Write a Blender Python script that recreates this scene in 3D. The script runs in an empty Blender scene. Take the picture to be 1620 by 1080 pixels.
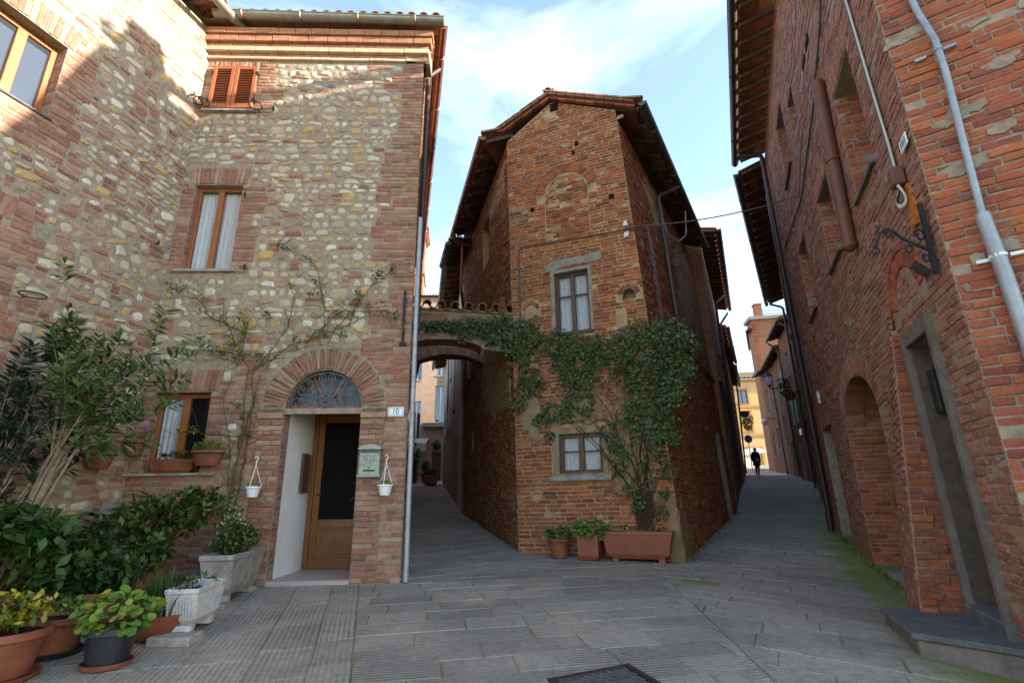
import bpy, bmesh, math, random
import numpy as np
from mathutils import Vector, Matrix
from mathutils.geometry import tessellate_polygon

# ------------------------------------------------------------------ scene, camera, light
SC = bpy.context.scene
COL = SC.collection
PITCH, ROLL, CAMH = math.radians(17), math.radians(0.9), 1.0
Fw = np.array([0, math.cos(PITCH), math.sin(PITCH)])
U0 = np.array([0, -math.sin(PITCH), math.cos(PITCH)])
R0 = np.array([1., 0, 0])
CR = math.cos(ROLL) * R0 - math.sin(ROLL) * U0
CU = math.cos(ROLL) * U0 + math.sin(ROLL) * R0
cam = bpy.data.cameras.new('camera')
cam.lens = 18.0; cam.sensor_width = 36.0; cam.clip_end = 2000; cam.clip_start = 0.05
camo = bpy.data.objects.new('camera', cam); COL.objects.link(camo)
M = Matrix.Identity(4)
for i in range(3):
    M[i][0] = CR[i]; M[i][1] = CU[i]; M[i][2] = -Fw[i]
M[2][3] = CAMH
camo.matrix_world = M
SC.camera = camo

SUN_AZ, SUN_EL = math.radians(102), math.radians(16.0)      # azimuth clockwise from +Y
SD = Vector((math.sin(SUN_AZ) * math.cos(SUN_EL), math.cos(SUN_AZ) * math.cos(SUN_EL), math.sin(SUN_EL)))
sun = bpy.data.lights.new('sun', 'SUN'); sun.energy = 5.0; sun.angle = math.radians(0.6); sun.color = (1.0, 0.90, 0.74)
suno = bpy.data.objects.new('sun', sun); COL.objects.link(suno)
suno.rotation_euler = SD.to_track_quat('Z', 'Y').to_euler(); suno.location = (40, -20, 40)

W = bpy.data.worlds.new('World'); SC.world = W; W.use_nodes = True
nt = W.node_tree; nt.nodes.clear()
def wn(t, **k):
    n = nt.nodes.new(t)
    for a, b in k.items(): setattr(n, a, b)
    return n
sky = wn('ShaderNodeTexSky', sky_type='NISHITA', sun_disc=False, sun_elevation=SUN_EL, sun_rotation=SUN_AZ, air_density=1.0, dust_density=0.5, ozone_density=1.6)
tc = wn('ShaderNodeTexCoord'); mp = wn('ShaderNodeMapping'); mp.inputs['Scale'].default_value = (1.0, 1.0, 2.6); mp.inputs['Location'].default_value = (1.3, 4.1, 0.9)
ns = wn('ShaderNodeTexNoise'); ns.inputs['Scale'].default_value = 1.9; ns.inputs['Detail'].default_value = 9; ns.inputs['Roughness'].default_value = 0.58; ns.inputs['Distortion'].default_value = 0.4
cr = wn('ShaderNodeValToRGB'); cr.color_ramp.elements[0].position = 0.50; cr.color_ramp.elements[1].position = 0.98
cr.color_ramp.elements[0].color = (0.03, 0.03, 0.03, 1); cr.color_ramp.elements[1].color = (0.55, 0.55, 0.55, 1)
mx = wn('ShaderNodeMix', data_type='RGBA'); mx.inputs['B'].default_value = (6.6, 7.0, 7.5, 1)
bg = wn('ShaderNodeBackground'); bg.inputs['Strength'].default_value = 0.15
wo = wn('ShaderNodeOutputWorld')
L = nt.links.new
L(tc.outputs['Generated'], mp.inputs['Vector']); L(mp.outputs['Vector'], ns.inputs['Vector']); L(ns.outputs['Fac'], cr.inputs['Fac'])
L(cr.outputs['Color'], mx.inputs['Factor']); L(sky.outputs['Color'], mx.inputs['A']); L(mx.outputs['Result'], bg.inputs['Color']); L(bg.outputs['Background'], wo.inputs['Surface'])

SC.view_settings.view_transform = 'Standard'; SC.view_settings.look = 'None'; SC.view_settings.gamma = 1
SC.view_settings.exposure = 2.05
SC.render.engine = 'CYCLES'
SC.cycles.max_bounces = 5; SC.cycles.diffuse_bounces = 3; SC.cycles.glossy_bounces = 2; SC.cycles.transparent_max_bounces = 8

rng = np.random.default_rng(11); RD = random.Random(11)

# ------------------------------------------------------------------ materials
def rgb(c): return (c[0], c[1], c[2], 1.0)
class Mat:
    """small node-graph helper"""
    def __init__(s, name, rough=0.85, spec=0.3, metal=0.0):
        s.m = bpy.data.materials.new(name); s.m.use_nodes = True
        s.t = s.m.node_tree; s.b = s.t.nodes['Principled BSDF']
        s.b.inputs['Roughness'].default_value = rough; s.b.inputs['Specular IOR Level'].default_value = spec
        s.b.inputs['Metallic'].default_value = metal
    def n(s, t, **k):
        x = s.t.nodes.new(t)
        for a, b in k.items(): setattr(x, a, b)
        return x
    def l(s, a, b): s.t.links.new(a, b)
    def pos(s): return s.n('ShaderNodeNewGeometry').outputs['Position']
    def attr(s, a): return s.n('ShaderNodeAttribute', attribute_name=a)
    def noise(s, scale, detail=4, rough=0.55, vec=None, dist=0.0, stretch=None):
        x = s.n('ShaderNodeTexNoise'); x.inputs['Scale'].default_value = scale; x.inputs['Detail'].default_value = detail
        x.inputs['Roughness'].default_value = rough; x.inputs['Distortion'].default_value = dist
        v = vec if vec is not None else s.pos()
        if stretch:
            m = s.n('ShaderNodeMapping'); m.inputs['Scale'].default_value = stretch; s.l(v, m.inputs['Vector']); v = m.outputs['Vector']
        s.l(v, x.inputs['Vector']); return x.outputs['Fac']
    def ramp(s, fac, stops, interp='LINEAR'):
        x = s.n('ShaderNodeValToRGB'); e = x.color_ramp; e.interpolation = interp
        while len(e.elements) < len(stops): e.elements.new(0.5)
        for el, (p, c) in zip(e.elements, stops):
            el.position = p; el.color = rgb(c) if hasattr(c, '__len__') else (c, c, c, 1)
        s.l(fac, x.inputs['Fac']); return x.outputs['Color']
    def mix(s, a, b, f, mode='MIX'):
        x = s.n('ShaderNodeMix', data_type='RGBA', blend_type=mode)
        for v, i in ((a, 'A'), (b, 'B')):
            if hasattr(v, 'links') or hasattr(v, 'is_linked'): s.l(v, x.inputs[i])
            else: x.inputs[i].default_value = rgb(v)
        if isinstance(f, (int, float)): x.inputs['Factor'].default_value = f
        else: s.l(f, x.inputs['Factor'])
        return x.outputs['Result']
    def math(s, op, a, b=0.0):
        x = s.n('ShaderNodeMath', operation=op)
        for v, i in ((a, 0), (b, 1)):
            if isinstance(v, (int, float)): x.inputs[i].default_value = v
            else: s.l(v, x.inputs[i])
        return x.outputs[0]
    def col(s, c):
        if hasattr(c, 'is_linked'): s.l(c, s.b.inputs['Base Color'])
        else: s.b.inputs['Base Color'].default_value = rgb(c)
    def bump(s, h, strength=0.5, dist=0.01):
        x = s.n('ShaderNodeBump'); x.inputs['Strength'].default_value = strength; x.inputs['Distance'].default_value = dist
        s.l(h, x.inputs['Height']); s.l(x.outputs['Normal'], s.b.inputs['Normal'])

def brick_mat(name, cols, smear, smear_amt=0.35, dark=0.35, weather=None):
    m = Mat(name, rough=0.9, spec=0.15)
    r = m.attr('rnd').outputs['Fac']
    base = m.ramp(r, [(i / (len(cols) - 1), c) for i, c in enumerate(cols)])
    n1 = m.noise(26, 5, 0.65); n2 = m.noise(5, 4); n3 = m.noise(90, 3)
    base = m.mix(base, (0.02, 0.012, 0.01), m.ramp(n2, [(0.42, 0.0), (0.72, dark)]))
    base = m.mix(base, smear, m.ramp(n1, [(0.5, 0.0), (0.72, smear_amt)]))
    base = m.mix(base, (1, 1, 1), 0.0)
    base = m.mix(base, m.ramp(n3, [(0.3, 0.62), (0.7, 1.15)]), 0.55, 'MULTIPLY')
    if weather:
        big = m.noise(*weather[0:2]); base = m.mix(base, weather[2], m.ramp(big, [(weather[3], 0.0), (weather[3] + 0.2, weather[4])]))
    m.col(base)
    h = m.math('ADD', m.math('MULTIPLY', n1, 0.7), m.math('MULTIPLY', n3, 0.3)); m.bump(h, 0.9, 0.012)
    return m.m

def simple(name, c, c2=None, scale=20, rough=0.7, spec=0.3, metal=0.0, bump=0.2, bd=0.004, stretch=None):
    m = Mat(name, rough, spec, metal)
    if c2 is None: c2 = tuple(v * 0.7 for v in c)
    n = m.noise(scale, 5, 0.6, stretch=stretch)
    m.col(m.ramp(n, [(0.3, c2), (0.7, c)]))
    if bump: m.bump(n, bump, bd)
    return m.m

MORT_L = simple('mortar_grey_beige', (0.345, 0.29, 0.225), (0.20, 0.162, 0.12), 14, 0.95, 0.1, bump=0.8, bd=0.02)
MORT_C = simple('mortar_lime_ochre', (0.50, 0.365, 0.21), (0.22, 0.145, 0.08), 6, 0.95, 0.1, bump=0.9, bd=0.02)
MORT_R = simple('mortar_dusty', (0.36, 0.29, 0.225), (0.20, 0.155, 0.115), 10, 0.95, 0.1, bump=0.8, bd=0.02)
BR_L = brick_mat('brick_rose', [(0.20, 0.095, 0.066), (0.31, 0.15, 0.10), (0.38, 0.235, 0.17), (0.33, 0.125, 0.075), (0.26, 0.125, 0.092), (0.41, 0.27, 0.19)], (0.37, 0.31, 0.24), 0.55, 0.3)
BR_C = brick_mat('brick_orange_red', [(0.15, 0.05, 0.032), (0.38, 0.10, 0.04), (0.45, 0.135, 0.05), (0.28, 0.075, 0.038), (0.50, 0.165, 0.055), (0.20, 0.075, 0.05), (0.42, 0.12, 0.05)], (0.46, 0.32, 0.18), 0.32, 0.32)
BR_CL = brick_mat('brick_alley_brown', [(0.17, 0.07, 0.04), (0.32, 0.11, 0.05), (0.38, 0.15, 0.065), (0.22, 0.08, 0.042), (0.44, 0.21, 0.10)], (0.46, 0.31, 0.16), 0.62, 0.25)
BR_R = brick_mat('brick_deep_red', [(0.22, 0.065, 0.045), (0.36, 0.095, 0.055), (0.44, 0.12, 0.05), (0.28, 0.085, 0.06), (0.40, 0.105, 0.058), (0.47, 0.15, 0.055)], (0.34, 0.24, 0.17), 0.36, 0.3, weather=(1.1, 4, (0.14, 0.085, 0.065), 0.55, 0.55))
BR_RS = brick_mat('brick_dusty_pink', [(0.24, 0.10, 0.075), (0.35, 0.14, 0.095), (0.42, 0.19, 0.13), (0.27, 0.105, 0.08), (0.40, 0.145, 0.085)], (0.43, 0.35, 0.28), 0.72, 0.22, weather=(1.1, 4, (0.16, 0.11, 0.085), 0.56, 0.5))
def stone_mat():
    m = Mat('river_stone', 0.85, 0.25)
    r = m.attr('rnd').outputs['Fac']
    base = m.ramp(r, [(0, (0.45, 0.38, 0.28)), (0.13, (0.55, 0.49, 0.39)), (0.26, (0.38, 0.29, 0.18)), (0.4, (0.50, 0.32, 0.12)), (0.5, (0.66, 0.61, 0.52)), (0.62, (0.44, 0.36, 0.27)), (0.74, (0.30, 0.20, 0.13)), (0.86, (0.50, 0.43, 0.33)), (0.97, (0.42, 0.36, 0.28)), (1, (0.16, 0.15, 0.14))])
    n1 = m.noise(22, 6, 0.7); n2 = m.noise(70, 3)
    base = m.mix(base, (0.16, 0.12, 0.08), m.ramp(n1, [(0.5, 0.0), (0.75, 0.5)]))
    base = m.mix(base, m.ramp(n2, [(0.3, 0.65), (0.7, 1.1)]), 0.5, 'MULTIPLY')
    m.col(base); m.bump(n1, 0.8, 0.015); return m.m
STONE = stone_mat()
def brick_tex(name, c1, c2, mort, smear=None, scale=1.0, w=0.26, h=0.066):
    m = Mat(name, 0.92, 0.12)
    uv = m.n('ShaderNodeUVMap').outputs['UV']
    b = m.n('ShaderNodeTexBrick'); b.inputs['Scale'].default_value = scale
    b.inputs['Brick Width'].default_value = w; b.inputs['Row Height'].default_value = h
    b.inputs['Mortar Size'].default_value = 0.007; b.inputs['Mortar Smooth'].default_value = 0.4; b.inputs['Bias'].default_value = -0.1
    wob = m.noise(3.0, 3); 
    add = m.n('ShaderNodeVectorMath', operation='ADD'); sc = m.n('ShaderNodeVectorMath', operation='SCALE'); sc.inputs['Scale'].default_value = 0.05
    cmb = m.n('ShaderNodeCombineXYZ'); m.l(wob, cmb.inputs[0]); m.l(wob, cmb.inputs[1]); m.l(cmb.outputs[0], sc.inputs[0]); m.l(uv, add.inputs[0]); m.l(sc.outputs[0], add.inputs[1])
    m.l(add.outputs[0], b.inputs['Vector'])
    b.inputs['Color1'].default_value = rgb(c1); b.inputs['Color2'].default_value = rgb(c2); b.inputs['Mortar'].default_value = rgb(mort)
    n2 = m.noise(2.2, 5, 0.65); n1 = m.noise(30, 4)
    c = m.mix(b.outputs['Color'], smear or mort, m.ramp(n2, [(0.5, 0.0), (0.75, 0.7)]))
    c = m.mix(c, m.ramp(n1, [(0.3, 0.6), (0.7, 1.15)]), 0.6, 'MULTIPLY')
    m.col(c)
    hh = m.math('ADD', m.math('MULTIPLY', b.outputs['Fac'], -0.6), m.math('MULTIPLY', n1, 0.5)); m.bump(hh, 0.8, 0.015)
    return m.m
BT_WARM = brick_tex('brick_wall_warm', (0.36, 0.15, 0.08), (0.24, 0.10, 0.06), (0.30, 0.21, 0.14))
BT_DARK = brick_tex('brick_wall_dark', (0.34, 0.135, 0.075), (0.22, 0.085, 0.052), (0.30, 0.21, 0.13), smear=(0.29, 0.19, 0.115))
BT_PALE = brick_tex('brick_wall_limewashed', (0.52, 0.36, 0.27), (0.38, 0.24, 0.17), (0.58, 0.50, 0.41), smear=(0.56, 0.49, 0.40))
BT_TOWER = brick_tex('brick_wall_tower', (0.34, 0.15, 0.085), (0.22, 0.095, 0.055), (0.28, 0.19, 0.13), smear=(0.28, 0.14, 0.085))  # red-brown brick tone shared by both towers
BT_SALM = brick_tex('brick_wall_salmon', (0.42, 0.28, 0.20), (0.33, 0.20, 0.14), (0.44, 0.36, 0.29))
BT_RED = brick_tex('brick_wall_red_brown', (0.25, 0.085, 0.045), (0.14, 0.05, 0.03), (0.17, 0.115, 0.08), smear=(0.19, 0.095, 0.06))
def plaster_mat(name, c, c2, sc=5):
    m = Mat(name, 0.93, 0.12); n = m.noise(sc, 6, 0.65); n2 = m.noise(45, 4)
    m.col(m.mix(m.ramp(n, [(0.3, c2), (0.68, c)]), m.ramp(n2, [(0.3, 0.75), (0.7, 1.1)]), 0.6, 'MULTIPLY')); m.bump(m.math('ADD', n, m.math('MULTIPLY', n2, 0.5)), 0.6, 0.012); return m.m
PL_OCHRE = plaster_mat('plaster_ochre', (0.50, 0.36, 0.20), (0.30, 0.19, 0.10))
PL_BROWN = plaster_mat('plaster_brown', (0.37, 0.24, 0.135), (0.19, 0.115, 0.065))
PL_TAN = plaster_mat('plaster_tan_worn', (0.37, 0.27, 0.17), (0.20, 0.135, 0.08))
PL_GREY = plaster_mat('plaster_cement_grey', (0.36, 0.32, 0.27), (0.20, 0.17, 0.14))
PL_DARK = plaster_mat('cement_brown_grey', (0.22, 0.185, 0.16), (0.125, 0.10, 0.088))
PL_YELL = plaster_mat('plaster_yellow', (0.62, 0.44, 0.22), (0.55, 0.37, 0.17), 2)
PL_TRIM = plaster_mat('plaster_trim_orange', (0.55, 0.31, 0.12), (0.46, 0.25, 0.10), 2)
PL_WHITE = plaster_mat('plaster_white', (0.78, 0.77, 0.75), (0.66, 0.65, 0.63), 3)
CONC = plaster_mat('concrete_weathered', (0.40, 0.37, 0.33), (0.18, 0.16, 0.14), 7)
WHITECONC = plaster_mat('concrete_pale', (0.66, 0.64, 0.62), (0.42, 0.40, 0.38), 9)
SLATE = plaster_mat('stone_step_slate', (0.15, 0.15, 0.155), (0.085, 0.085, 0.09), 6)
def wood_mat(name, c, c2, rough=0.45):
    m = Mat(name, rough, 0.4); n = m.noise(9, 5, 0.6, stretch=(6, 6, 0.6)); n2 = m.noise(40, 3)
    m.col(m.mix(m.ramp(n, [(0.3, c2), (0.7, c)]), m.ramp(n2, [(0.3, 0.8), (0.7, 1.1)]), 0.5, 'MULTIPLY')); m.bump(n, 0.15, 0.003); return m.m
WOOD = wood_mat('wood_varnished_orange', (0.34, 0.12, 0.03), (0.19, 0.06, 0.016))
WOODD = wood_mat('wood_dark_brown', (0.13, 0.055, 0.025), (0.065, 0.028, 0.014))
DOORW = wood_mat('wood_door_brown', (0.25, 0.095, 0.025), (0.14, 0.045, 0.012), 0.35)
SHUT = wood_mat('wood_shutter_red', (0.38, 0.115, 0.045), (0.25, 0.07, 0.03), 0.6)
RAFT = wood_mat('wood_rafter_old', (0.13, 0.075, 0.05), (0.06, 0.035, 0.025), 0.85)
TILE = simple('terracotta_roof_tile', (0.37, 0.17, 0.09), (0.17, 0.10, 0.065), 11, 0.9, 0.15, bump=0.6, bd=0.01)
TILEY = simple('terracotta_roof_yellowish', (0.50, 0.36, 0.20), (0.30, 0.17, 0.09), 8, 0.9, 0.15, bump=0.6, bd=0.01)  # yellower tile tone for the two far roofs
PIAN = simple('terracotta_eave_tile', (0.22, 0.085, 0.055), (0.10, 0.042, 0.03), 7, 0.92, 0.1, bump=0.4, bd=0.006)
TERRA = simple('terracotta_pot', (0.27, 0.088, 0.042), (0.13, 0.048, 0.028), 7, 0.6, 0.35, bump=0.15)
TERRAP = simple('plastic_terracotta', (0.28, 0.083, 0.04), (0.20, 0.06, 0.03), 6, 0.42, 0.4, bump=0.05)
COPPER = simple('copper_gutter', (0.33, 0.13, 0.075), (0.20, 0.075, 0.045), 6, 0.38, 0.5, 0.65, bump=0.05)
ZINC = simple('gutter_grey_brown', (0.16, 0.15, 0.14), (0.085, 0.08, 0.075), 6, 0.45, 0.5, 0.5, bump=0.05)
ZINCG = simple('gutter_green_grey', (0.25, 0.25, 0.21), (0.17, 0.165, 0.14), 6, 0.5, 0.5, 0.3, bump=0.05)
DARKP = simple('downpipe_dark_brown', (0.055, 0.035, 0.03), (0.03, 0.02, 0.018), 6, 0.5, 0.4, bump=0.05)
REDP = simple('pipe_brown_red', (0.19, 0.07, 0.05), (0.13, 0.05, 0.038), 5, 0.55, 0.35, bump=0.05)
GREYP = simple('pipe_galvanised', (0.36, 0.39, 0.42), (0.24, 0.26, 0.29), 9, 0.5, 0.5, 0.35, bump=0.05)
IRON = simple('wrought_iron', (0.028, 0.025, 0.028), (0.015, 0.013, 0.014), 30, 0.55, 0.4, 0.4)
IRONG = simple('iron_grille_grey', (0.19, 0.19, 0.21), (0.10, 0.10, 0.11), 30, 0.5, 0.4, 0.5)
CAST = simple('cast_iron_rusty', (0.075, 0.05, 0.05), (0.035, 0.028, 0.03), 25, 0.6, 0.4, 0.5)
WHITEP = simple('white_plastic', (0.78, 0.79, 0.80), (0.70, 0.71, 0.72), 5, 0.35, 0.45, bump=0.0)
BLACKP = simple('black_plastic', (0.02, 0.021, 0.025), (0.013, 0.014, 0.017), 8, 0.4, 0.45, bump=0.0)
BLUE = simple('blue_enamel', (0.02, 0.045, 0.16), (0.015, 0.035, 0.13), 8, 0.35, 0.5, bump=0.0)
MAILB = simple('mailbox_green_grey', (0.33, 0.36, 0.31), (0.21, 0.23, 0.20), 25, 0.45, 0.5, 0.25, bump=0.1)
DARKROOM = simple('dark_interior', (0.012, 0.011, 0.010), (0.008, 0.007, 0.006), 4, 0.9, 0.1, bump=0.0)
CABLE = simple('cable_grey', (0.11, 0.11, 0.115), (0.07, 0.07, 0.07), 30, 0.6, 0.3, bump=0.0)
CABLEW = simple('cable_white', (0.6, 0.58, 0.54), (0.5, 0.48, 0.45), 30, 0.6, 0.3, bump=0.0)
SOIL = simple('potting_soil', (0.05, 0.033, 0.022), (0.022, 0.015, 0.01), 40, 0.95, 0.1, bump=0.8, bd=0.01)
FLOORT = simple('hall_floor_tile', (0.46, 0.36, 0.32), (0.33, 0.25, 0.22), 40, 0.5, 0.4, bump=0.05)
GREENP = simple('green_shutter_paint', (0.035, 0.12, 0.075), (0.022, 0.08, 0.05), 8, 0.6, 0.3, bump=0.1)
AWN = simple('awning_canvas', (0.62, 0.58, 0.50), (0.50, 0.46, 0.40), 4, 0.9, 0.1, bump=0.1)
LAMPG = simple('lantern_frosted_glass', (0.55, 0.56, 0.62), (0.48, 0.49, 0.55), 4, 0.3, 0.5, bump=0.0)
CLOTH = simple('coat_black_cloth', (0.016, 0.016, 0.02), (0.008, 0.008, 0.01), 20, 0.9, 0.2)
SKIN = simple('skin', (0.45, 0.26, 0.18), (0.38, 0.21, 0.14), 10, 0.6, 0.3, bump=0.0)
HAIRP = simple('purple_cap', (0.10, 0.04, 0.22), (0.07, 0.03, 0.15), 10, 0.8, 0.2)
BAGM = simple('tan_bag', (0.27, 0.17, 0.12), (0.2, 0.12, 0.08), 10, 0.7, 0.3)
STEMG = simple('vine_stem_green_brown', (0.10, 0.085, 0.035), (0.05, 0.035, 0.018), 30, 0.8, 0.2)
STEMB = simple('vine_stem_brown', (0.085, 0.05, 0.03), (0.04, 0.023, 0.014), 30, 0.9, 0.15)
CANE = simple('cane_grey_brown', (0.27, 0.20, 0.15), (0.14, 0.10, 0.075), 18, 0.8, 0.2)
def glass_mat():
    m = Mat('window_glass', 0.06, 0.6); m.col((0.02, 0.022, 0.025)); m.b.inputs['Alpha'].default_value = 0.14; return m.m
GLASS = glass_mat()
def dark_glass():
    m = Mat('window_glass_reflecting', 0.03, 1.0); m.col((0.03, 0.034, 0.04)); m.b.inputs['Coat Weight'].default_value = 1.0; m.b.inputs['Coat Roughness'].default_value = 0.02; return m.m
GLASSD = dark_glass()
def curtain_mat():
    m = Mat('lace_curtain', 0.9, 0.1); n = m.noise(60, 3); m.col(m.ramp(n, [(0.35, (0.62, 0.63, 0.68)), (0.65, (0.84, 0.85, 0.88))])); m.bump(n, 0.3, 0.004); return m.m
CURT = curtain_mat()
def leaf_mat(name, cols, rough=0.42, trans=0.25):
    m = Mat(name, rough, 0.4); r = m.attr('rnd').outputs['Fac']
    c = m.ramp(r, [(i / (len(cols) - 1), k) for i, k in enumerate(cols)])
    n = m.noise(60, 2); m.col(m.mix(c, m.ramp(n, [(0.3, 0.7), (0.7, 1.15)]), 0.5, 'MULTIPLY'))
    tb = m.n('ShaderNodeBsdfTranslucent'); m.l(c, tb.inputs['Color'])
    ms = m.n('ShaderNodeMixShader'); ms.inputs[0].default_value = trans
    out = m.t.nodes['Material Output']; m.l(m.b.outputs[0], ms.inputs[1]); m.l(tb.outputs[0], ms.inputs[2]); m.l(ms.outputs[0], out.inputs['Surface'])
    return m.m
LF_IVY = leaf_mat('leaf_ivy_dark', [(0.018, 0.036, 0.012), (0.03, 0.066, 0.018), (0.05, 0.10, 0.026), (0.09, 0.16, 0.045), (0.13, 0.19, 0.07)], 0.38)
LF_OLE = leaf_mat('leaf_oleander', [(0.035, 0.07, 0.025), (0.07, 0.14, 0.035), (0.12, 0.20, 0.05), (0.08, 0.16, 0.04)], 0.5)
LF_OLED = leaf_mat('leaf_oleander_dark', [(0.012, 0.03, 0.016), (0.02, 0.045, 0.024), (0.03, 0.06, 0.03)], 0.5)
LF_GLOSS = leaf_mat('leaf_glossy_green', [(0.016, 0.035, 0.01), (0.03, 0.07, 0.016), (0.055, 0.115, 0.024), (0.04, 0.09, 0.02), (0.09, 0.13, 0.03)], 0.45)
LF_RUST = leaf_mat('leaf_glossy_rust_tips', [(0.016, 0.036, 0.01), (0.035, 0.08, 0.018), (0.05, 0.105, 0.02), (0.07, 0.13, 0.025), (0.10, 0.12, 0.025), (0.22, 0.085, 0.025)], 0.45)
LF_YEL = leaf_mat('leaf_yellow_green', [(0.06, 0.12, 0.015), (0.16, 0.20, 0.015), (0.32, 0.30, 0.02), (0.42, 0.36, 0.03)], 0.45)
LF_GER = leaf_mat('leaf_geranium', [(0.05, 0.13, 0.02), (0.08, 0.19, 0.025), (0.12, 0.24, 0.03), (0.17, 0.26, 0.03), (0.26, 0.24, 0.03)], 0.6)
LF_BEG = leaf_mat('leaf_begonia', [(0.02, 0.06, 0.015), (0.05, 0.11, 0.025), (0.09, 0.15, 0.035), (0.16, 0.10, 0.05)], 0.4)
LF_ROSE = leaf_mat('leaf_rose', [(0.03, 0.07, 0.025), (0.06, 0.13, 0.03), (0.12, 0.19, 0.03)], 0.5)
LF_VAR = leaf_mat('leaf_ivy_variegated', [(0.05, 0.12, 0.03), (0.25, 0.33, 0.12), (0.45, 0.48, 0.28)], 0.5)
PET_P = leaf_mat('petal_violet', [(0.09, 0.03, 0.35), (0.14, 0.05, 0.5), (0.2, 0.12, 0.6)], 0.6)
PET_R = leaf_mat('petal_pink_red', [(0.6, 0.03, 0.06), (0.75, 0.10, 0.15)], 0.6)
PET_Y = leaf_mat('petal_yellow', [(0.7, 0.42, 0.01), (0.8, 0.25, 0.01)], 0.6)
PET_W = leaf_mat('petal_white', [(0.7, 0.68, 0.62), (0.8, 0.76, 0.7)], 0.6)
def pave_mat(name, slabs=True):
    m = Mat(name, 0.78, 0.3)
    r = m.attr('rnd').outputs['Fac']
    base = m.ramp(r, [(0, (0.235, 0.208, 0.172)), (0.4, (0.29, 0.258, 0.213)), (0.75, (0.34, 0.30, 0.243)), (1, (0.26, 0.23, 0.187))])
    n1 = m.noise(14, 6, 0.65); n2 = m.noise(60, 4, 0.7); n3 = m.noise(1.1, 4, 0.6)
    base = m.mix(base, (0.44, 0.37, 0.285), m.ramp(m.noise(.55, 5, 0.7), [(0.47, 0.0), (0.62, 0.75)]))
    base = m.mix(base, (0.35, 0.305, 0.24), m.ramp(n3, [(0.5, 0.0), (0.70, 0.6)]))       # worn dusty patches
    base = m.mix(base, (0.14, 0.123, 0.10), m.ramp(n1, [(0.48, 0.0), (0.75, 0.6)]))
    base = m.mix(base, m.ramp(n2, [(0.3, 0.62), (0.7, 1.2)]), 0.6, 'MULTIPLY')
    # moss growing along the foot of the right-hand wall (a strip on the ground beside that wall line)
    sx = m.n('ShaderNodeSeparateXYZ'); m.l(m.pos(), sx.inputs[0])
    d = m.math('ADD', m.math('MULTIPLY', m.math('SUBTRACT', sx.outputs[0], 6.7), 0.9205), m.math('MULTIPLY', m.math('SUBTRACT', sx.outputs[1], 11.38), -0.3907))
    dd = m.math('ADD', d, m.math('MULTIPLY', m.math('SUBTRACT', m.noise(2.2, 5, 0.65), 0.5), 1.9))
    mask = m.ramp(m.math('ADD', dd, 1.05), [(0.36, 0.0), (0.8, 0.9)])
    yl = m.ramp(m.math('MULTIPLY', sx.outputs[1], 0.05), [(0.52, 1.0), (0.7, 0.15)])
    mask2 = m.math('MULTIPLY', mask, yl)
    base = m.mix(base, (0.15, 0.195, 0.035), mask2)
    g = m.attr('groove').outputs['Fac']
    sn_ = m.math('ADD', m.math('MULTIPLY', m.math('SINE', m.math('MULTIPLY', g, 2 * math.pi / 0.044)), 0.5), 0.5)
    has = m.math('MULTIPLY', m.math('GREATER_THAN', m.math('ABSOLUTE', g), 0.0001), m.ramp(m.noise(1.3, 4, 0.6), [(0.36, 0.12), (0.58, 1.0)]))
    wv = m.math('MULTIPLY', sn_, has); gap_ = m.math('MULTIPLY', m.math('SUBTRACT', 1.0, m.ramp(sn_, [(0.08, 0.0), (0.5, 1.0)])), has)
    m.col(m.mix(base, (0.07, 0.063, 0.05), m.math('MULTIPLY', gap_, 0.5)))
    h = m.math('ADD', m.math('MULTIPLY', wv, 0.7), m.math('ADD', m.math('MULTIPLY', n1, 0.5), m.math('MULTIPLY', n2, 0.3)))
    m.bump(h, 0.75, 0.012)
    rr = m.ramp(n1, [(0.3, 0.6), (0.7, 0.88)]); m.l(rr, m.b.inputs['Roughness'])
    return m.m
PAVE = pave_mat('paving_sandstone_grey')
def joint_mat():
    m = Mat('paving_joint_earth_moss', 0.95, 0.1); n = m.noise(1.3, 5, 0.6); n2 = m.noise(40, 4)
    c = m.ramp(n, [(0.34, (0.27, 0.24, 0.18)), (0.5, (0.22, 0.215, 0.11)), (0.62, (0.19, 0.21, 0.055))])
    m.col(m.mix(c, m.ramp(n2, [(0.3, 0.6), (0.7, 1.2)]), 0.6, 'MULTIPLY')); m.bump(n2, 0.8, 0.01); return m.m
JOINT = joint_mat()

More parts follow.
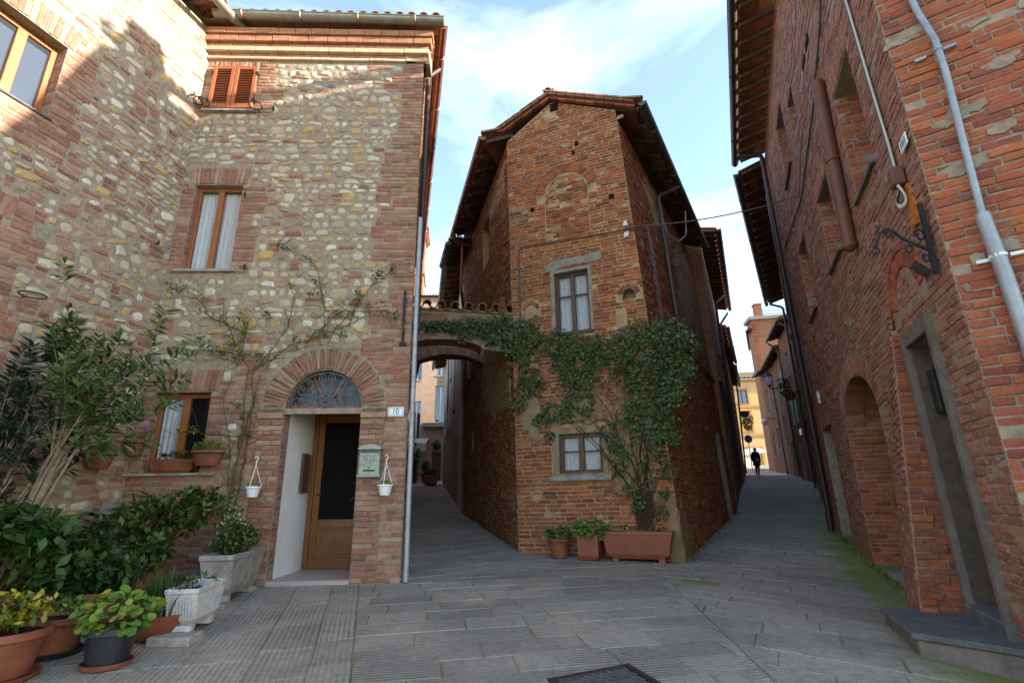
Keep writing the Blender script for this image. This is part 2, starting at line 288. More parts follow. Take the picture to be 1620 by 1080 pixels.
# ------------------------------------------------------------------ object helpers
WINV = {}
def thing(name, label, cat, loc=(0, 0, 0), group=None):
    o = bpy.data.objects.new(name, None); COL.objects.link(o); o.location = loc; o.empty_display_size = 0.2
    o['label'] = label; o['category'] = cat
    if group: o['group'] = group
    WINV[o.name] = Matrix.Translation(-Vector(loc)); return o
def obj(name, me, parent=None, kind=None, label=None):
    o = bpy.data.objects.new(name, me); COL.objects.link(o)
    if parent is not None:
        o.parent = parent
        if parent.name in WINV: o.matrix_parent_inverse = WINV[parent.name]
    if kind: o['kind'] = kind
    if label: o['label'] = label
    return o
def top(o, label, cat, group=None):
    o['label'] = label; o['category'] = cat
    if group: o['group'] = group
    return o
def np_mesh(name, V, Q, mat, smooth=True, attrs=None):
    """V (n,3), Q (m,4) quads"""
    me = bpy.data.meshes.new(name); V = np.ascontiguousarray(V, dtype=np.float32); Q = np.ascontiguousarray(Q, dtype=np.int32)
    me.vertices.add(len(V)); me.vertices.foreach_set('co', V.ravel())
    me.loops.add(Q.size); me.loops.foreach_set('vertex_index', Q.ravel())
    me.polygons.add(len(Q)); me.polygons.foreach_set('loop_start', np.arange(0, Q.size, Q.shape[1], dtype=np.int32))
    me.update(calc_edges=True)
    if smooth: me.polygons.foreach_set('use_smooth', np.ones(len(Q), dtype=bool))
    for k, a in (attrs or {}).items():
        at = me.attributes.new(k, 'FLOAT', 'POINT'); at.data.foreach_set('value', np.ascontiguousarray(a, dtype=np.float32))
    me.materials.append(mat); me.validate(); return me

class MB:
    def __init__(s): s.v = []; s.f = []
    def add(s, vs, fs):
        b = len(s.v); s.v += [tuple(map(float, p)) for p in vs]; s.f += [tuple(b + i for i in f) for f in fs]; return s
    def hexa(s, p):       # 8 points: bottom ring 0-3, top ring 4-7
        return s.add(p, [(3, 2, 1, 0), (4, 5, 6, 7), (0, 1, 5, 4), (1, 2, 6, 5), (2, 3, 7, 6), (3, 0, 4, 7)])
    def box(s, x0, x1, y0, y1, z0, z1):
        return s.hexa([(x0, y0, z0), (x1, y0, z0), (x1, y1, z0), (x0, y1, z0), (x0, y0, z1), (x1, y0, z1), (x1, y1, z1), (x0, y1, z1)])
    def wbox(s, w, u0, u1, v0, v1, w0, w1):
        return s.hexa([w.P(*q) for q in ((u0, v0, w0), (u1, v0, w0), (u1, v0, w1), (u0, v0, w1), (u0, v1, w0), (u1, v1, w0), (u1, v1, w1), (u0, v1, w1))])
    def obox(s, c, a, b, d):   # centre and three half vectors
        c, a, b, d = map(np.asarray, (c, a, b, d))
        return s.hexa([c - a - b - d, c + a - b - d, c + a + b - d, c - a + b - d, c - a - b + d, c + a - b + d, c + a + b + d, c - a + b + d])
    def bar(s, p, q, w, h, up=(0, 0, 1)):
        p, q = np.asarray(p, float), np.asarray(q, float); d = q - p; t = d / np.linalg.norm(d); up = np.asarray(up, float)
        x = np.cross(t, up); x /= np.linalg.norm(x); y = np.cross(x, t)
        return s.obox((p + q) / 2, d / 2, x * w / 2, y * h / 2)
    def tube(s, pts, r, seg=8, caps=True, half=None, closed=False):
        pts = [np.asarray(p, float) for p in pts]; n = len(pts); rs = r if hasattr(r, '__len__') else [r] * n
        rings = []; prev = None
        for i, p in enumerate(pts):
            if closed: t = pts[(i + 1) % n] - pts[i - 1]
            else: t = pts[min(i + 1, n - 1)] - pts[max(i - 1, 0)]
            t = t / (np.linalg.norm(t) + 1e-9)
            if prev is None:
                a = np.array([0, 0, 1.]) if abs(t[2]) < 0.9 else np.array([1., 0, 0])
            else: a = prev
            x = a - t * (a @ t); x /= np.linalg.norm(x) + 1e-9; y = np.cross(t, x); prev = x
            b = len(s.v)
            for k in range(seg):
                g = 2 * math.pi * k / seg; s.v.append(tuple(p + rs[i] * (math.cos(g) * x + math.sin(g) * y)))
            rings.append(b)
        pairs = list(zip(rings, rings[1:])) + ([(rings[-1], rings[0])] if closed else [])
        for a, b in pairs:
            for k in range(seg): s.f.append((a + k, a + (k + 1) % seg, b + (k + 1) % seg, b + k))
        if caps and not closed:
            s.f.append(tuple(reversed(range(rings[0], rings[0] + seg)))); s.f.append(tuple(range(rings[-1], rings[-1] + seg)))
        return s
    def lathe(s, c, prof, seg=20, sx=1.0, sy=1.0, ang=(0, 2 * math.pi), rot=0.0, flute=0.0, nfl=0):
        full = abs(ang[1] - ang[0] - 2 * math.pi) < 1e-6; m = seg if full else seg + 1; b = len(s.v); cr_, sr_ = math.cos(rot), math.sin(rot)
        for r, z in prof:
            for k in range(m):
                g = ang[0] + (ang[1] - ang[0]) * k / seg; q = r * (1 + (flute * math.cos(nfl * g) if flute else 0))
                x, y = q * math.cos(g) * sx, q * math.sin(g) * sy
                s.v.append((c[0] + x * cr_ - y * sr_, c[1] + x * sr_ + y * cr_, c[2] + z))
        for i in range(len(prof) - 1):
            for k in range(seg if full else seg):
                k2 = (k + 1) % m; s.f.append((b + i * m + k, b + i * m + k2, b + (i + 1) * m + k2, b + (i + 1) * m + k))
        return s
    def prism(s, poly, ext):
        poly = [np.asarray(p, float) for p in poly]; n = len(poly); ext = np.asarray(ext, float); b = len(s.v)
        s.v += [tuple(p) for p in poly] + [tuple(p + ext) for p in poly]
        s.f.append(tuple(range(b + n - 1, b - 1, -1))); s.f.append(tuple(range(b + n, b + 2 * n)))
        for i in range(n): j = (i + 1) % n; s.f.append((b + i, b + j, b + n + j, b + n + i))
        return s
    def build(s, name, mat, parent=None, smooth=False, bevel=0.0, kind=None, label=None, rnd=None, ang=40):
        me = bpy.data.meshes.new(name); me.from_pydata(s.v, [], s.f); me.update()
        bm = bmesh.new(); bm.from_mesh(me); bmesh.ops.recalc_face_normals(bm, faces=bm.faces)
        if bevel: bmesh.ops.bevel(bm, geom=list(bm.edges), offset=bevel, segments=1, affect='EDGES', clamp_overlap=True)
        bm.to_mesh(me); bm.free()
        if smooth:
            me.polygons.foreach_set('use_smooth', np.ones(len(me.polygons), dtype=bool)); me.set_sharp_from_angle(angle=math.radians(ang))
        if rnd is not None:
            at = me.attributes.new('rnd', 'FLOAT', 'POINT'); at.data.foreach_set('value', np.full(len(me.vertices), rnd, dtype=np.float32))
        me.materials.append(mat); return obj(name, me, parent, kind, label)

# ------------------------------------------------------------------ brick, stone and leaf templates
def brick_template(r, rough=1.0):
    xs = np.array([-.5, -.455, 0, .455, .5]); ys = np.array([-.5, -.36, .36, .5]); V = []
    for j, y in enumerate(ys):
        for i, x in enumerate(xs):
            edge = i in (0, 4) or j in (0, 3)
            V.append((x + r.uniform(-.018, .018) * rough, y + r.uniform(-.075, .075) * rough, (0.90 if edge else 1.0) + r.uniform(-.12, .06) * rough))
    V = np.array(V); per = [0, 1, 2, 3, 4, 9, 14, 19, 18, 17, 16, 15, 10, 5]
    back = V[per].copy(); back[:, 2] = 0; Q = []
    for j in range(3):
        for i in range(4): a = j * 5 + i; Q.append((a, a + 1, a + 6, a + 5))
    n = len(per)
    for k in range(n): k2 = (k + 1) % n; Q.append((20 + k, 20 + k2, per[k2], per[k]))
    return np.vstack([V, back]), np.array(Q)
def stone_template(r):
    k = 8; ph = r.uniform(0, 6.28); rad = np.array([r.uniform(.70, 1.12) for _ in range(k)]); V = []
    for rr, z, jz in ((1.0, 0.0, 0), (0.93, 0.62, .06), (0.62, 0.95, .09)):
        for i in range(k):
            g = 2 * math.pi * i / k + ph; q = .5 * rr * rad[i] * (1 + r.uniform(-.05, .05)); 
            c, sgn = math.cos(g), math.sin(g); 
            V.append((q * math.copysign(abs(c) ** .68, c), q * math.copysign(abs(sgn) ** .68, sgn), z + r.uniform(-jz, jz)))
    Q = []
    for a in (0, k):
        for i in range(k): Q.append((a + i, a + (i + 1) % k, a + k + (i + 1) % k, a + k + i))
    t = 2 * k; Q += [(t, t + 1, t + 2, t + 7), (t + 7, t + 2, t + 3, t + 6), (t + 6, t + 3, t + 4, t + 5)]
    return np.array(V), np.array(Q)
NV = 36
BT = [brick_template(RD) for _ in range(NV)]; BTV = np.array([b[0] for b in BT]); BTQ = BT[0][1]
ST = [stone_template(RD) for _ in range(NV)]; STV = np.array([b[0] for b in ST]); STQ = ST[0][1]
MESHCACHE = {}
def unit_mesh(kind, k, mat):
    key = (kind, k, mat.name)
    if key not in MESHCACHE:
        V, Q = (BTV[k], BTQ) if kind == 'brick' else (STV[k], STQ)
        MESHCACHE[key] = np_mesh(kind, V, Q, mat, True, {'rnd': np.full(len(V), (k + .5) / NV)})
        MESHCACHE[key].set_sharp_from_angle(angle=math.radians(28))
    return MESHCACHE[key]

class Wall:
    """a vertical (or nearly) wall face: P = O + u d + v V + w n, w outwards"""
    def __init__(s, O, d, outline, V=(0, 0, 1), holes=(), excl=(), face=(0, 0, 1)):
        s.O = np.array(O, float); s.d = np.array(d, float); s.d /= np.linalg.norm(s.d); s.V = np.array(V, float)
        n = np.cross(s.d, s.V); n /= np.linalg.norm(n)
        if n @ (np.array(face, float) - s.O) < 0: n = -n
        s.n = n; s.outline = list(outline); s.holes = [list(h) for h in holes]; s.excl = [list(h) for h in excl]; s.part = None
    def P(s, u, v, w=0.0): return s.O + u * s.d + v * s.V + w * s.n
    def backing(s, name, mat, parent, reveal=0.25, rmat=None, w=0.0):
        loops = [[Vector((u, v, 0)) for u, v in s.outline]] + [[Vector((u, v, 0)) for u, v in h] for h in s.holes]
        tri = tessellate_polygon(loops); flat = [p for l in loops for p in l]
        vs = [tuple(s.P(p.x, p.y, w)) for p in flat]; fs = []; 
        for t in tri:
            a, b, c = (np.array(vs[i]) for i in t)
            fs.append(tuple(t) if np.cross(b - a, c - a) @ s.n > 0 else (t[0], t[2], t[1]))
        me = bpy.data.meshes.new(name); me.from_pydata(vs, [], fs); me.update()
        uvl = me.uv_layers.new(name='UVMap')
        for lp in me.loops: q = flat[lp.vertex_index]; uvl.data[lp.index].uv = (q.x, q.y)
        me.materials.append(mat); o = obj(name, me, parent); s.part = o
        if reveal and s.holes:
            for h in s.holes:
                m = MB(); n = len(h)
                vs = [s.P(u, v, w) for u, v in h] + [s.P(u, v, w - reveal) for u, v in h]
                m.add(vs, [(i, (i + 1) % n, n + (i + 1) % n, n + i) for i in range(n)])
                m.build('opening_reveal', rmat or mat, o)
        return o
    def scan(s, poly, v):
        xs = []; n = len(poly)
        for i in range(n):
            (u0, v0), (u1, v1) = poly[i], poly[(i + 1) % n]
            if (v0 <= v) != (v1 <= v): xs.append(u0 + (v - v0) / (v1 - v0) * (u1 - u0))
        xs.sort(); return list(zip(xs[::2], xs[1::2]))
    def free(s, vlo, vhi, pad=0.0):
        a = s.scan(s.outline, vlo); b = s.scan(s.outline, vhi); ints = isect(a, b)
        for h in s.holes + s.excl:
            for k in range(5):
                vv = vlo + (vhi - vlo) * k / 4
                for c in s.scan(h, vv): ints = sub(ints, (c[0] - pad, c[1] + pad))
        return ints
def isect(a, b):
    return [(max(p[0], q[0]), min(p[1], q[1])) for p in a for q in b if min(p[1], q[1]) > max(p[0], q[0])]
def sub(ints, c):
    out = []
    for a, b in ints:
        if c[1] <= a or c[0] >= b: out.append((a, b)); continue
        if c[0] > a: out.append((a, c[0]))
        if c[1] < b: out.append((c[1], b))
    return out
def rect(u0, v0, u1, v1): return [(u0, v0), (u1, v0), (u1, v1), (u0, v1)]
def arch(uc, r, v0, spring, n=14, rise=None, pad=0.0):
    rise = rise or r; return [(uc - r - pad, v0), (uc + r + pad, v0)] + [(uc + (r + pad) * math.cos(math.pi * k / n), spring + (rise + pad) * math.sin(math.pi * k / n)) for k in range(n + 1)]

class House:
    """one building: collects bricks and stones, keeps the largest in view as objects, joins the rest"""
    def __init__(s, name, label, cat, loc, maxn=300):
        s.root = thing(name, label, cat, loc); s.rec = {'brick': [], 'stone': []}; s.maxn = maxn
    def put(s, kind, wall, u, v, L, Hh, D0, D1, mat, rnd=None, rot=0.0, tilt=0.0):
        c, sn = math.cos(rot), math.sin(rot); Vn = wall.V / np.linalg.norm(wall.V)
        ax = c * wall.d + sn * Vn; ay = -sn * wall.d + c * Vn; nn = wall.n + tilt * ax
        s.rec[kind].append((wall.P(u, v, D0), ax * L, ay * Hh, nn * (D1 - D0), RD.random() if rnd is None else rnd, mat, wall, RD.randrange(NV)))
    def courses(s, wall, mat, v0, v1, pitch=.066, bh=.055, Lr=(.2, .29), zone=None, proud=(.004, .017), wave=.006, gap=.012, miss=.0, half=.25, toned=None):
        i = 0; v = v0; ph = RD.uniform(0, 6)
        while v < v1:
            vc = v + pitch / 2; ints = wall.free(vc - bh / 2, vc + bh / 2)
            if zone: ints = isect(ints, zone(vc))
            for a, b in ints:
                if b - a < .035: continue
                u = a; first = True
                while u < b - .03:
                    Lb = RD.uniform(*Lr) if RD.random() > half else RD.uniform(.1, .15)
                    if first and i % 2: Lb *= RD.uniform(.4, .7)
                    first = False
                    if b - (u + Lb) < .07: Lb = b - u
                    Lb = min(Lb, b - u)
                    if RD.random() > miss:
                        um = u + Lb / 2; wv = wave * math.sin(um * 1.7 + ph + v * .6) + wave * .5 * math.sin(um * 4.1 + v)
                        s.put('brick', wall, um, vc + wv + RD.uniform(-.003, .003), max(Lb - gap, .03), bh * RD.uniform(.88, 1.06), -.02, RD.uniform(*proud), mat, rot=RD.gauss(0, .008), tilt=RD.gauss(0, .02), rnd=toned() if toned else None)
                    u += Lb
            v += pitch; i += 1
    def rubble(s, wall, bmat, smat, v0, v1, zone=None, brickp=.3, size=1.0):
        v = v0
        while v < v1:
            h = RD.uniform(.065, .145) * size; vc = v + h / 2; ints = wall.free(vc - h * .42, vc + h * .42, .01)
            if zone: ints = isect(ints, zone(vc))
            for a, b in ints:
                u = a + RD.uniform(0, .04)
                while u < b - .05:
                    t = RD.random(); jv = RD.uniform(-.018, .018)
                    if t < brickp:
                        Lb = min(RD.uniform(.1, .27), b - u)
                        if h > .098 and RD.random() < .6:
                            for q in (-.25, .25): s.put('brick', wall, u + Lb / 2, vc + q * h, max(Lb - RD.uniform(.012, .05), .04), h * RD.uniform(.36, .44), -.03, RD.uniform(.002, .012), bmat, rot=RD.gauss(0, .03))
                        else: s.put('brick', wall, u + Lb / 2, vc + jv, max(Lb - .02, .04), min(h * .62, .062) * RD.uniform(.8, 1), -.03, RD.uniform(.002, .012), bmat, rot=RD.gauss(0, .05))
                        u += Lb + RD.uniform(.0, .012)
                    else:
                        Ls = min(RD.choice((RD.uniform(.06, .12), RD.uniform(.09, .2), RD.uniform(.08, .28))) * size, b - u); hs = h * RD.uniform(.7, 1.12)
                        if Ls > .05: s.put('stone', wall, u + Ls / 2, vc + jv, Ls * RD.uniform(.92, 1.04), min(hs, Ls * 1.05), -.02, RD.uniform(.004, .022), smat, rot=RD.gauss(0, .16))
                        u += Ls + RD.uniform(.004, .02)
            v += h * .97
    def finish(s):
        for kind, TV, TQ in (('brick', BTV, BTQ), ('stone', STV, STQ)):
            rec = s.rec[kind]
            if not rec: continue
            C = np.array([r[0] for r in rec]); ax = np.array([r[1] for r in rec]); ay = np.array([r[2] for r in rec]); az = np.array([r[3] for r in rec]); rn = np.array([r[4] for r in rec]); var = np.array([r[7] for r in rec])
            rel = C - [0, 0, CAMH]; dep = rel @ Fw; px = rel @ CR / dep; py = rel @ CU / dep; dist = np.linalg.norm(rel, axis=1)
            nn = np.array([r[6].n for r in rec]); cosv = -(nn * rel).sum(1) / dist
            score = np.linalg.norm(ax, axis=1) * np.linalg.norm(ay, axis=1) * np.maximum(cosv, 0) / dist ** 2
            score[(dep < .1) | (abs(px) > .99) | (abs(py) > .66)] = 0
            order = np.argsort(-score); pick = [i for i in order[:s.maxn] if score[i] > 0]; pk = set(pick)
            for i in pick:
                k = int(min(NV - 1, rn[i] * NV)); me = unit_mesh(kind, k, rec[i][5]); o = obj(kind, me, rec[i][6].part or s.root)
                m = Matrix.Identity(4)
                for a in range(3): m[a][0] = ax[i][a]; m[a][1] = ay[i][a]; m[a][2] = az[i][a]; m[a][3] = C[i][a]
                o.matrix_basis = m
            mats = {}
            for i in range(len(rec)):
                if i not in pk: mats.setdefault(rec[i][5].name, []).append(i)
            if not mats: continue
            Vs = []; Qs = []; As = []; mi = []; off = 0; names = list(mats); nv = TV.shape[1]
            for j, nm in enumerate(names):
                idx = np.array(mats[nm]); T = TV[var[idx]]
                Vv = C[idx][:, None, :] + T[:, :, 0:1] * ax[idx][:, None, :] + T[:, :, 1:2] * ay[idx][:, None, :] + T[:, :, 2:3] * az[idx][:, None, :]
                Vs.append(Vv.reshape(-1, 3)); q = TQ[None] + (np.arange(len(idx)) * nv)[:, None, None] + off; Qs.append(q.reshape(-1, 4)); off += len(idx) * nv
                As.append(np.repeat(rn[idx], nv)); mi.append(np.full(len(idx) * len(TQ), j))
            me = np_mesh(kind + '_rest', np.vstack(Vs), np.vstack(Qs), rec[mats[names[0]][0]][5], True, {'rnd': np.concatenate(As)})
            for nm in names[1:]: me.materials.append(bpy.data.materials[nm])
            me.polygons.foreach_set('material_index', np.concatenate(mi).astype(np.int32)); me.set_sharp_from_angle(angle=math.radians(28))
            obj('brickwork' if kind == 'brick' else 'rubble_stonework', me, s.root, 'stuff')

def ring_bricks(wall, parent, uc, vc, r0, r1, a0, a1, n, mat, w=(-.03, .02), name='voussoir', rise=1.0):
    for k in range(n):
        g = a0 + (a1 - a0) * (k + .5) / n; th = (a1 - a0) / n * (r0 + r1) / 2; rm = (r0 + r1) / 2
        cx_, sx_ = math.cos(g) * rise, math.sin(g); nl_ = math.hypot(cx_, sx_); cx_, sx_ = cx_ / nl_, sx_ / nl_
        rad = cx_ * wall.d + sx_ * wall.V; tan = -sx_ * wall.d + cx_ * wall.V; th *= math.hypot(math.sin(g), rise * math.cos(g)) * (r0 / rm if rise != 1 else 1); hr = (r1 - r0) / 2
        c = wall.P(uc + r0 * math.cos(g) + hr * cx_, vc + rise * r0 * math.sin(g) + hr * sx_, w[0])
        kk = RD.randrange(NV); o = obj(name, unit_mesh('brick', kk, mat), parent); m = Matrix.Identity(4)
        A = rad * (r1 - r0) * RD.uniform(.96, 1.0); B = tan * abs(th) * .88; N = wall.n * (w[1] + RD.uniform(-.006, .006) - w[0])
        for a in range(3): m[a][0] = A[a]; m[a][1] = B[a]; m[a][2] = N[a]; m[a][3] = c[a]
        o.matrix_basis = m
def soldier(wall, parent, u0, u1, v0, v1, mat, fan=0.0, w=(-.03, .014), n=None):
    n = n or max(4, int((u1 - u0) / .062))
    for k in range(n):
        t = (k + .5) / n; u = u0 + (u1 - u0) * t; g = fan * (t - .5) * 2
        ax = math.cos(g) * wall.V + math.sin(g) * wall.d; ay = math.cos(g) * wall.d - math.sin(g) * wall.V
        c = wall.P(u + math.tan(g) * 0.0 + g * (v1 - v0) / 2, (v0 + v1) / 2, w[0]); o = obj('lintel_brick', unit_mesh('brick', RD.randrange(NV), mat), parent)
        A = ax * (v1 - v0) * RD.uniform(.96, 1); B = ay * (u1 - u0) / n * .86 * (1 + .3 * abs(fan)); N = wall.n * (w[1] + RD.uniform(-.004, .006) - w[0]); m = Matrix.Identity(4)
        for a in range(3): m[a][0] = A[a]; m[a][1] = B[a]; m[a][2] = N[a]; m[a][3] = c[a]
        o.matrix_basis = m
def patch(wall, parent, pts, mat, w=.02, name='plaster_patch', jag=.03, sub_=.08):
    out = []
    for i in range(len(pts)):
        a, b = np.array(pts[i], float), np.array(pts[(i + 1) % len(pts)], float); n = max(1, int(np.linalg.norm(b - a) / sub_))
        for k in range(n): p = a + (b - a) * k / n; out.append((p[0] + RD.uniform(-jag, jag), p[1] + RD.uniform(-jag, jag)))
    c = np.mean(out, axis=0); n = len(out); m = MB()
    vs = [wall.P(u, v, -.01) for u, v in out] + [wall.P(c[0] + (u - c[0]) * .985, c[1] + (v - c[1]) * .985, w * RD.uniform(.75, 1.0)) for u, v in out]
    tri = tessellate_polygon([[Vector((u, v, 0)) for u, v in out]])
    m.add(vs, [(i, (i + 1) % n, n + (i + 1) % n, n + i) for i in range(n)] + [tuple(n + i for i in t) for t in tri])
    return m.build(name, mat, parent)

def smears(wall, part, n, ur, vr, mat, size=(.08, .3), w=.017):
    for _ in range(n):
        u, v = RD.uniform(*ur), RD.uniform(*vr); a, b = RD.uniform(*size), RD.uniform(.04, .12)
        if any(c[0] - a < u < c[1] + a for h_ in wall.holes + wall.excl for vv in (v - b, v, v + b) for c in wall.scan(h_, vv)): continue
        patch(wall, part, [(u - a / 2, v - b * .4), (u, v - b * .55), (u + a / 2, v - b * .3), (u + a * .45, v + b * .4), (u - .1 * a, v + b * .5), (u - a * .5, v + b * .25)], mat, w, 'mortar_smear', .016, .035)

def window(wall, parent, u0, v0, u1, v1, depth=.12, fmat=None, fw=.05, cross=True, curtain=True, sill=None, sillmat=None, name='window', mull=True, gap=0.0, glass=True, curt_fold=9):
    """frame part with pane, curtain and sill sub-parts"""
    fmat = fmat or WOOD; um = (u0 + u1) / 2; m = MB(); w0, w1 = -depth - .05, -depth
    m.wbox(wall, u0, u0 + fw, v0, v1, w0, w1).wbox(wall, u1 - fw, u1, v0, v1, w0, w1).wbox(wall, u0 + fw, u1 - fw, v1 - fw, v1, w0, w1).wbox(wall, u0 + fw, u1 - fw, v0, v0 + fw, w0, w1)
    if mull: m.wbox(wall, um - fw * .75, um + fw * .75, v0 + fw, v1 - fw, w0, w1 + .012)
    o = m.build(name, fmat, parent, bevel=.004)
    if cross:
        vm = v0 + (v1 - v0) * (cross if isinstance(cross, float) else .52)
        for a, b in ((u0 + fw, um - fw * .75), (um + fw * .75, u1 - fw)): MB().wbox(wall, a, b, vm - .014, vm + .014, w0 + .01, w1 - .004).build('glazing_bar', fmat, o)
    if glass:
        for a, b in ((u0 + fw, um), (um, u1 - fw)) if mull else ((u0 + fw, u1 - fw),): MB().wbox(wall, a, b, v0 + fw, v1 - fw, w0 + .016, w0 + .022).build('pane', GLASS if curtain else GLASSD, o)
    if curtain:
        halves = ((u0 + fw * .8, um + gap * -1), (um + gap, u1 - fw * .8)) if mull else ((u0 + fw, u1 - fw),)
        for a, b in halves:
            if curtain == 'left' and a < um - .01: continue
            n = 44; vs = []; fs = []; ph = RD.uniform(0, 6)
            for j, v in enumerate((v0 + fw * .6, v0 + (v1 - v0) * .5, v1 - fw * .6)):
                for i in range(n + 1):
                    u = a + (b - a) * i / n; vs.append(wall.P(u, v, w0 - .035 + .012 * math.sin(i / n * curt_fold * 3.1 + ph + .4 * j) + .004 * math.sin(i * 1.3)))
            for j in range(2):
                for i in range(n): q = j * (n + 1) + i; fs.append((q, q + 1, q + n + 2, q + n + 1))
            MB().add(vs, fs).build('curtain', CURT, o, smooth=True)
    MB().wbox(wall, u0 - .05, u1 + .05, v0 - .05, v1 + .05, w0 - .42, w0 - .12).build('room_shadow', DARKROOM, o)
    if sill: MB().wbox(wall, u0 - sill[0], u1 + sill[0], v0 - sill[1], v0, -depth + .002, sill[2]).build('sill', sillmat or CONC, o, bevel=.006)
    return o

def g_(x, y):
    ss = lambda t: (lambda q: q * q * (3 - 2 * q))(np.clip(t, 0, 1)); x = np.asarray(x, float); y = np.asarray(y, float)
    b = np.where(y < 7, -.05 * (7 - y), np.where(y > 10, .085 * (y - 8.5), .085 * (y - 7) ** 2 / 6))
    return b - .14 * ss((x - 1.5) / 3) * ss((10.8 - y) / 4.5)
def gz(x, y): return float(g_(x, y))

def coppo(length=.42, r0=.085, r1=.065, t=.014, seg=6):
    V = []; Q = []
    for r_, y in ((r0, 0), (r1, length)):
        for rr in (r_, r_ - t):
            for k in range(seg + 1): a = math.pi * k / seg; V.append((rr * math.cos(a), y, rr * math.sin(a)))
    n = seg + 1
    for k in range(seg): Q += [(k, k + 1, 2 * n + k + 1, 2 * n + k), (n + k + 1, n + k, 3 * n + k, 3 * n + k + 1), (k + 1, k, n + k, n + k + 1), (2 * n + k, 2 * n + k + 1, 3 * n + k + 1, 3 * n + k)]
    Q += [(0, 2 * n, 3 * n, n), (seg, n + seg, 3 * n + seg, 2 * n + seg)]
    return np.array(V), np.array(Q)
COP = np_mesh('roof_tile', *coppo(), TILE, True); COP.set_sharp_from_angle(angle=math.radians(50))
def place_tile(p, back, parent, up=(0, 0, 1), name='roof_tile', flip=False, mesh=None, jitter=.05):
    """tile with its open wide end at p, running up the slope along back"""
    y = np.array(back, float); y /= np.linalg.norm(y); z = np.array(up, float); z -= y * (z @ y); z /= np.linalg.norm(z)
    if flip: z = -z
    x = np.cross(y, z); a = RD.uniform(-jitter, jitter); x, y = x * math.cos(a) + y * math.sin(a), y * math.cos(a) - x * math.sin(a)
    o = obj(name, mesh or COP, parent); m = Matrix.Identity(4)
    for i in range(3): m[i][0] = x[i]; m[i][1] = y[i]; m[i][2] = z[i]; m[i][3] = p[i]
    o.matrix_basis = m; return o
def roof_sheet(A, B, back, parent, mat=TILE, name='roof', lam=.2, amp=.05, thick=True):
    """corrugated slope from eave line A-B running by vector back"""
    A, B, back = (np.array(q, float) for q in (A, B, back)); L_ = np.linalg.norm(B - A); n = max(4, int(L_ / lam * 8)); nrm = np.cross(B - A, back); nrm /= np.linalg.norm(nrm)
    if nrm[2] < 0: nrm = -nrm
    V = []; Q = []
    for j in range(2):
        for i in range(n + 1): V.append(A + (B - A) * i / n + back * j + nrm * (abs(math.sin(math.pi * i / n * L_ / lam)) * amp * 1.6))
    for i in range(n): Q.append((i, i + 1, n + 2 + i, n + 1 + i))
    b = len(V); V += [A - nrm * .03, B - nrm * .03, B + back - nrm * .03, A + back - nrm * .03]; Q.append((b + 3, b + 2, b + 1, b))
    return obj(name, np_mesh(name, np.array(V), np.array(Q), mat, True), parent)
def gutter(A, B, r, mat, parent, brackets=4, bmat=None, name='gutter'):
    A, B = np.array(A, float), np.array(B, float); t = (B - A) / np.linalg.norm(B - A); s_ = np.cross(t, (0, 0, 1.)); s_ /= np.linalg.norm(s_); m = MB(); k = 10; vs = []; fs = []
    for p in (A, B):
        for rr in (r, r - .006):
            for i in range(k + 1): g = math.pi * i / k; vs.append(p + s_ * rr * math.cos(g) - np.array([0, 0, 1.]) * rr * math.sin(g))
    n = k + 1
    for i in range(k): fs += [(i, i + 1, 2 * n + i + 1, 2 * n + i), (n + i + 1, n + i, 3 * n + i, 3 * n + i + 1)]
    fs += [(0, 2 * n, 3 * n, n), (k, n + k, 3 * n + k, 2 * n + k), tuple(range(0, n)), tuple(reversed(range(2 * n, 3 * n)))]
    m.add(vs, fs); 
    for p in (A, B): m.tube([p + s_ * r, p - s_ * r], .008, 6)
    m.tube([A + s_ * r, B + s_ * r], .011, 6); m.tube([A - s_ * r, B - s_ * r], .011, 6)
    o = m.build(name, mat, parent, smooth=True)
    for q in range(brackets):
        c = A + (B - A) * (q + .5) / brackets; MB().tube([c + s_ * (r + .008) * math.cos(math.pi * i / 8) - np.array([0, 0, 1.]) * (r + .008) * math.sin(math.pi * i / 8) for i in range(9)], .011, 5).build('gutter_bracket', bmat or mat, o, smooth=True)
    return o
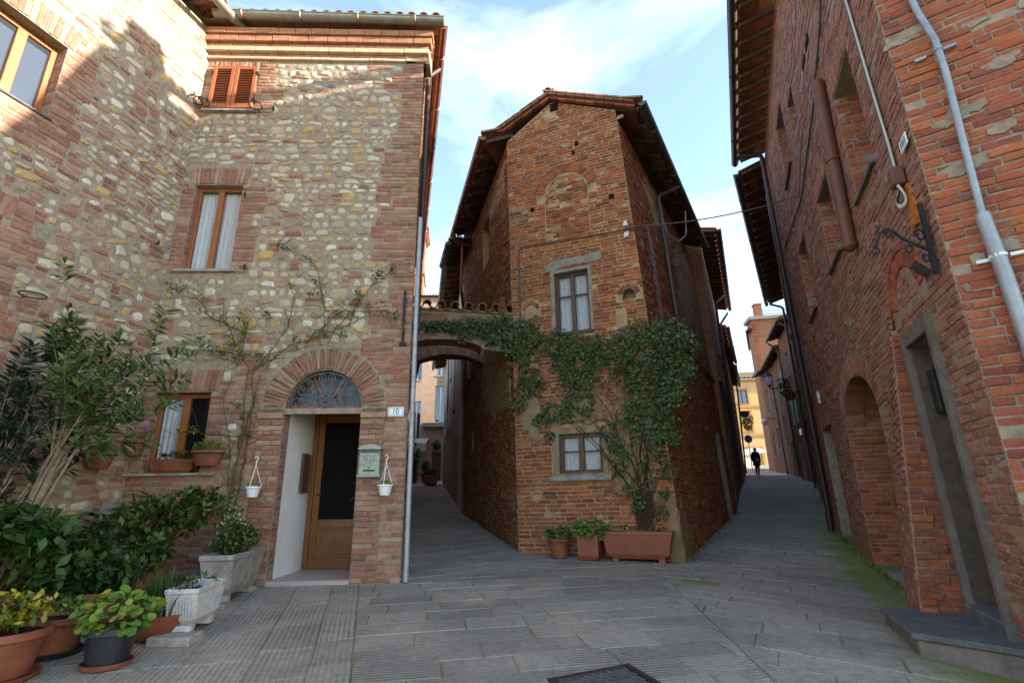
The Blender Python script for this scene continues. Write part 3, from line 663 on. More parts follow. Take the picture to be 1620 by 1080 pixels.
def eaves(parent, A, B, out, z, over, slope=.30, nraf=8, gr=.075, gmat=ZINC, rise=2.5, tiles=True, gext=(0, 0), roofmat=TILE, bracket=4, raf=(.075, .09)):
    """rafters, eave tiles, gutter and roof slope above a wall-top line A-B (plan points)"""
    A, B, out = np.array(A, float), np.array(B, float), np.array(out, float); out /= np.linalg.norm(out); d = (B - A); Ln = np.linalg.norm(d); d /= Ln
    P = lambda s_, w_, dz=0: np.array([*(A + d * s_ + out * w_), z - slope * w_ + dz])
    pos = [Ln * (i + .08) / (nraf - .84) for i in range(nraf)]
    for s_ in pos: MB().bar(P(s_, -.15), P(s_ + RD.uniform(-.01, .01), over - .02), raf[0], raf[1]).build('rafter', RAFT, parent, bevel=.006)
    m = None
    for i in range(nraf - 1):
        a, b = pos[i] + .003, pos[i + 1] - .003; rows = 4
        for j in range(rows):
            w0, w1 = -.12 + (over + .1) * j / rows, -.12 + (over + .1) * (j + 1) / rows - .008; hz = raf[1] / 2 + .012 + RD.uniform(0, .008)
            MB().hexa([P(a, w0, hz), P(b, w0, hz), P(b, w1, hz), P(a, w1, hz), P(a, w0, hz + .03), P(b, w0, hz + .03), P(b, w1, hz + .03), P(a, w1, hz + .03)]).build('eave_tile', PIAN, parent)
    bk = np.array([*(-out * rise), slope * rise]); e0, e1 = P(-gext[0], over + .04, raf[1] / 2 + .05), P(Ln + gext[1], over + .04, raf[1] / 2 + .05)
    rf = roof_sheet(e0, e1, bk, parent, roofmat)
    if tiles:
        n = int(np.linalg.norm(e1 - e0) / .2)
        for i in range(n + 1): place_tile(e0 + (e1 - e0) * i / n + np.array([*(out * .05), -.005]), bk, rf)
    if gr: gutter(P(-gext[0] - .05, over + gr + .03, .02), P(Ln + gext[1] + .05, over + gr + .03, .02), gr, gmat, parent, bracket)
    return rf
def pipe(pts, r, mat, parent, name='downpipe', clamps=0, seg=10):
    pts = [np.array(p, float) for p in pts]; sm = []
    for i, p in enumerate(pts):
        if 0 < i < len(pts) - 1:
            a, b = pts[i - 1], pts[i + 1]; ra = min(.08, np.linalg.norm(a - p) * .4); rb = min(.08, np.linalg.norm(b - p) * .4); pa = p + (a - p) / np.linalg.norm(a - p) * ra; pb = p + (b - p) / np.linalg.norm(b - p) * rb
            sm += [pa, (pa + pb) / 4 + p / 2, pb]
        else: sm.append(p)
    o = MB().tube(sm, r, seg).build(name, mat, parent, smooth=True)
    if clamps:
        L_ = [np.linalg.norm(b - a) for a, b in zip(pts, pts[1:])]; k = int(np.argmax(L_)); a, b = pts[k], pts[k + 1]; t = (b - a) / np.linalg.norm(b - a)
        for q in range(clamps): c = a + (b - a) * (q + .5) / clamps; MB().tube([c - t * .015, c + t * .015], r * 1.18, seg).build('pipe_clamp', mat, o, smooth=True)
    return o

# ------------------------------------------------------------------ ground and paving
def ground_sheet():
    xs = np.concatenate([np.linspace(-400, -12, 8), np.arange(-11, 30, .6), np.linspace(31, 400, 8)])
    ys = np.concatenate([np.linspace(-300, -6, 6), np.arange(-5, 60, .6), np.linspace(61, 600, 8)])
    X, Y = np.meshgrid(xs, ys); Z = g_(X, np.minimum(Y, 62)) - .008; n = len(xs); V = np.stack([X, Y, Z], -1).reshape(-1, 3)
    i, j = np.meshgrid(np.arange(n - 1), np.arange(len(ys) - 1)); a = (j * n + i).ravel(); Q = np.stack([a, a + 1, a + n + 1, a + n], 1)
    return obj('ground', np_mesh('ground', V, Q, JOINT, True), kind='structure')
ground_sheet()
pav = bpy.data.objects.new('pavement', None); COL.objects.link(pav); pav['kind'] = 'structure'
def clip(poly, conv):
    c = np.array(conv, float); area = sum(c[i][0] * c[(i + 1) % len(c)][1] - c[(i + 1) % len(c)][0] * c[i][1] for i in range(len(c)))
    if area < 0: c = c[::-1]
    out = [np.array(p, float) for p in poly]
    for i in range(len(c)):
        a, b = c[i], c[(i + 1) % len(c)]; e = b - a; nn = np.array([-e[1], e[0]]); nn /= np.linalg.norm(nn); new = []; off = .006
        for k in range(len(out)):
            p, q = out[k], out[(k + 1) % len(out)]; dp, dq = (p - a) @ nn - off, (q - a) @ nn - off
            if dp >= 0: new.append(p)
            if (dp >= 0) != (dq >= 0): new.append(p + (q - p) * dp / (dp - dq))
        out = new
        if len(out) < 3: return []
    return out
def subtract(poly, conv):
    c = np.array(conv, float); area = sum(c[i][0] * c[(i + 1) % len(c)][1] - c[(i + 1) % len(c)][0] * c[i][1] for i in range(len(c)))
    if area < 0: c = c[::-1]
    def half(pl, a, b, side):
        e = b - a; nn = np.array([-e[1], e[0]]) * side; new = []
        for k in range(len(pl)):
            p, q = pl[k], pl[(k + 1) % len(pl)]; dp, dq = (p - a) @ nn, (q - a) @ nn
            if dp >= 0: new.append(p)
            if (dp >= 0) != (dq >= 0): new.append(p + (q - p) * dp / (dp - dq))
        return new
    rest = [np.array(p, float) for p in poly]; out = []
    for i in range(len(c)):
        a, b = c[i], c[(i + 1) % len(c)]; o = half(rest, a, b, -1)
        if len(o) > 2: out.append(o)
        rest = half(rest, a, b, 1)
        if len(rest) < 3: return out
    return out
SLABS = []
GRATE = [(.20, 3.90), (.79, 4.15), (1.01, 3.60), (.42, 3.35)]
def zone(conv, d, org, row, Lr, grv, gap=.009, skew=0.0):
    d = np.array(d, float); d /= np.linalg.norm(d); e = np.array([-d[1], d[0]]); org = np.array(org, float); c = np.array(conv) - org; s0, s1 = (c @ d).min(), (c @ d).max(); t0, t1 = (c @ e).min(), (c @ e).max(); t = t0
    while t < t1:
        h = row * RD.uniform(.86, 1.14); s_ = s0 - RD.uniform(0, Lr[1])
        while s_ < s1:
            L_ = RD.uniform(*Lr); g2 = gap * RD.uniform(.6, 1.5); q = [(s_ + g2, t + g2), (s_ + L_, t + g2), (s_ + L_, t + h), (s_ + g2, t + h)]
            q = [org + d * (a + RD.uniform(-.006, .006)) + e * (b + RD.uniform(-.005, .005)) for a, b in q]
            p = clip(q, conv)
            for p in ([p] if len(p) >= 3 and np.linalg.norm(np.mean(p, axis=0) - [.6, 3.75]) > 1.3 else subtract(p, GRATE) if len(p) >= 3 else []):
                ar = abs(sum(p[i][0] * p[(i + 1) % len(p)][1] - p[(i + 1) % len(p)][0] * p[i][1] for i in range(len(p)))) / 2
                if ar > .004: SLABS.append((p, ar, (d if grv == 'row' else e), grv is not None))
            s_ += L_
        t += h
A_ = [(-1.95, 6.98), (-.45, 1.5), (-7.0, 1.5), (-7.0, 7.3)]
zone(A_, (.27, -.963), (-1.95, 6.98), .46, (.5, .85), 'row')
# frame strips round the drain grate are left free by splitting the square around it
gd = np.array([.915, .42]); gd /= np.linalg.norm(gd); ge = np.array([-gd[1], gd[0]])
B_ = [(-1.95, 6.98), (-.45, 1.5), (1.5, 1.5), (2.0, 8.32), (0.0, 7.95)]
zone(B_, (.985, .17), (-1.95, 7.0), .33, (.5, 1.0), 'row')
zone([(1.5, 1.5), (7.0, 1.5), (7.0, 8.35), (2.0, 8.32)], (.89, -.455), (2, 5), .36, (.55, 1.05), 'row')
zone([(2.0, 8.32), (7.0, 8.35), (13.5, 22.4), (8.6, 22.4)], (.89, -.455), (2, 8), .36, (.5, 1.0), None)
zone([(-2.3, 6.95), (-1.95, 6.98), (0.0, 7.95), (.6, 9.9), (-2.4, 20.5), (-6.0, 20.5)], (.80, .6), (0, 8), .36, (.45, .9), None)
zone([(0.0, 7.95), (2.0, 8.32), (3.0, 8.8), (.6, 9.9)], (.93, -.36), (0, 8), .33, (.4, .9), None)
def slab_data():
    V = []; Q = []
    info = []
    for p, ar, gdir, has in SLABS:
        c = np.mean(p, axis=0); rel = np.array([c[0], c[1], gz(*c)]) - [0, 0, CAMH]; dep = rel @ Fw; dist = np.linalg.norm(rel)
        px = rel @ CR / max(dep, .01); py = rel @ CU / max(dep, .01); vis = dep > .2 and abs(px) < 1.05 and abs(py) < .75
        info.append(ar * (-rel[2]) / dist ** 3 if vis else 0)
    order = np.argsort(-np.array(info)); pick = set(order[:300].tolist()); rv, rf, ra, rg = [], [], [], []
    for i, (p, ar, gdir, has) in enumerate(SLABS):
        n = len(p); dz = RD.uniform(-.0035, .0035); tx, ty = RD.gauss(0, .003), RD.gauss(0, .003); c = np.mean(p, axis=0)
        z = [gz(*q) + dz + (q - c) @ np.array([tx, ty]) for q in p]; ins = [c + (q - c) * (1 - .008 / max(.05, np.linalg.norm(q - c))) for q in p]
        vs = [(q[0], q[1], zz) for q, zz in zip(ins, z)] + [(q[0], q[1], zz - .007) for q, zz in zip(p, z)] + [(q[0], q[1], zz - .03) for q, zz in zip(p, z)]
        fs = [tuple(range(n))] + [(k, n + k, n + (k + 1) % n, (k + 1) % n) for k in range(n)] + [(n + k, 2 * n + k, 2 * n + (k + 1) % n, n + (k + 1) % n) for k in range(n)]
        area = sum(p[k][0] * p[(k + 1) % n][1] - p[(k + 1) % n][0] * p[k][1] for k in range(n))
        if area < 0: fs = [tuple(reversed(f)) for f in fs]
        rn = RD.random(); gd_ = np.array([-gdir[1], gdir[0]]); gr = [float(np.array(v[:2]) @ gd_) if has else 0.0 for v in vs]
        if i in pick:
            me = bpy.data.meshes.new('paving_slab'); me.from_pydata(vs, [], fs); me.update()
            for nm, dat in (('rnd', [rn] * len(vs)), ('groove', gr)):
                at = me.attributes.new(nm, 'FLOAT', 'POINT'); at.data.foreach_set('value', np.array(dat, dtype=np.float32))
            me.materials.append(PAVE); obj('paving_slab', me, pav)
        else:
            b = len(rv); rv += vs; rf += [tuple(b + k for k in f) for f in fs]; ra += [rn] * len(vs); rg += gr
    me = bpy.data.meshes.new('distant_slabs'); me.from_pydata(rv, [], rf); me.update()
    for nm, dat in (('rnd', ra), ('groove', rg)):
        at = me.attributes.new(nm, 'FLOAT', 'POINT'); at.data.foreach_set('value', np.array(dat, dtype=np.float32))
    me.materials.append(PAVE); obj('distant_paving_slabs', me, pav, 'stuff')
slab_data()
def far_street(name, pts_l, pts_r):
    V = []; Q = []
    for (a, b) in zip(pts_l, pts_r):
        for k in range(9): x = a[0] + (b[0] - a[0]) * k / 8; y = a[1] + (b[1] - a[1]) * k / 8; V.append((x, y, gz(x, min(y, 62)) - .004))
    for j in range(len(pts_l) - 1):
        for k in range(8): q = j * 9 + k; Q.append((q, q + 1, q + 10, q + 9))
    o = obj(name, np_mesh(name, np.array(V), np.array(Q), PAVE, True, {'rnd': rng.random(len(V)), 'groove': np.zeros(len(V))}), kind='structure'); return o
far_street('street', [(8.6, 22.41), (12.0, 30), (14.6, 35), (16.0, 40), (17, 56)], [(13.5, 22.41), (18.5, 30), (19.2, 35), (20, 40), (32, 56)])
far_street('alley', [(-6.0, 20.51), (-8, 30), (-10, 40)], [(-2.0, 20.51), (-3.0, 30), (-4, 40)])

# ------------------------------------------------------------------ house with the arched door (left of centre)
HL = House('corner_house', 'stone and brick corner house with arched doorway and louvred shutters', 'house', (-1.45, 7.04, 0))
DU, DW, DSP, DR = 1.16, .52, 2.24, .52       # doorway centre, half width, springing, radius
WL1 = (2.72, 4.30, 3.44, 5.74); WL2 = (2.70, 1.38, 3.46, 2.46)
LF = Wall((-1.45, 7.04, 0), (-1, -.04, 0), [(0, -.6), (3.75, -.6), (3.75, 8.18), (0, 8.18)],
          holes=[arch(DU, DW, .03, DSP, 18), rect(*WL1), rect(*WL2)],
          excl=[arch(DU, DW + .33, 2.2, DSP, 18), rect(DU - DW - .33, -.6, DU + DW + .33, 2.24), rect(2.62, 5.74, 3.54, 6.06), rect(2.60, 2.46, 3.56, 2.80), rect(2.74, 7.1, 3.5, 8.14)])
fw = LF.backing('front_wall', MORT_L, HL.root, .22, MORT_L)
tooth = {}
def tz(v, key, a, b):
    k = (key, int(v / .2)); tooth.setdefault(k, RD.uniform(a, b)); return tooth[k]
def zoneL(v):
    z = [(-.1, tz(v, 'q', .28, .72))]
    if 4.2 < v < 5.8: z.append((2.72 - tz(v, 'w1', .2, .42), 3.75))
    if 1.3 < v < 2.6 or v < 1.3: z.append((2.7 - tz(v, 'w2', .2, .5), 3.75))
    if 7.05 < v: z.append((2.5 - tz(v, 'w3', .0, .2), 3.75))
    if v < 3.0: z.append((tz(v, 'd0', .5, .7) * .0, DU - DW - .3)); z.append((DU + DW + .3, DU + DW + tz(v, 'd1', .45, .9)))
    if v < 1.2: z.append((DU + DW, 2.9))
    return merge(z)
def merge(z):
    z = sorted(z); out = []
    for a, b in z:
        if out and a <= out[-1][1]: out[-1] = (out[-1][0], max(b, out[-1][1]))
        else: out.append((a, b))
    return out
def inv(zf, lo, hi):
    def f(v):
        r = [(lo, hi)]
        for c in zf(v): r = sub(r, c)
        return r
    return f
HL.courses(LF, BR_L, -.06, 8.18, zone=zoneL, proud=(.004, .014), pitch=.067)
HL.rubble(LF, BR_L, STONE, -.06, 8.15, zone=inv(zoneL, 0, 3.75), brickp=.13, size=1.2)
# arch, jamb piers and imposts of the doorway
da = MB().wbox(LF, DU - DW - .34, DU + DW + .34, 2.145, 2.22, -.02, .0).build('door_arch', MORT_L, HL.root)
ring_bricks(LF, da, DU, DSP, DR, DR + .32, 0, math.pi, 40, BR_L, (-.2, .022))
for sgn in (-1, 1):
    a, b = (DU + sgn * DW, DU + sgn * (DW + .33)); a, b = min(a, b), max(a, b)
    MB().wbox(LF, a - (.0 if sgn > 0 else .02), b + (.02 if sgn > 0 else .0), 2.08, 2.16, -.05, .05).build('impost', BR_L, da, bevel=.008, rnd=.4)
    pw = Wall(LF.O, LF.d, [(a, -.6), (b, -.6), (b, 2.08), (a, 2.08)]); pw.part = da
    HL.courses(pw, BR_L, -.06, 2.08, proud=(.018, .026), wave=.002, Lr=(.24, .34), half=.3)
# brick reveals of the doorway
for sgn in (-1, 1):
    rv = Wall(LF.P(DU + sgn * DW, 0, 0), -LF.n, [(0, 0), (.2, 0), (.2, 2.24), (0, 2.24)], face=LF.P(DU, 1, -.1)); rv.part = da
    HL.courses(rv, BR_L, .03, 2.22, proud=(.0, .006), wave=.0, Lr=(.2, .24), half=0)
soldier(LF, fw, 2.66, 3.50, 5.75, 6.04, BR_L, .12)
soldier(LF, fw, 2.62, 3.54, 2.47, 2.78, BR_L, .2)
soldier(LF, fw, 2.76, 3.50, 8.03, 8.14, BR_L, .0)
window(LF, HL.root, *WL1, depth=.1, fw=.055, cross=False, curtain=True, sill=(.09, .045, .05), gap=.012)
w2 = window(LF, HL.root, *WL2, depth=.13, fw=.06, cross=False, curtain='left', sill=(.22, .035, .07))
for (a, b, v0, v1) in ((WL1[0], WL1[2], WL1[1], WL1[3]), (WL2[0], WL2[2], WL2[1], WL2[3])):
    for uu, fc in ((a, b), (b, a)):
        rv = Wall(LF.P(uu, 0, 0), -LF.n, [(0, v0), (.11, v0), (.11, v1), (0, v1)], face=LF.P(fc, (v0 + v1) / 2, -.05)); rv.part = fw
        HL.courses(rv, BR_L, v0, v1, proud=(.0, .006), wave=0, Lr=(.11, .12), half=0)
# louvred shutters
for a, b in ((2.76, 3.115), (3.125, 3.48)):
    v0, v1 = 7.17, 8.02; m = MB(); fwid = .06
    m.wbox(LF, a, a + fwid, v0, v1, .02, .055).wbox(LF, b - fwid, b, v0, v1, .02, .055).wbox(LF, a + fwid, b - fwid, v0, v0 + .09, .02, .053).wbox(LF, a + fwid, b - fwid, v1 - .07, v1, .02, .053)
    sh = m.build('shutter', SHUT, HL.root, bevel=.004)
    MB().wbox(LF, a + .03, b - .03, v0 + .05, v1 - .03, .004, .019).build('shutter_back', DARKROOM, sh)
    n = 19
    for k in range(n):
        vv = v0 + .1 + (v1 - v0 - .18) * (k + .5) / n
        MB().obox(LF.P((a + b) / 2, vv, .037), LF.d * ((b - a) / 2 - fwid), (LF.V * .014 + LF.n * -.013), LF.n * .003 + LF.V * .003).build('slat', SHUT, sh)
    for vv in (v0 + .15, v1 - .15): MB().wbox(LF, (a - .02) if a < 3 else b - .01, (a + .01) if a < 3 else b + .02, vv - .03, vv + .03, .01, .065).build('hinge', IRON, sh)
MB().wbox(LF, 2.68, 3.56, 7.10, 7.14, -.02, .07).build('sill', CONC, fw, bevel=.005)
# cornice: projecting brick courses, also returning along the side
SIDE = Wall((-1.45, 7.04, 0), (-.21, .978, 0), [(0, -.6), (9, -.6), (9, 8.18), (0, 8.18)], face=(3, 7, 1))
sw = SIDE.backing('side_wall', BT_WARM, HL.root, 0)
HL.courses(SIDE, BR_L, -.06, 8.18, zone=lambda v: [(0, 2.3)], proud=(.004, .014))
CORN = simple('brick_cornice_flat', (0.40, 0.20, 0.12), (0.28, 0.12, 0.075), 9, 0.9, 0.15, bump=0.4, bd=0.006)
CORNP = simple('cornice_cream_bead', (0.55, 0.42, 0.30), (0.42, 0.28, 0.19), 9, 0.9, 0.15, bump=0.3, bd=0.006)
cor = MB().wbox(LF, -.1, 3.75, 8.18, 8.82, -.3, .0).build('cornice', MORT_L, HL.root)
prof = [(8.18, 8.235, .05, CORNP, .33), (8.25, 8.30, .035, CORN, .3), (8.31, 8.40, .10, CORNP, .42), (8.41, 8.47, .085, CORN, .3), (8.48, 8.60, .14, CORN, .3), (8.61, 8.73, .17, CORN, .3)]
for v0, v1, w_, mt, Lb in prof:
    u = -w_ * 1.0
    while u < 3.72:
        e = min(u + Lb * RD.uniform(.9, 1.1), 3.74); MB().wbox(LF, u + .003, e - .003, v0, v1, -.04, w_ + RD.uniform(-.004, .003)).build('cornice_brick', mt, cor, bevel=.006); u = e
    u = .05
    while u < 8.8:
        e = min(u + Lb * RD.uniform(.9, 1.1) * (1 if u < 3 else 3), 8.9); MB().wbox(SIDE, u + .003, e - .003, v0, v1, -.04, w_ + RD.uniform(-.004, .003)).build('cornice_brick', mt, cor, bevel=.006); u = e
MB().wbox(SIDE, 0, 8.9, 8.18, 8.82, -.3, .0).build('cornice_core', MORT_L, cor)
g0, g1 = LF.P(-.36, 8.84, .27), LF.P(3.5, 8.90, .27)
gutter(g0, g1, .085, ZINCG, HL.root, 4, COPPER)
gutter(SIDE.P(-.26, 8.80, .30), SIDE.P(8.9, 8.82, .30), .07, COPPER, HL.root, 7)
rfL = roof_sheet(LF.P(-.3, 8.86, .25), LF.P(3.75, 8.86, .25), LF.n * -.5 + np.array([0, 0, .15]), HL.root)
MB().add([LF.P(-.2, 8.92, .1), LF.P(3.75, 8.92, .1), LF.P(3.75, 10.0, -3.2), LF.P(1.6, 10.0, -3.2)], [(0, 1, 2, 3)]).build('roof_slope', TILE, HL.root)
for i in range(20): place_tile(LF.P(-.22 + i * .205, 8.885, .30), LF.n * -1 + np.array([0, 0, .3]), rfL)
MB().prism([SIDE.P(-.1, 8.75, .3), SIDE.P(9, 8.75, .3), SIDE.P(9, 9.6, -2.4), SIDE.P(1.8, 9.6, -2.4)], (0, 0, .05)).build('side_roof_slope', TILE, HL.root)
pipe([SIDE.P(.03, 5.2, .06), LF.P(-.06, 3.4, .04), LF.P(-.07, 0.02, .05)], .035, GREYP, HL.root, 'downpipe', 3)
pipe([SIDE.P(.6, 8.7, .3), SIDE.P(.5, 8.4, .1), SIDE.P(.4, 3.5, .08)], .04, DARKP, HL.root, 'downpipe', 3)
# closing walls of the volume
m = MB(); m.add([LF.P(3.75, -.6, 0), LF.P(3.75, 9.2, 0), SIDE.P(9, 9.2, 0), SIDE.P(9, -.6, 0)], [(0, 1, 2, 3)]); m.build('rear_wall', BT_WARM, HL.root)
# wrought-iron rings for flower pots, tie anchors
def iron_ring(wall, u, v, r, parent, ext=.1, name='pot_ring', mat=IRON):
    c = wall.P(u, v, ext + r); m = MB().tube([c + r * (math.cos(g) * wall.d + math.sin(g) * wall.n) for g in np.linspace(0, 2 * math.pi, 18)[:-1]], .008, 6, closed=True)
    m.tube([wall.P(u, v, -.02), wall.P(u, v, ext)], .008, 6); return m.build(name, mat, parent, smooth=True)
iron_ring(LF, 3.60, 7.2, .11, fw, .06); iron_ring(LF, 2.64, 7.12, .10, fw, .06)
for u, v in ((2.42, 7.16), (3.62, 7.35), (2.5, 4.33), (2.66, 5.55)): MB().tube([LF.P(u, v, -.02), LF.P(u, v, .05), LF.P(u - .02, v + .03, .06), LF.P(u - .02, v - .05, .055)], .012, 6).build('iron_hook', IRON, fw, smooth=True)
MB().wbox(LF, .10, .135, 3.15, 3.85, .012, .035).wbox(LF, .07, .165, 3.10, 3.16, .012, .03).tube([LF.P(.118, 3.85, .02), LF.P(.118, 3.95, .03)], .016, 6).build('wall_anchor', IRON, fw)
# doorway: hall, inner door, open leaf, fanlight with grille
hall = MB(); d0 = .22
def hw(u, v, w): return LF.P(u, v, w)
hall.add([hw(DU + DW + .0, 0, -d0), hw(DU + DW - .05, 0, -1.22), hw(DU + DW - .05, 2.9, -1.22), hw(DU + DW, 2.9, -d0)], [(0, 1, 2, 3)])
hall.build('hall_wall', PL_WHITE, HL.root)
MB().add([hw(DU - DW, 0, -.22), hw(DU - DW, 0, -1.22), hw(DU - DW, 2.9, -1.22), hw(DU - DW, 2.9, -.22)], [(0, 1, 2, 3)]).build('hall_wall', PL_WHITE, HL.root)
MB().add([hw(DU + DW, 2.85, -.22), hw(DU - DW, 2.85, -.22), hw(DU - DW, 2.85, -1.22), hw(DU + DW, 2.85, -1.22)], [(0, 1, 2, 3)]).build('hall_ceiling', PL_WHITE, HL.root)
MB().wbox(LF, DU - DW, DU + DW, -.3, .05, -1.22, .02).build('threshold', FLOORT, HL.root, bevel=.008)
MB().wbox(LF, DU + DW - .075, DU + DW - .045, 1.12, 1.68, -1.0, -.72).build('hall_cabinet_frame', WOODD, HL.root)
def panel_door(u0, u1, v0, v1, w, parent):
    m = MB(); f = .095; m.wbox(LF, u0, u0 + f, v0, v1, w - .045, w).wbox(LF, u1 - f, u1, v0, v1, w - .045, w).wbox(LF, u0 + f, u1 - f, v1 - .12, v1, w - .045, w).wbox(LF, u0 + f, u1 - f, v0, v0 + .16, w - .045, w).wbox(LF, u0 + f, u1 - f, .62, .74, w - .045, w)
    o = m.build('inner_door', DOORW, parent, bevel=.005); MB().wbox(LF, u0 + f, u1 - f, .74, v1 - .12, w - .03, w - .02).build('pane', DARKROOM, o); MB().wbox(LF, u0 + f, u1 - f, v0 + .16, .62, w - .035, w - .018).build('door_panel', DOORW, o); MB().wbox(LF, u0 + f + .05, u1 - f - .05, v0 + .2, .58, w - .018, w - .006).build('door_panel', DOORW, o, bevel=.005)
    MB().tube([LF.P(u1 - .05, 1.1, w), LF.P(u1 - .05, 1.1, w + .04), LF.P(u1 - .14, 1.1, w + .04)], .009, 8).build('door_handle', CAST, o, smooth=True); return o
MB().wbox(LF, DU - DW, DU - DW + .06, .05, 2.75, -1.21, -1.08).wbox(LF, DU + .39, DU + .46, .05, 2.75, -1.21, -1.08).wbox(LF, DU - DW + .06, DU + .39, 2.30, 2.40, -1.21, -1.08).build('inner_door_frame', DOORW, HL.root, bevel=.005)
panel_door(DU - DW + .06, DU + .39, .05, 2.30, -1.10, HL.root)
MB().wbox(LF, DU - DW + .06, DU + .39, 2.40, 2.8, -1.19, -1.15).build('transom_panel', DARKROOM, HL.root)
MB().wbox(LF, DU + .46, DU + DW, .05, 2.85, -1.22, -1.19).build('hall_end_wall', PL_WHITE, HL.root)
lf_ = MB().hexa([LF.P(u, v, w_) for v in (.06, 2.2) for u, w_ in ((DU - DW + .01, -.2), (DU - DW + .055, -.2), (DU - DW + .19, -.72), (DU - DW + .145, -.74))]).build('door_leaf', DOORW, HL.root, bevel=.004)
MB().lathe(LF.P(DU - DW + .20, 1.02, -.66), [(.001, -.025), (.02, -.02), (.028, 0), (.02, .02), (.001, .025)], 10).build('door_knob', CAST, lf_, smooth=True)
fan = MB(); fn = 20
fan.add([LF.P(DU - DW + .01, 2.27, -.19)] + [LF.P(DU + (DW - .01) * math.cos(math.pi * k / fn), 2.27 + (DW - .03) * math.sin(math.pi * k / fn), -.19) for k in range(fn + 1)], [(0, k + 1, k + 2) for k in range(fn)])
fl = fan.build('fanlight', simple('fanlight_dark_glass', (0.05, 0.045, 0.042), (0.03, 0.028, 0.026), 5, 0.25, 0.5, bump=0), HL.root)
m = MB(); m.wbox(LF, DU - DW, DU + DW, 2.24, 2.29, -.2, -.15)
for g in (math.radians(62), math.radians(118)): m.bar(LF.P(DU + .14 * math.cos(g), 2.28 + .14 * math.sin(g), -.175), LF.P(DU + (DW - .03) * math.cos(g), 2.27 + (DW - .03) * math.sin(g), -.175), .03, .02, LF.n)
m.build('fanlight_frame', WOOD, fl)
gr = MB().wbox(LF, DU - DW - .01, DU + DW + .01, 2.205, 2.235, -.06, -.04)
arcp = [LF.P(DU + (DW - .015) * math.cos(math.pi * k / 20), 2.23 + (DW - .02) * math.sin(math.pi * k / 20), -.05) for k in range(21)]; gr.tube(arcp, .008, 6)
grl = gr.build('fanlight_grille', IRONG, HL.root, smooth=True)
def scroll(pts, name='scroll'): MB().tube([LF.P(DU + x, 2.235 + y, -.05) for x, y in pts], .0068, 6).build(name, IRONG, grl, smooth=True)
def curl(cx, cy, r, a0, turns, n=18, shrink=.25): return [(cx + r * (1 - (1 - shrink) * k / n) * math.cos(a0 + turns * 2 * math.pi * k / n), cy + r * (1 - (1 - shrink) * k / n) * math.sin(a0 + turns * 2 * math.pi * k / n)) for k in range(n + 1)]
for s_ in (-1, 1):
    mir = lambda pts: [(s_ * x, y) for x, y in pts]
    scroll(mir([(0, .24), (.03, .30), (.075, .35), (.115, .40)] + curl(.055, .425, .058, -.3, 1.25)))
    scroll(mir([(0, .03), (.04, .07), (.075, .10), (.085, .14)] + curl(.04, .13, .04, .2, 1.2)))
    scroll(mir([(.02, .02), (.06, .05), (.09, .075)] + curl(.125, .045, .04, 1.9, -1.3)))
    scroll(mir([(.16, .0), (.15, .08), (.11, .15), (.06, .185), (0, .195)]))
    scroll(mir(curl(.16, .21, .035, 2.0, -1.3))); scroll(mir(curl(.06, .235, .035, 3.5, 1.3))); scroll(mir(curl(.2, .13, .035, 1.2, 1.3))); scroll(mir(curl(.225, .05, .035, 1.0, 1.3)))
    scroll(mir([(.17, .0), (.25, .02), (.31, .10), (.37, .14), (.42, .13), (.47, .08)] + curl(.42, .05, .045, .6, -1.2)))
    scroll(mir([(.19, .19), (.24, .185), (.34, .18), (.385, .22), (.38, .27)] + curl(.33, .27, .042, .2, 1.2)))
    scroll(mir([(.18, .2), (.2, .26), (.185, .33), (.2, .37)] + curl(.24, .355, .04, 2.8, -1.2)))
MB().lathe(LF.P(DU, 2.25, -.045), [(.001, -.02), (.018, -.012), (.022, 0), (.018, .012), (.001, .02)], 8).build('grille_boss', BLUE, grl, smooth=True)
MB().wbox(LF, DU + DW + .005, DU + DW + .03, 1.15, 1.24, -.16, -.12).build('light_switch', WHITEP, HL.root)
HL.finish()

# ------------------------------------------------------------------ wing on the far left
HW = House('wing_house', 'rubble stone and brick house at left edge behind the oleander', 'house', (-5.07, 6.9, 0))
WW1 = (1.86, 5.49, 2.62, 6.55); WW2 = (1.98, 2.6, 2.75, 4.05)
WG = Wall((-5.07, 6.9, 0), (-.276, -.961, 0), [(0, -.7), (7.5, -.7), (7.5, 8.75), (0, 8.75)], holes=[rect(*WW1), rect(*WW2)], excl=[rect(1.78, 6.55, 2.7, 6.9), rect(1.9, 4.05, 2.8, 4.36)])
ww = WG.backing('side_wall', MORT_L, HW.root, .25, MORT_L)
def zoneW(v):
    z = []
    if 5.0 < v < 6.6: z.append((1.86 - tz(v, 'ww', .18, .4), 2.62 + tz(v, 'wx', .2, .4)))
    if v < 4.4: z.append((1.98 - tz(v, 'wy', .15, .45), 3.2))
    return merge(z)
HW.courses(WG, BR_L, -.1, 8.7, zone=lambda v: isect(zoneW(v), [(0, 3.9)]), proud=(.004, .014))
HW.rubble(WG, BR_L, STONE, -.1, 8.7, zone=lambda v: isect(inv(zoneW, 0, 7.5)(v), [(0, 3.9)]), brickp=.34, size=1.12)
soldier(WG, ww, 1.8, 2.68, 6.56, 6.88, BR_L, .15); soldier(WG, ww, 1.92, 2.78, 4.06, 4.34, BR_L, .15)
window(WG, HW.root, *WW1, depth=.16, fw=.07, cross=False, curtain=False, sill=(.04, .03, .03), sillmat=SLATE)
window(WG, HW.root, *WW2, depth=.16, fw=.07, cross=False, curtain=False)
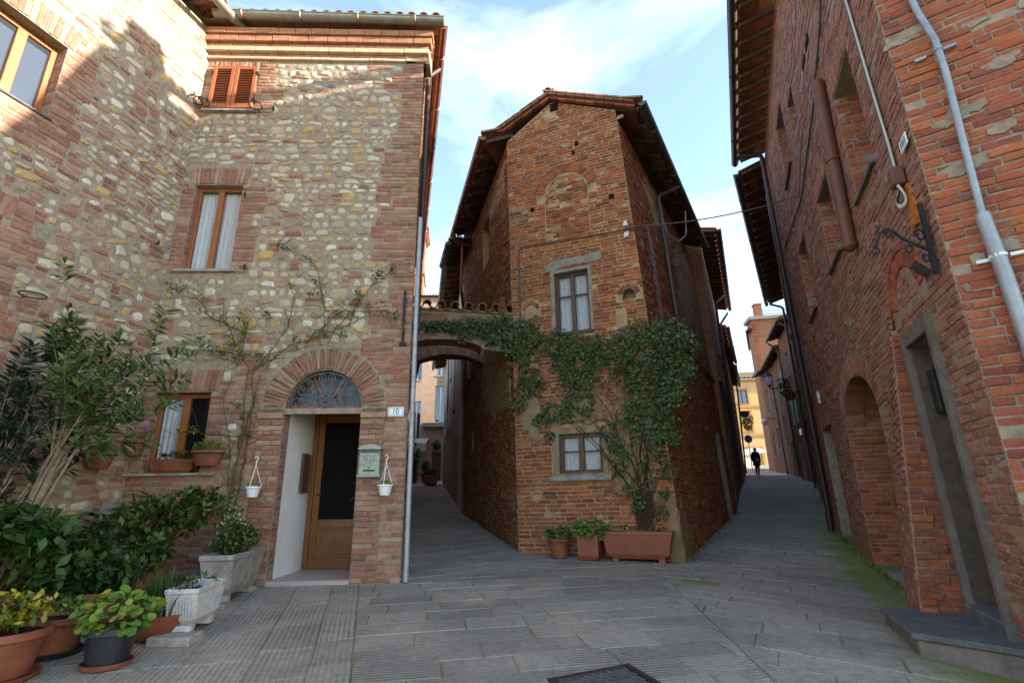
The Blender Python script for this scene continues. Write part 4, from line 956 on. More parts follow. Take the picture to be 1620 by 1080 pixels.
for vv0, vv1, uu, fc in ((WW1[1], WW1[3], WW1[0], WW1[2]), (WW2[1], WW2[3], WW2[0], WW2[2])):
    rv = Wall(WG.P(uu, 0, 0), -WG.n, [(0, vv0), (.16, vv0), (.16, vv1), (0, vv1)], face=WG.P(fc, (vv0 + vv1) / 2, -.05)); rv.part = ww
    HW.courses(rv, BR_L, vv0, vv1, proud=(.0, .006), wave=0, Lr=(.15, .17), half=0)
eaves(HW.root, WG.P(-.25, 0, 0)[:2], WG.P(7.4, 0, 0)[:2], WG.n[:2], 8.92, .40, .22, 12, .075, ZINCG, 3.0, gext=(.05, .0))
for u, v in ((.18, 7.30), (.34, 3.05), (1.15, 3.3), (.25, 4.6)): MB().tube([WG.P(u, v, -.02), WG.P(u, v, .06), WG.P(u + .02, v + .03, .07)], .012, 6).build('iron_hook', IRON, ww, smooth=True)
iron_ring(WG, .12, 7.18, .11, ww, .06); iron_ring(WG, 1.62, 3.25, .12, ww, .06)
MB().tube([WG.P(2.42, 7.05, -.02), WG.P(2.42, 7.05, .25), WG.P(2.42, 6.99, .30)], .014, 6).lathe(WG.P(2.42, 6.92, .30), [(.02, .08), (.11, .03), (.13, -.03), (.08, -.05)], 14).build('wall_lamp', BLACKP, HW.root, smooth=True)
m = MB(); m.add([WG.P(7.5, -.7, 0), WG.P(7.5, 9.6, 0), WG.P(7.5, 9.6, -5), WG.P(7.5, -.7, -5)], [(0, 1, 2, 3)]); m.add([WG.P(0, -.7, -5), WG.P(0, 9.6, -5), WG.P(7.5, 9.6, -5), WG.P(7.5, -.7, -5)], [(0, 1, 2, 3)]); m.build('rear_wall', BT_WARM, HW.root)
HW.finish()

# ------------------------------------------------------------------ wedge-shaped brick house in the middle
HC = House('wedge_house', 'narrow weathered brick house with ivy standing between the two streets', 'house', (1.3, 9.1, 0))
CF = Wall((.07, 9.62, 0), (2.55, -1.02, 0), [(0, -.5), (2.79, -.5), (2.76, 0), (2.31, 8.66), (.94, 9.34), (-.12, 8.62), (0, .1)])
WC1 = (.84, 3.98, 1.52, 5.22); WC2 = (.80, 1.40, 1.58, 2.08)
CF.holes = [rect(*WC1), rect(*WC2), arch(2.26, .12, 4.47, 4.56, 8)]
NA = (1.17, 7.0, .46)      # blind arch centre u, springing, radius
CF.excl = [rect(.76, 3.93, 1.58, 5.30), rect(.66, 1.28, 1.70, 2.22), arch(NA[0], NA[2] + .17, 6.9, NA[1], 14), arch(2.26, .24, 4.46, 4.56, 10), arch(.34, .2, 4.42, 4.55, 10), rect(.80, 9.02, 1.04, 9.22)]
cf = CF.backing('front_wall', MORT_C, HC.root, .22, PL_GREY)
HC.courses(CF, BR_C, -.1, 9.34, proud=(.001, .016), wave=.012, pitch=.071, bh=.055, Lr=(.2, .30), gap=.019, miss=.012, zone=lambda v: sub([(-1, 4)], (NA[0] - .46, NA[0] + .46)) if 5.95 < v < 7.0 else [(-1, 4)])
INF = Wall(CF.P(0, 0, -.025), CF.d, [(NA[0] - .45, 5.95), (NA[0] + .45, 5.95)] + [(NA[0] + .45 * math.cos(math.pi * k / 12), 7.0 + .45 * math.sin(math.pi * k / 12)) for k in range(13)]); INF.part = cf
HC.courses(INF, BR_C, 5.95, 7.45, proud=(.03, .045), wave=.014, miss=.2, Lr=(.16, .27))
patch(CF, cf, [(NA[0] - .42, 6.62), (NA[0] - .16, 6.6), (NA[0] - .2, 7.05), (NA[0] - .05, 7.36), (NA[0] - .3, 7.26), (NA[0] - .42, 7.05)], PL_OCHRE, .016, jag=.045, sub_=.05)
ba = MB().wbox(CF, NA[0] - .02, NA[0] + .02, NA[1] + .46, NA[1] + .6, -.03, -.02).build('blind_arch', MORT_C, HC.root)
ring_bricks(CF, ba, NA[0], NA[1], .47, .625, math.radians(8), math.radians(172), 24, BR_C, (-.03, .016))
ring_bricks(CF, ba, NA[0], NA[1], .63, .685, math.radians(15), math.radians(165), 8, BR_C, (-.03, .012))
for uc, vc, r in ((2.26, 4.56, .13), (.34, 4.54, .11)): ring_bricks(CF, cf, uc, vc, r, r + .075, math.radians(5), math.radians(175), 5, BR_C, (-.03, .02), 'niche_brick')
ring_bricks(CF, cf, 1.95, 4.52, .12, .18, math.radians(40), math.radians(150), 3, BR_C, (-.03, .02), 'niche_brick')
MB().wbox(CF, 2.1, 2.42, 4.4, 4.75, -.25, -.2).build('niche_back', PL_BROWN, cf)
# plaster surrounds of the two windows
def surround(wall, parent, hole, outer, mat, w=.02, name='window_surround'):
    u0, v0, u1, v1 = hole; a0, b0, a1, b1 = outer; m = MB()
    m.wbox(wall, a0, u0, b0, b1, -.02, w).wbox(wall, u1, a1, b0, b1, -.02, w).wbox(wall, u0, u1, v1, b1, -.02, w - .002)
    if v0 - b0 > .005: m.wbox(wall, u0, u1, b0, v0, -.02, w - .002)
    return m.build(name, mat, parent, bevel=.006)
surround(CF, HC.root, WC1, (.765, 3.95, 1.575, 5.29), PL_GREY, .022)
patch(CF, cf, [(.62, 5.25), (1.0, 5.32), (1.45, 5.34), (1.82, 5.36), (1.80, 5.52), (1.5, 5.50), (1.1, 5.50), (.72, 5.45)], PL_GREY, .03, jag=.02)
surround(CF, HC.root, WC2, (.68, 1.34, 1.68, 2.2), PL_TAN, .016)
window(CF, HC.root, *WC1, depth=.10, fmat=WOODD, fw=.055, cross=.62, curtain=True, gap=.02, curt_fold=7)
window(CF, HC.root, *WC2, depth=.07, fmat=WOODD, fw=.06, cross=.55, curtain=True, sill=None)
MB().wbox(CF, .60, 1.72, 1.27, 1.355, -.02, .075).build('sill', CONC, cf, bevel=.012)
MB().wbox(CF, .78, 1.58, 3.93, 3.975, -.02, .05).build('sill', WOODD, cf, bevel=.008)
gm = MB()
for k in range(6):
    u = WC2[0] + .1 + (WC2[2] - WC2[0] - .2) * k / 5
    gm.tube([CF.P(u, WC2[1] + .04, -.19), CF.P(u, WC2[3] - .04, -.19)], .006, 6)
gm.build('inner_window_bars', IRON, cf)
# patches of old plaster, repairs
patch(CF, cf, [(.08, 2.7), (.42, 2.8), (.48, 2.3), (.4, 2.0), (.12, 2.2)], PL_TAN, .02, jag=.06, sub_=.05)
patch(CF, cf, [(.55, 2.25), (1.8, 2.3), (1.75, 2.95), (1.1, 2.7), (.6, 2.65)], PL_BROWN, .03, jag=.06)
patch(CF, cf, [(1.75, 1.1), (2.35, 1.05), (2.5, 2.3), (2.3, 3.0), (1.85, 2.8), (1.8, 1.8)], PL_BROWN, .027, jag=.09)
patch(CF, cf, [(1.98, 3.95), (2.2, 3.95), (2.2, 4.3), (1.99, 4.3)], PL_OCHRE, .022, jag=.015)
patch(CF, cf, [(2.55, -.2), (2.76, -.2), (2.7, 1.0), (2.55, 1.0)], PL_BROWN, .04, jag=.03)
for u, v, wd in ((.4, 6.72, .07), (2.04, 6.62, .1), (.92, 9.08, .17), (1.42, 8.05, .07), (1.35, 7.85, .05)): MB().wbox(CF, u, u + wd, v, v + .08 + (.1 if wd > .15 else 0), .0, .031).build('putlog_shade', DARKROOM, cf)  # raised dark blocks paint the shade inside putlog holes
for u, v in ((2.26, 5.95), (2.27, 5.72)): patch(CF, cf, [(u, v), (u + .09, v + .01), (u + .085, v + .12), (u + .01, v + .1)], PL_WHITE, .028, jag=.012)
# left side wall along the alley
CLd = (-.255, .967, 0)
CL_ = Wall((.07, 9.62, 0), CLd, [(0, -.5), (6.05, -.5), (6.05, 8.65), (0, 8.6)], V=(-.012, .007, 1), holes=[rect(2.0, 6.75, 2.85, 7.95), rect(4.75, 4.3, 5.35, 6.0), rect(4.3, 2.3, 4.5, 2.7)], face=(-6, 9, 1))
cl = CL_.backing('alley_wall', MORT_C, HC.root, .3, PL_OCHRE)
HC.courses(CL_, BR_CL, -.1, 8.5, zone=lambda v: [(0.0, 9.5)], proud=(.002, .024), wave=.014, gap=.016, miss=.03, pitch=.069)
window(CL_, HC.root, 2.0, 6.75, 2.85, 7.95, .2, WOODD, .05, False, False)
window(CL_, HC.root, 4.75, 4.3, 5.35, 6.0, .15, WOODD, .05, False, False, sill=(.05, .05, .06))
MB().wbox(CL_, 4.25, 4.55, 2.25, 2.75, -.32, -.28).build('vent_back', DARKROOM, cl)
patch(CL_, cl, [(.4, 2.6), (2.2, 2.8), (3.2, 3.6), (3.0, 5.0), (1.2, 5.4), (.3, 4.6)], PL_OCHRE, .022, jag=.2, sub_=.2)
patch(CL_, cl, [(.25, 7.6), (1.9, 7.7), (1.95, 8.3), (.3, 8.3)], PL_OCHRE, .018, jag=.08, sub_=.15)
patch(CL_, cl, [(3.2, 5.0), (3.8, 5.1), (3.9, 6.2), (3.4, 6.3)], PL_GREY, .02, jag=.06)
# right side wall along the street
CR_ = Wall((2.62, 8.6, 0), (.49, .872, 0), [(0, -.6), (7.2, -.4), (7.2, 8.5), (0, 8.45)], V=(-.045, .02, 1), holes=[rect(2.75, 6.5, 3.35, 7.6), rect(5.5, .45, 6.35, 2.65)], face=(6, 8, 1))
cr_ = CR_.backing('street_wall', MORT_C, HC.root, .25, PL_GREY)
HC.courses(CR_, BR_C, -.1, 8.45, proud=(.002, .020), wave=.014, gap=.015, miss=.03, pitch=.069)
window(CR_, HC.root, 2.75, 6.5, 3.35, 7.6, .18, WHITEP, .07, False, False, sill=(.05, .04, .05), sillmat=IRON)
MB().wbox(CR_, 5.5, 6.35, .3, 2.65, -.24, -.2).build('street_door', WOODD, cr_)
patch(CR_, cr_, [(1.1, 4.2), (1.4, 4.2), (1.5, 6.4), (1.2, 6.6)], PL_GREY, .02, jag=.05)
patch(CR_, cr_, [(3.8, 4.6), (6.9, 4.6), (7.0, 7.8), (5.2, 8.1), (3.9, 7.0)], PL_BROWN, .016, jag=.25, sub_=.25)
patch(CR_, cr_, [(.02, -.4), (.9, -.4), (.7, .5), (.3, .9), (.03, .8)], PL_BROWN, .03, jag=.06)
patch(CR_, cr_, [(2.4, 7.0), (3.0, 7.4), (3.4, 8.2), (2.0, 8.25), (1.5, 7.8)], PL_OCHRE, .016, jag=.1, sub_=.15)
bandm = MB().bar(CR_.P(3.3, 4.42, .04), CR_.P(7.2, 4.25, .04), .06, .10, (0, 0, 1)).build('string_course', PL_BROWN, cr_)
for u, v in ((3.75, 6.9), (3.4, 6.35)): iron_ring(CR_, u, v, .11, cr_, .05)
pipe([CR_.P(3.05, 8.35, .55), CR_.P(2.62, 8.02, .10), CR_.P(2.60, 4.5, .07)], .048, ZINC, HC.root, 'downpipe', 3)
pipe([CR_.P(4.05, 8.2, .5), CR_.P(4.0, 7.5, .42), CR_.P(3.75, 7.25, .25), CR_.P(3.3, 7.3, .08), CR_.P(2.75, 7.9, .05)], .012, CABLEW, HC.root, 'loose_cable', 0, 6)
# roof: two slopes with overhanging eaves, verge with tiles
eaves(HC.root, CL_.P(.0, 8.5, 0)[:2], CL_.P(4.4, 8.5, 0)[:2], CL_.n[:2], 8.80, .50, .46, 9, .075, COPPER, 1.75, gext=(.10, .0))
eaves(HC.root, CR_.P(.0, 8.45, 0)[:2], CR_.P(7.0, 8.45, 0)[:2], CR_.n[:2], 8.72, .46, .44, 13, .075, ZINC, 1.9, gext=(.10, .0))
eaves(HC.root, CL_.P(4.6, 8.5, 0)[:2], CL_.P(6.0, 8.5, 0)[:2], CL_.n[:2], 8.5, .62, .30, 6, .075, ZINC, 2.0, gext=(.2, .0), raf=(.06, .07))
pipe([CL_.P(4.1, 8.55, .62), CL_.P(4.3, 8.3, .5), CL_.P(4.45, 8.3, .08)], .045, COPPER, HC.root, 'downpipe', 0)
pipe([CL_.P(4.45, 8.3, .30), CL_.P(4.6, 6.9, .30), CL_.P(5.6, 6.7, .08), CL_.P(5.6, 3.6, .07)], .045, COPPER, HC.root, 'downpipe', 2)
apx = CF.P(.92, 9.50, .22)
def verge(A, B, n):
    A, B = np.array(A), np.array(B); d = (B - A); Lv = np.linalg.norm(d); d /= Lv; o = MB().hexa([A + np.array([0, 0, -.02]), B + np.array([0, 0, -.02]), B - CF.n * .9 + np.array([0, 0, -.02]), A - CF.n * .9 + np.array([0, 0, -.02]), A + np.array([0, 0, .03]), B + np.array([0, 0, .03]), B - CF.n * .9 + np.array([0, 0, .03]), A - CF.n * .9 + np.array([0, 0, .03])]).build('verge_board', PIAN, HC.root)
    for i in range(n):
        p = A + d * Lv * (i + .5) / n; up = np.array([0, 0, 1.]); MB().obox(p + CF.n * .015 + up * .055, d * Lv / n * .47, CF.n * .06, np.array([0, 0, .022])).build('verge_tile', TILE, o, bevel=.006)
        if i % 1 == 0: place_tile(p + up * .085 - d * .16, d if A[2] < B[2] else -d, o, up=up, jitter=.06)
        MB().obox(p + CF.n * .0 - up * .05, d * Lv / n * .47, CF.n * .045, np.array([0, 0, .022])).build('verge_brick', BR_C, o, bevel=.005, rnd=RD.random())
verge(CF.P(-.66, 8.66, .10), CF.P(.92, 9.40, .10), 8); verge(CF.P(2.72, 8.56, .10), CF.P(.92, 9.40, .10), 9)
for i in range(9): place_tile(CF.P(.92, 9.53, .16 - i * .36), np.array([.12, .97, .0]), HC.root, name='ridge_tile')
r0_, r1_ = CF.P(.92, 9.40, -.02), np.array([2.3, 15.05, 10.3])
MB().add([CL_.P(-.05, 8.82, .2), CL_.P(6.1, 8.82, .2), r1_, r0_], [(0, 1, 2, 3)]).build('roof_slope', TILE, HC.root)
MB().add([CR_.P(-.05, 8.78, .2), CR_.P(7.2, 8.78, .2), r1_, r0_], [(0, 1, 2, 3)]).build('roof_slope', TILE, HC.root)
MB().add([CL_.P(6.05, -.5, 0), CL_.P(6.05, 8.8, 0), r1_, CR_.P(7.2, 8.8, 0), CR_.P(7.2, -.5, 0)], [(0, 1, 2, 3, 4)]).build('rear_wall', BT_DARK, HC.root)
smears(CF, cf, 46, (.1, 2.5), (.3, 8.6), MORT_C, (.08, .3), .016); smears(CR_, cr_, 20, (.1, 5), (.6, 8), MORT_C, (.1, .3), .018); smears(CL_, cl, 16, (.1, 4), (.6, 8), MORT_C, (.1, .3), .018)
HC.finish()

# cable fixed to the wedge house and crossing the street to the right-hand house
def sag(a, b, s, n=14): a, b = np.array(a, float), np.array(b, float); return [a + (b - a) * k / n - np.array([0, 0, 4 * s * (k / n) * (1 - k / n)]) for k in range(n + 1)]

# ------------------------------------------------------------------ brick arch bridging the alley
HB = House('alley_arch', 'brick arch with tiled top bridging the alley beside the ivy', 'arch', (-.9, 9.45, 3.4))
BW = Wall((.02, 9.60, 0), (-1.65, -.36, 0), [(-.05, 3.70), (.60, 3.75)] + [(1.3 - .7 * math.cos(math.pi * k / 10), 3.75 + .17 * math.sin(math.pi * k / 10)) for k in range(1, 10)] + [(2.0, 3.75), (2.15, 3.7), (2.15, 4.48), (-.05, 4.48)])
bw = BW.backing('upper_wall', MORT_L, HB.root, 0)
HB.courses(BW, BR_L, 3.70, 4.46, proud=(.003, .014), wave=.004)
m = MB(); ap = [(.60, 3.75)] + [(1.3 - .7 * math.cos(math.pi * k / 10), 3.75 + .17 * math.sin(math.pi * k / 10)) for k in range(1, 10)] + [(2.0, 3.75), (2.2, 3.72)]
m.add([BW.P(u, v, 0) for u, v in ap] + [BW.P(u, v, -.45) for u, v in ap], [(i, i + 1, len(ap) + i + 1, len(ap) + i) for i in range(len(ap) - 1)]); m.build('upper_soffit', BT_DARK, HB.root)
B2 = Wall((-.58, 12.31, 0), (-1, -.06, 0), [(-.1, 4.10)] + [(1.0 - 1.0 * math.cos(math.pi * k / 12), 4.10 + .34 * math.sin(math.pi * k / 12)) for k in range(1, 12)] + [(2.1, 4.10), (2.1, 5.1), (-.1, 5.1)])
b2 = B2.backing('lower_arch', MORT_L, HB.root, 0)
Rr = (1.0 ** 2 + .34 ** 2) / .68; vc = 4.44 - Rr; aa = math.asin(1.0 / Rr)
ring_bricks(B2, b2, 1.0, vc, Rr, Rr + .17, math.pi / 2 - aa, math.pi / 2 + aa, 30, BR_L, (-.02, .015))
B2.excl = [[(-.15, 3.9)] + [(1.0 + (Rr + .18) * math.cos(math.pi / 2 + aa - 2 * aa * k / 12), vc + (Rr + .18) * math.sin(math.pi / 2 + aa - 2 * aa * k / 12)) for k in range(13)] + [(2.2, 3.9)]]
HB.courses(B2, BR_L, 4.2, 5.08, proud=(.003, .012), wave=.003)
m = MB(); ap = [(1.0 - 1.0 * math.cos(math.pi * k / 12), 4.10 + .34 * math.sin(math.pi * k / 12)) for k in range(13)]
m.add([B2.P(u, v, 0) for u, v in ap] + [B2.P(u, v, -.5) for u, v in ap], [(i, i + 1, len(ap) + i + 1, len(ap) + i) for i in range(len(ap) - 1)]); m.build('lower_soffit', BT_DARK, HB.root)
MB().wbox(B2, -.1, 2.1, 4.45, 5.1, -.52, -.48).build('rear_wall', BT_WARM, HB.root); MB().wbox(B2, -.1, 2.1, 5.1, 5.16, -.54, .03).build('lower_coping', TILE, HB.root)
MB().wbox(BW, -.05, 2.15, 3.95, 4.47, -.48, -.44).build('upper_rear_wall', BT_WARM, HB.root)
cap = MB().wbox(BW, -.02, 2.15, 4.48, 4.52, -.95, .04).build('coping', PL_BROWN, HB.root)
for i in range(8): place_tile(BW.P(.10 + i * .265, 4.555, .16), -BW.n + np.array([0, 0, .25]), cap, jitter=.04)
for i in range(8): place_tile(BW.P(.235 + i * .265, 4.575, .13), -BW.n + np.array([0, 0, .25]), cap, flip=True, jitter=.04)
HB.finish()

# ------------------------------------------------------------------ tall brick house on the right
HR = House('street_house', 'tall deep red brick house with arched passage at right', 'house', (5.0, 7.5, -.1))
RW = Wall((6.7, 11.38, 0), (-.3907, -.9205, 0), [(-.3, -.6), (8.4, -.8), (8.4, 9.6), (-.3, 9.6)])
AU, AR, ASP, ARI = 4.28, 1.10, 2.02, .60
R1 = (6.55, 4.30, 7.42, 5.78); R2w = (4.50, 4.25, 5.38, 5.45); R3w = (1.92, 4.27, 2.85, 5.72); R4w = (2.15, 7.15, 3.15, 8.62); R5w = (3.78, 7.2, 4.38, 7.90); RDR = (7.05, .06, 7.70, 2.36); RLD = (.65, -.2, 1.75, 2.25)
RW.holes = [arch(AU, AR, -.12, ASP, 16, ARI), rect(*R1), rect(*R2w), rect(*R3w), rect(*R4w), rect(*R5w), rect(*RDR), rect(*RLD)]
RW.excl = [arch(AU, AR + .27, 1.95, ASP - .02, 16, ARI + .30), rect(6.94, -.5, 7.80, 2.52), rect(6.45, 5.78, 7.5, 6.12), rect(4.42, 5.45, 5.46, 5.76), rect(1.84, 5.72, 2.93, 6.0), rect(.55, 2.25, 1.85, 2.52), arch(7.35, .5, 2.7, 2.75, 12)]
rw = RW.backing('street_wall', MORT_R, HR.root, .35, MORT_R)
HR.courses(RW, BR_RS, -.4, 9.6, proud=(.001, .014), wave=.008, pitch=.068, bh=.055, gap=.014, miss=.015)
ra = MB().wbox(RW, AU - .02, AU + .02, ASP + ARI + .02, ASP + ARI + .2, -.03, -.02).build('passage_arch', MORT_R, HR.root)
ring_bricks(RW, ra, AU, ASP, AR, AR + .27, 0, math.pi, 46, BR_RS, (-.03, .012), rise=ARI / AR)
for uu, fc in ((AU - AR, AU), (AU + AR, AU)):
    rv = Wall(RW.P(uu, 0, 0), -RW.n, [(0, -.3), (.85, -.3), (.85, ASP), (0, ASP)], face=RW.P(fc, 1, -.2)); rv.part = ra; rb = rv.backing('passage_reveal', MORT_R, ra, 0, w=-.002)
    HR.courses(rv, BR_R, -.2, ASP, proud=(.002, .014), wave=.004)
m = MB(); nA = 16; m.add([RW.P(AU + AR * math.cos(math.pi * k / nA), ASP + ARI * math.sin(math.pi * k / nA), 0) for k in range(nA + 1)] + [RW.P(AU + AR * math.cos(math.pi * k / nA), ASP + ARI * math.sin(math.pi * k / nA), -.85) for k in range(nA + 1)], [(i, i + 1, nA + 2 + i, nA + 1 + i) for i in range(nA)]); m.build('passage_vault', MORT_R, ra)
for k in range(30):
    g = math.pi * (k + .5) / 30; cpt = RW.P(AU + AR * math.cos(g), ASP + ARI * math.sin(g), -.42); tg = -AR * math.sin(g) * RW.d + ARI * math.cos(g) * RW.V; nl = np.linalg.norm(tg); tg /= nl; inn_ = np.cross(RW.n, tg); inn_ *= np.sign(inn_ @ (RW.P(AU, 1.2, -.42) - cpt))
    for q in range(3):
        oo = obj('vault_brick', unit_mesh('brick', RD.randrange(NV), BR_RS), ra); mm = Matrix.Identity(4); A = RW.n * .262; B = tg * nl * math.pi / 30 * .9; N = inn_ * .03; cc_ = cpt + RW.n * (.278 * (q - 1)) - inn_ * .015
        for a in range(3): mm[a][0] = A[a]; mm[a][1] = B[a]; mm[a][2] = N[a]; mm[a][3] = cc_[a]
        oo.matrix_basis = mm
MB().wbox(RW, AU - AR - .05, AU + AR + .05, -.3, 2.85, -.92, -.86).build('passage_gate', WOODD, HR.root)
MB().wbox(RW, AU - AR, AU + AR, -.5, -.08, -.86, .02).build('passage_threshold', CONC, HR.root, bevel=.01)
for (u0, v0, u1, v1), dep in ((R1, .3), (R2w, .3), (R3w, .3), (R4w, .3), (R5w, .25)):
    for uu, fc in ((u0, u1), (u1, u0)):
        rv = Wall(RW.P(uu, 0, 0), -RW.n, [(0, v0), (dep, v0), (dep, v1), (0, v1)], face=RW.P(fc, (v0 + v1) / 2, -.1)); rv.part = rw
        HR.courses(rv, BR_R, v0, v1, proud=(.0, .012), wave=.0, Lr=(.12, .26))
soldier(RW, rw, 6.5, 7.46, 5.80, 6.10, BR_RS, .1); soldier(RW, rw, 4.44, 5.44, 5.46, 5.74, BR_RS, .1); soldier(RW, rw, 1.86, 2.91, 5.73, 5.98, BR_RS, .1); soldier(RW, rw, .58, 1.82, 2.26, 2.5, BR_RS, .1)
window(RW, HR.root, *R1, .30, WHITEP, .07, False, False, sill=(.03, .04, .05), sillmat=SLATE); window(RW, HR.root, *R2w, .28, WOODD, .06, False, False, sill=(.03, .04, .06), sillmat=SLATE)
window(RW, HR.root, *R3w, .3, PL_DARK, .06, False, False, sill=(.03, .04, .06), sillmat=SLATE); window(RW, HR.root, *R4w, .28, WOODD, .06, False, False, sill=(.03, .04, .06), sillmat=SLATE); window(RW, HR.root, *R5w, .22, WOODD, .05, False, False)
MB().wbox(RW, RLD[0] - .02, RLD[2] + .02, -.4, 2.27, -.5, -.42).build('low_door', WOODD, HR.root)
# blind arch above the door
ba2 = MB().wbox(RW, 7.3, 7.36, 3.1, 3.2, -.03, -.02).build('blind_arch', MORT_R, HR.root)
ring_bricks(RW, ba2, 7.35, 2.75, .34, .49, math.radians(5), math.radians(175), 16, BR_R, (-.03, .02))
ring_bricks(RW, ba2, 7.35, 2.75, .51, .565, math.radians(10), math.radians(170), 8, BR_R, (-.03, .022))
inn = Wall(RW.O, RW.d, [(7.02, 2.54), (7.68, 2.54)] + [(7.35 + .33 * math.cos(math.pi * k / 10), 2.75 + .33 * math.sin(math.pi * k / 10)) for k in range(11)]); inn.part = ba2
HR.courses(inn, BR_RS, 2.54, 3.08, proud=(-.002, .008), Lr=(.1, .2), miss=.1)
# cement door surround, recess, steps
surround(RW, HR.root, RDR, (6.95, -.1, 7.79, 2.5), PL_DARK, .05, 'door_surround')
MB().wbox(RW, 7.00, 7.05, -.1, 2.40, -1.1, -.0).build('door_recess', PL_DARK, HR.root); MB().wbox(RW, 7.00, 7.76, 2.38, 2.46, -1.1, -.0).build('door_recess', PL_DARK, HR.root); MB().wbox(RW, 7.05, 7.72, -.2, 2.42, -1.17, -1.1).build('side_door', WOODD, HR.root)
MB().wbox(RW, 6.98, 7.82, -.6, .065, -1.15, .07).build('door_step', SLATE, HR.root, bevel=.012)
stp = [RW.P(6.72, -.6, .62), RW.P(6.72, -.6, .0), RW.P(8.1, -.6, .0), RW.P(7.75, -.6, .62)]
MB().prism(stp, (0, 0, .50)).build('door_step', PL_DARK, HR.root, bevel=.01); MB().prism([np.array(p) + np.array([0, 0, .502]) + (RW.n * .03 if i in (0, 3) else 0) for i, p in enumerate(stp)], (0, 0, .05)).build('step_tread', SLATE, HR.root, bevel=.012)
# battered buttress between passage and door
bA, bB = RW.P(5.42, -.5, .13), RW.P(6.80, -.5, .34); bd = bB - bA
BP = Wall(bA + np.array([0, 0, .5]), bd, [(0, -.5), (np.linalg.norm(bd), -.5), (np.linalg.norm(bd), 2.95), (0, 1.3)], V=tuple(np.array([0, 0, 1.]) - RW.n * .108))
bp = BP.backing('buttress', MORT_R, HR.root, 0); HR.courses(BP, BR_RS, -.4, 2.9, proud=(.003, .02), wave=.008)
BRt = Wall(RW.P(6.80, 0, -.02), RW.n, [(0, -.5), (.414, -.5), (.36, 0), (.077, 2.62), (0, 2.62)], face=(0, 0, 1)); bt = BRt.backing('buttress_return', MORT_R, HR.root, 0)
HR.courses(BRt, BR_R, -.4, 2.6, proud=(.004, .04), wave=.004, Lr=(.12, .26), gap=.014)
# near face turning away to the right
NF = Wall(RW.P(8.4, 0, 0), (.815, -.58, 0), [(0, -.8), (9, -.8), (9, 7.0), (4, 7.0), (1.6, 8.45), (.3, 9.7), (0, 9.6)], face=(0, 0, 1))
nf = NF.backing('near_wall', MORT_R, HR.root, 0); HR.courses(NF, BR_R, -.4, 8.2, zone=lambda v: [(0, 3.6)], proud=(.003, .020), wave=.010, pitch=.073, bh=.059, gap=.015, Lr=(.17, .33), half=.28, miss=.02)
for v0_ in np.arange(2.3, 6.5, .14):     # toothed quoins at the corner
    pass
for u, v in ((6.0, 7.25), (5.6, 7.25), (7.5, 6.9)): MB().wbox(RW, u - .12, u + .12, v - .05, v + .06, .0, .02).build('putlog_shade', DARKROOM, rw)  # putlog holes shown by dark blocks, their inner shade painted
eaves(HR.root, RW.P(-.25, 0, 0)[:2], RW.P(8.4, 0, 0)[:2], RW.n[:2], 9.72, .62, .22, 20, .08, DARKP, .75, gext=(.0, .25), raf=(.07, .09))
pipe([RW.P(.12, 9.5, .72), RW.P(.10, 9.42, .12), RW.P(.10, .65, .10), RW.P(.12, .2, .12)], .055, DARKP, HR.root, 'downpipe', 5)
pipe([RW.P(6.38, 6.25, .09), RW.P(6.15, 3.95, .09)], .075, REDP, HR.root, 'red_pipe', 1); MB().lathe(RW.P(6.15, 3.86, .09), [(.03, 0), (.085, .05), (.085, .12)], 12).build('pipe_end', REDP, HR.root, smooth=True)
pipe([RW.P(8.0, 7.5, .03), RW.P(6.9, 6.75, .03), RW.P(5.6, 6.4, .03), RW.P(3.5, 6.15, .03), RW.P(.4, 6.6, .03), RW.P(.2, 3.0, .03)], .014, CABLE, HR.root, 'wall_cable', 0, 6)
MB().wbox(RW, .95, 1.15, 2.75, 3.0, .0, .035).build('meter_plate', WHITEP, rw)
# closing walls and roof, unseen profile lowered to shape the wing's shadow
prf = [(.02, -.8), (9, -.8), (9, 7.0), (4, 7.0), (1.6, 8.45), (.35, 9.7), (.02, 9.62)]
ext = RW.P(-.28, 0, 0) - RW.P(8.38, 0, 0); q = [NF.P(u, v, -.03) for u, v in prf]; nq = len(q); m = MB()
m.add([*q, *[p + ext for p in q]], [tuple(range(nq, 2 * nq))] + [(i, i + 1, nq + i + 1, nq + i) for i in (1, 2, 3, 4, 5)]); m.build('rear_roof_and_walls', TILE, HR.root)
smears(NF, nf, 34, (.05, 1.3), (.6, 5.2), MORT_R); smears(RW, rw, 40, (3.0, 8.3), (.5, 7.5), MORT_R, (.1, .35), .014)
MB().prism([NF.P(-.35, 9.55, -.3), NF.P(.35, 10.45, -.3), NF.P(1.5, 8.5, -.3), NF.P(.3, 9.0, -.3)], -RW.d * .5).build('shadow_gable', BT_WARM, HR.root)  # added out of view to give the wing's shadow its peak
HR.finish()

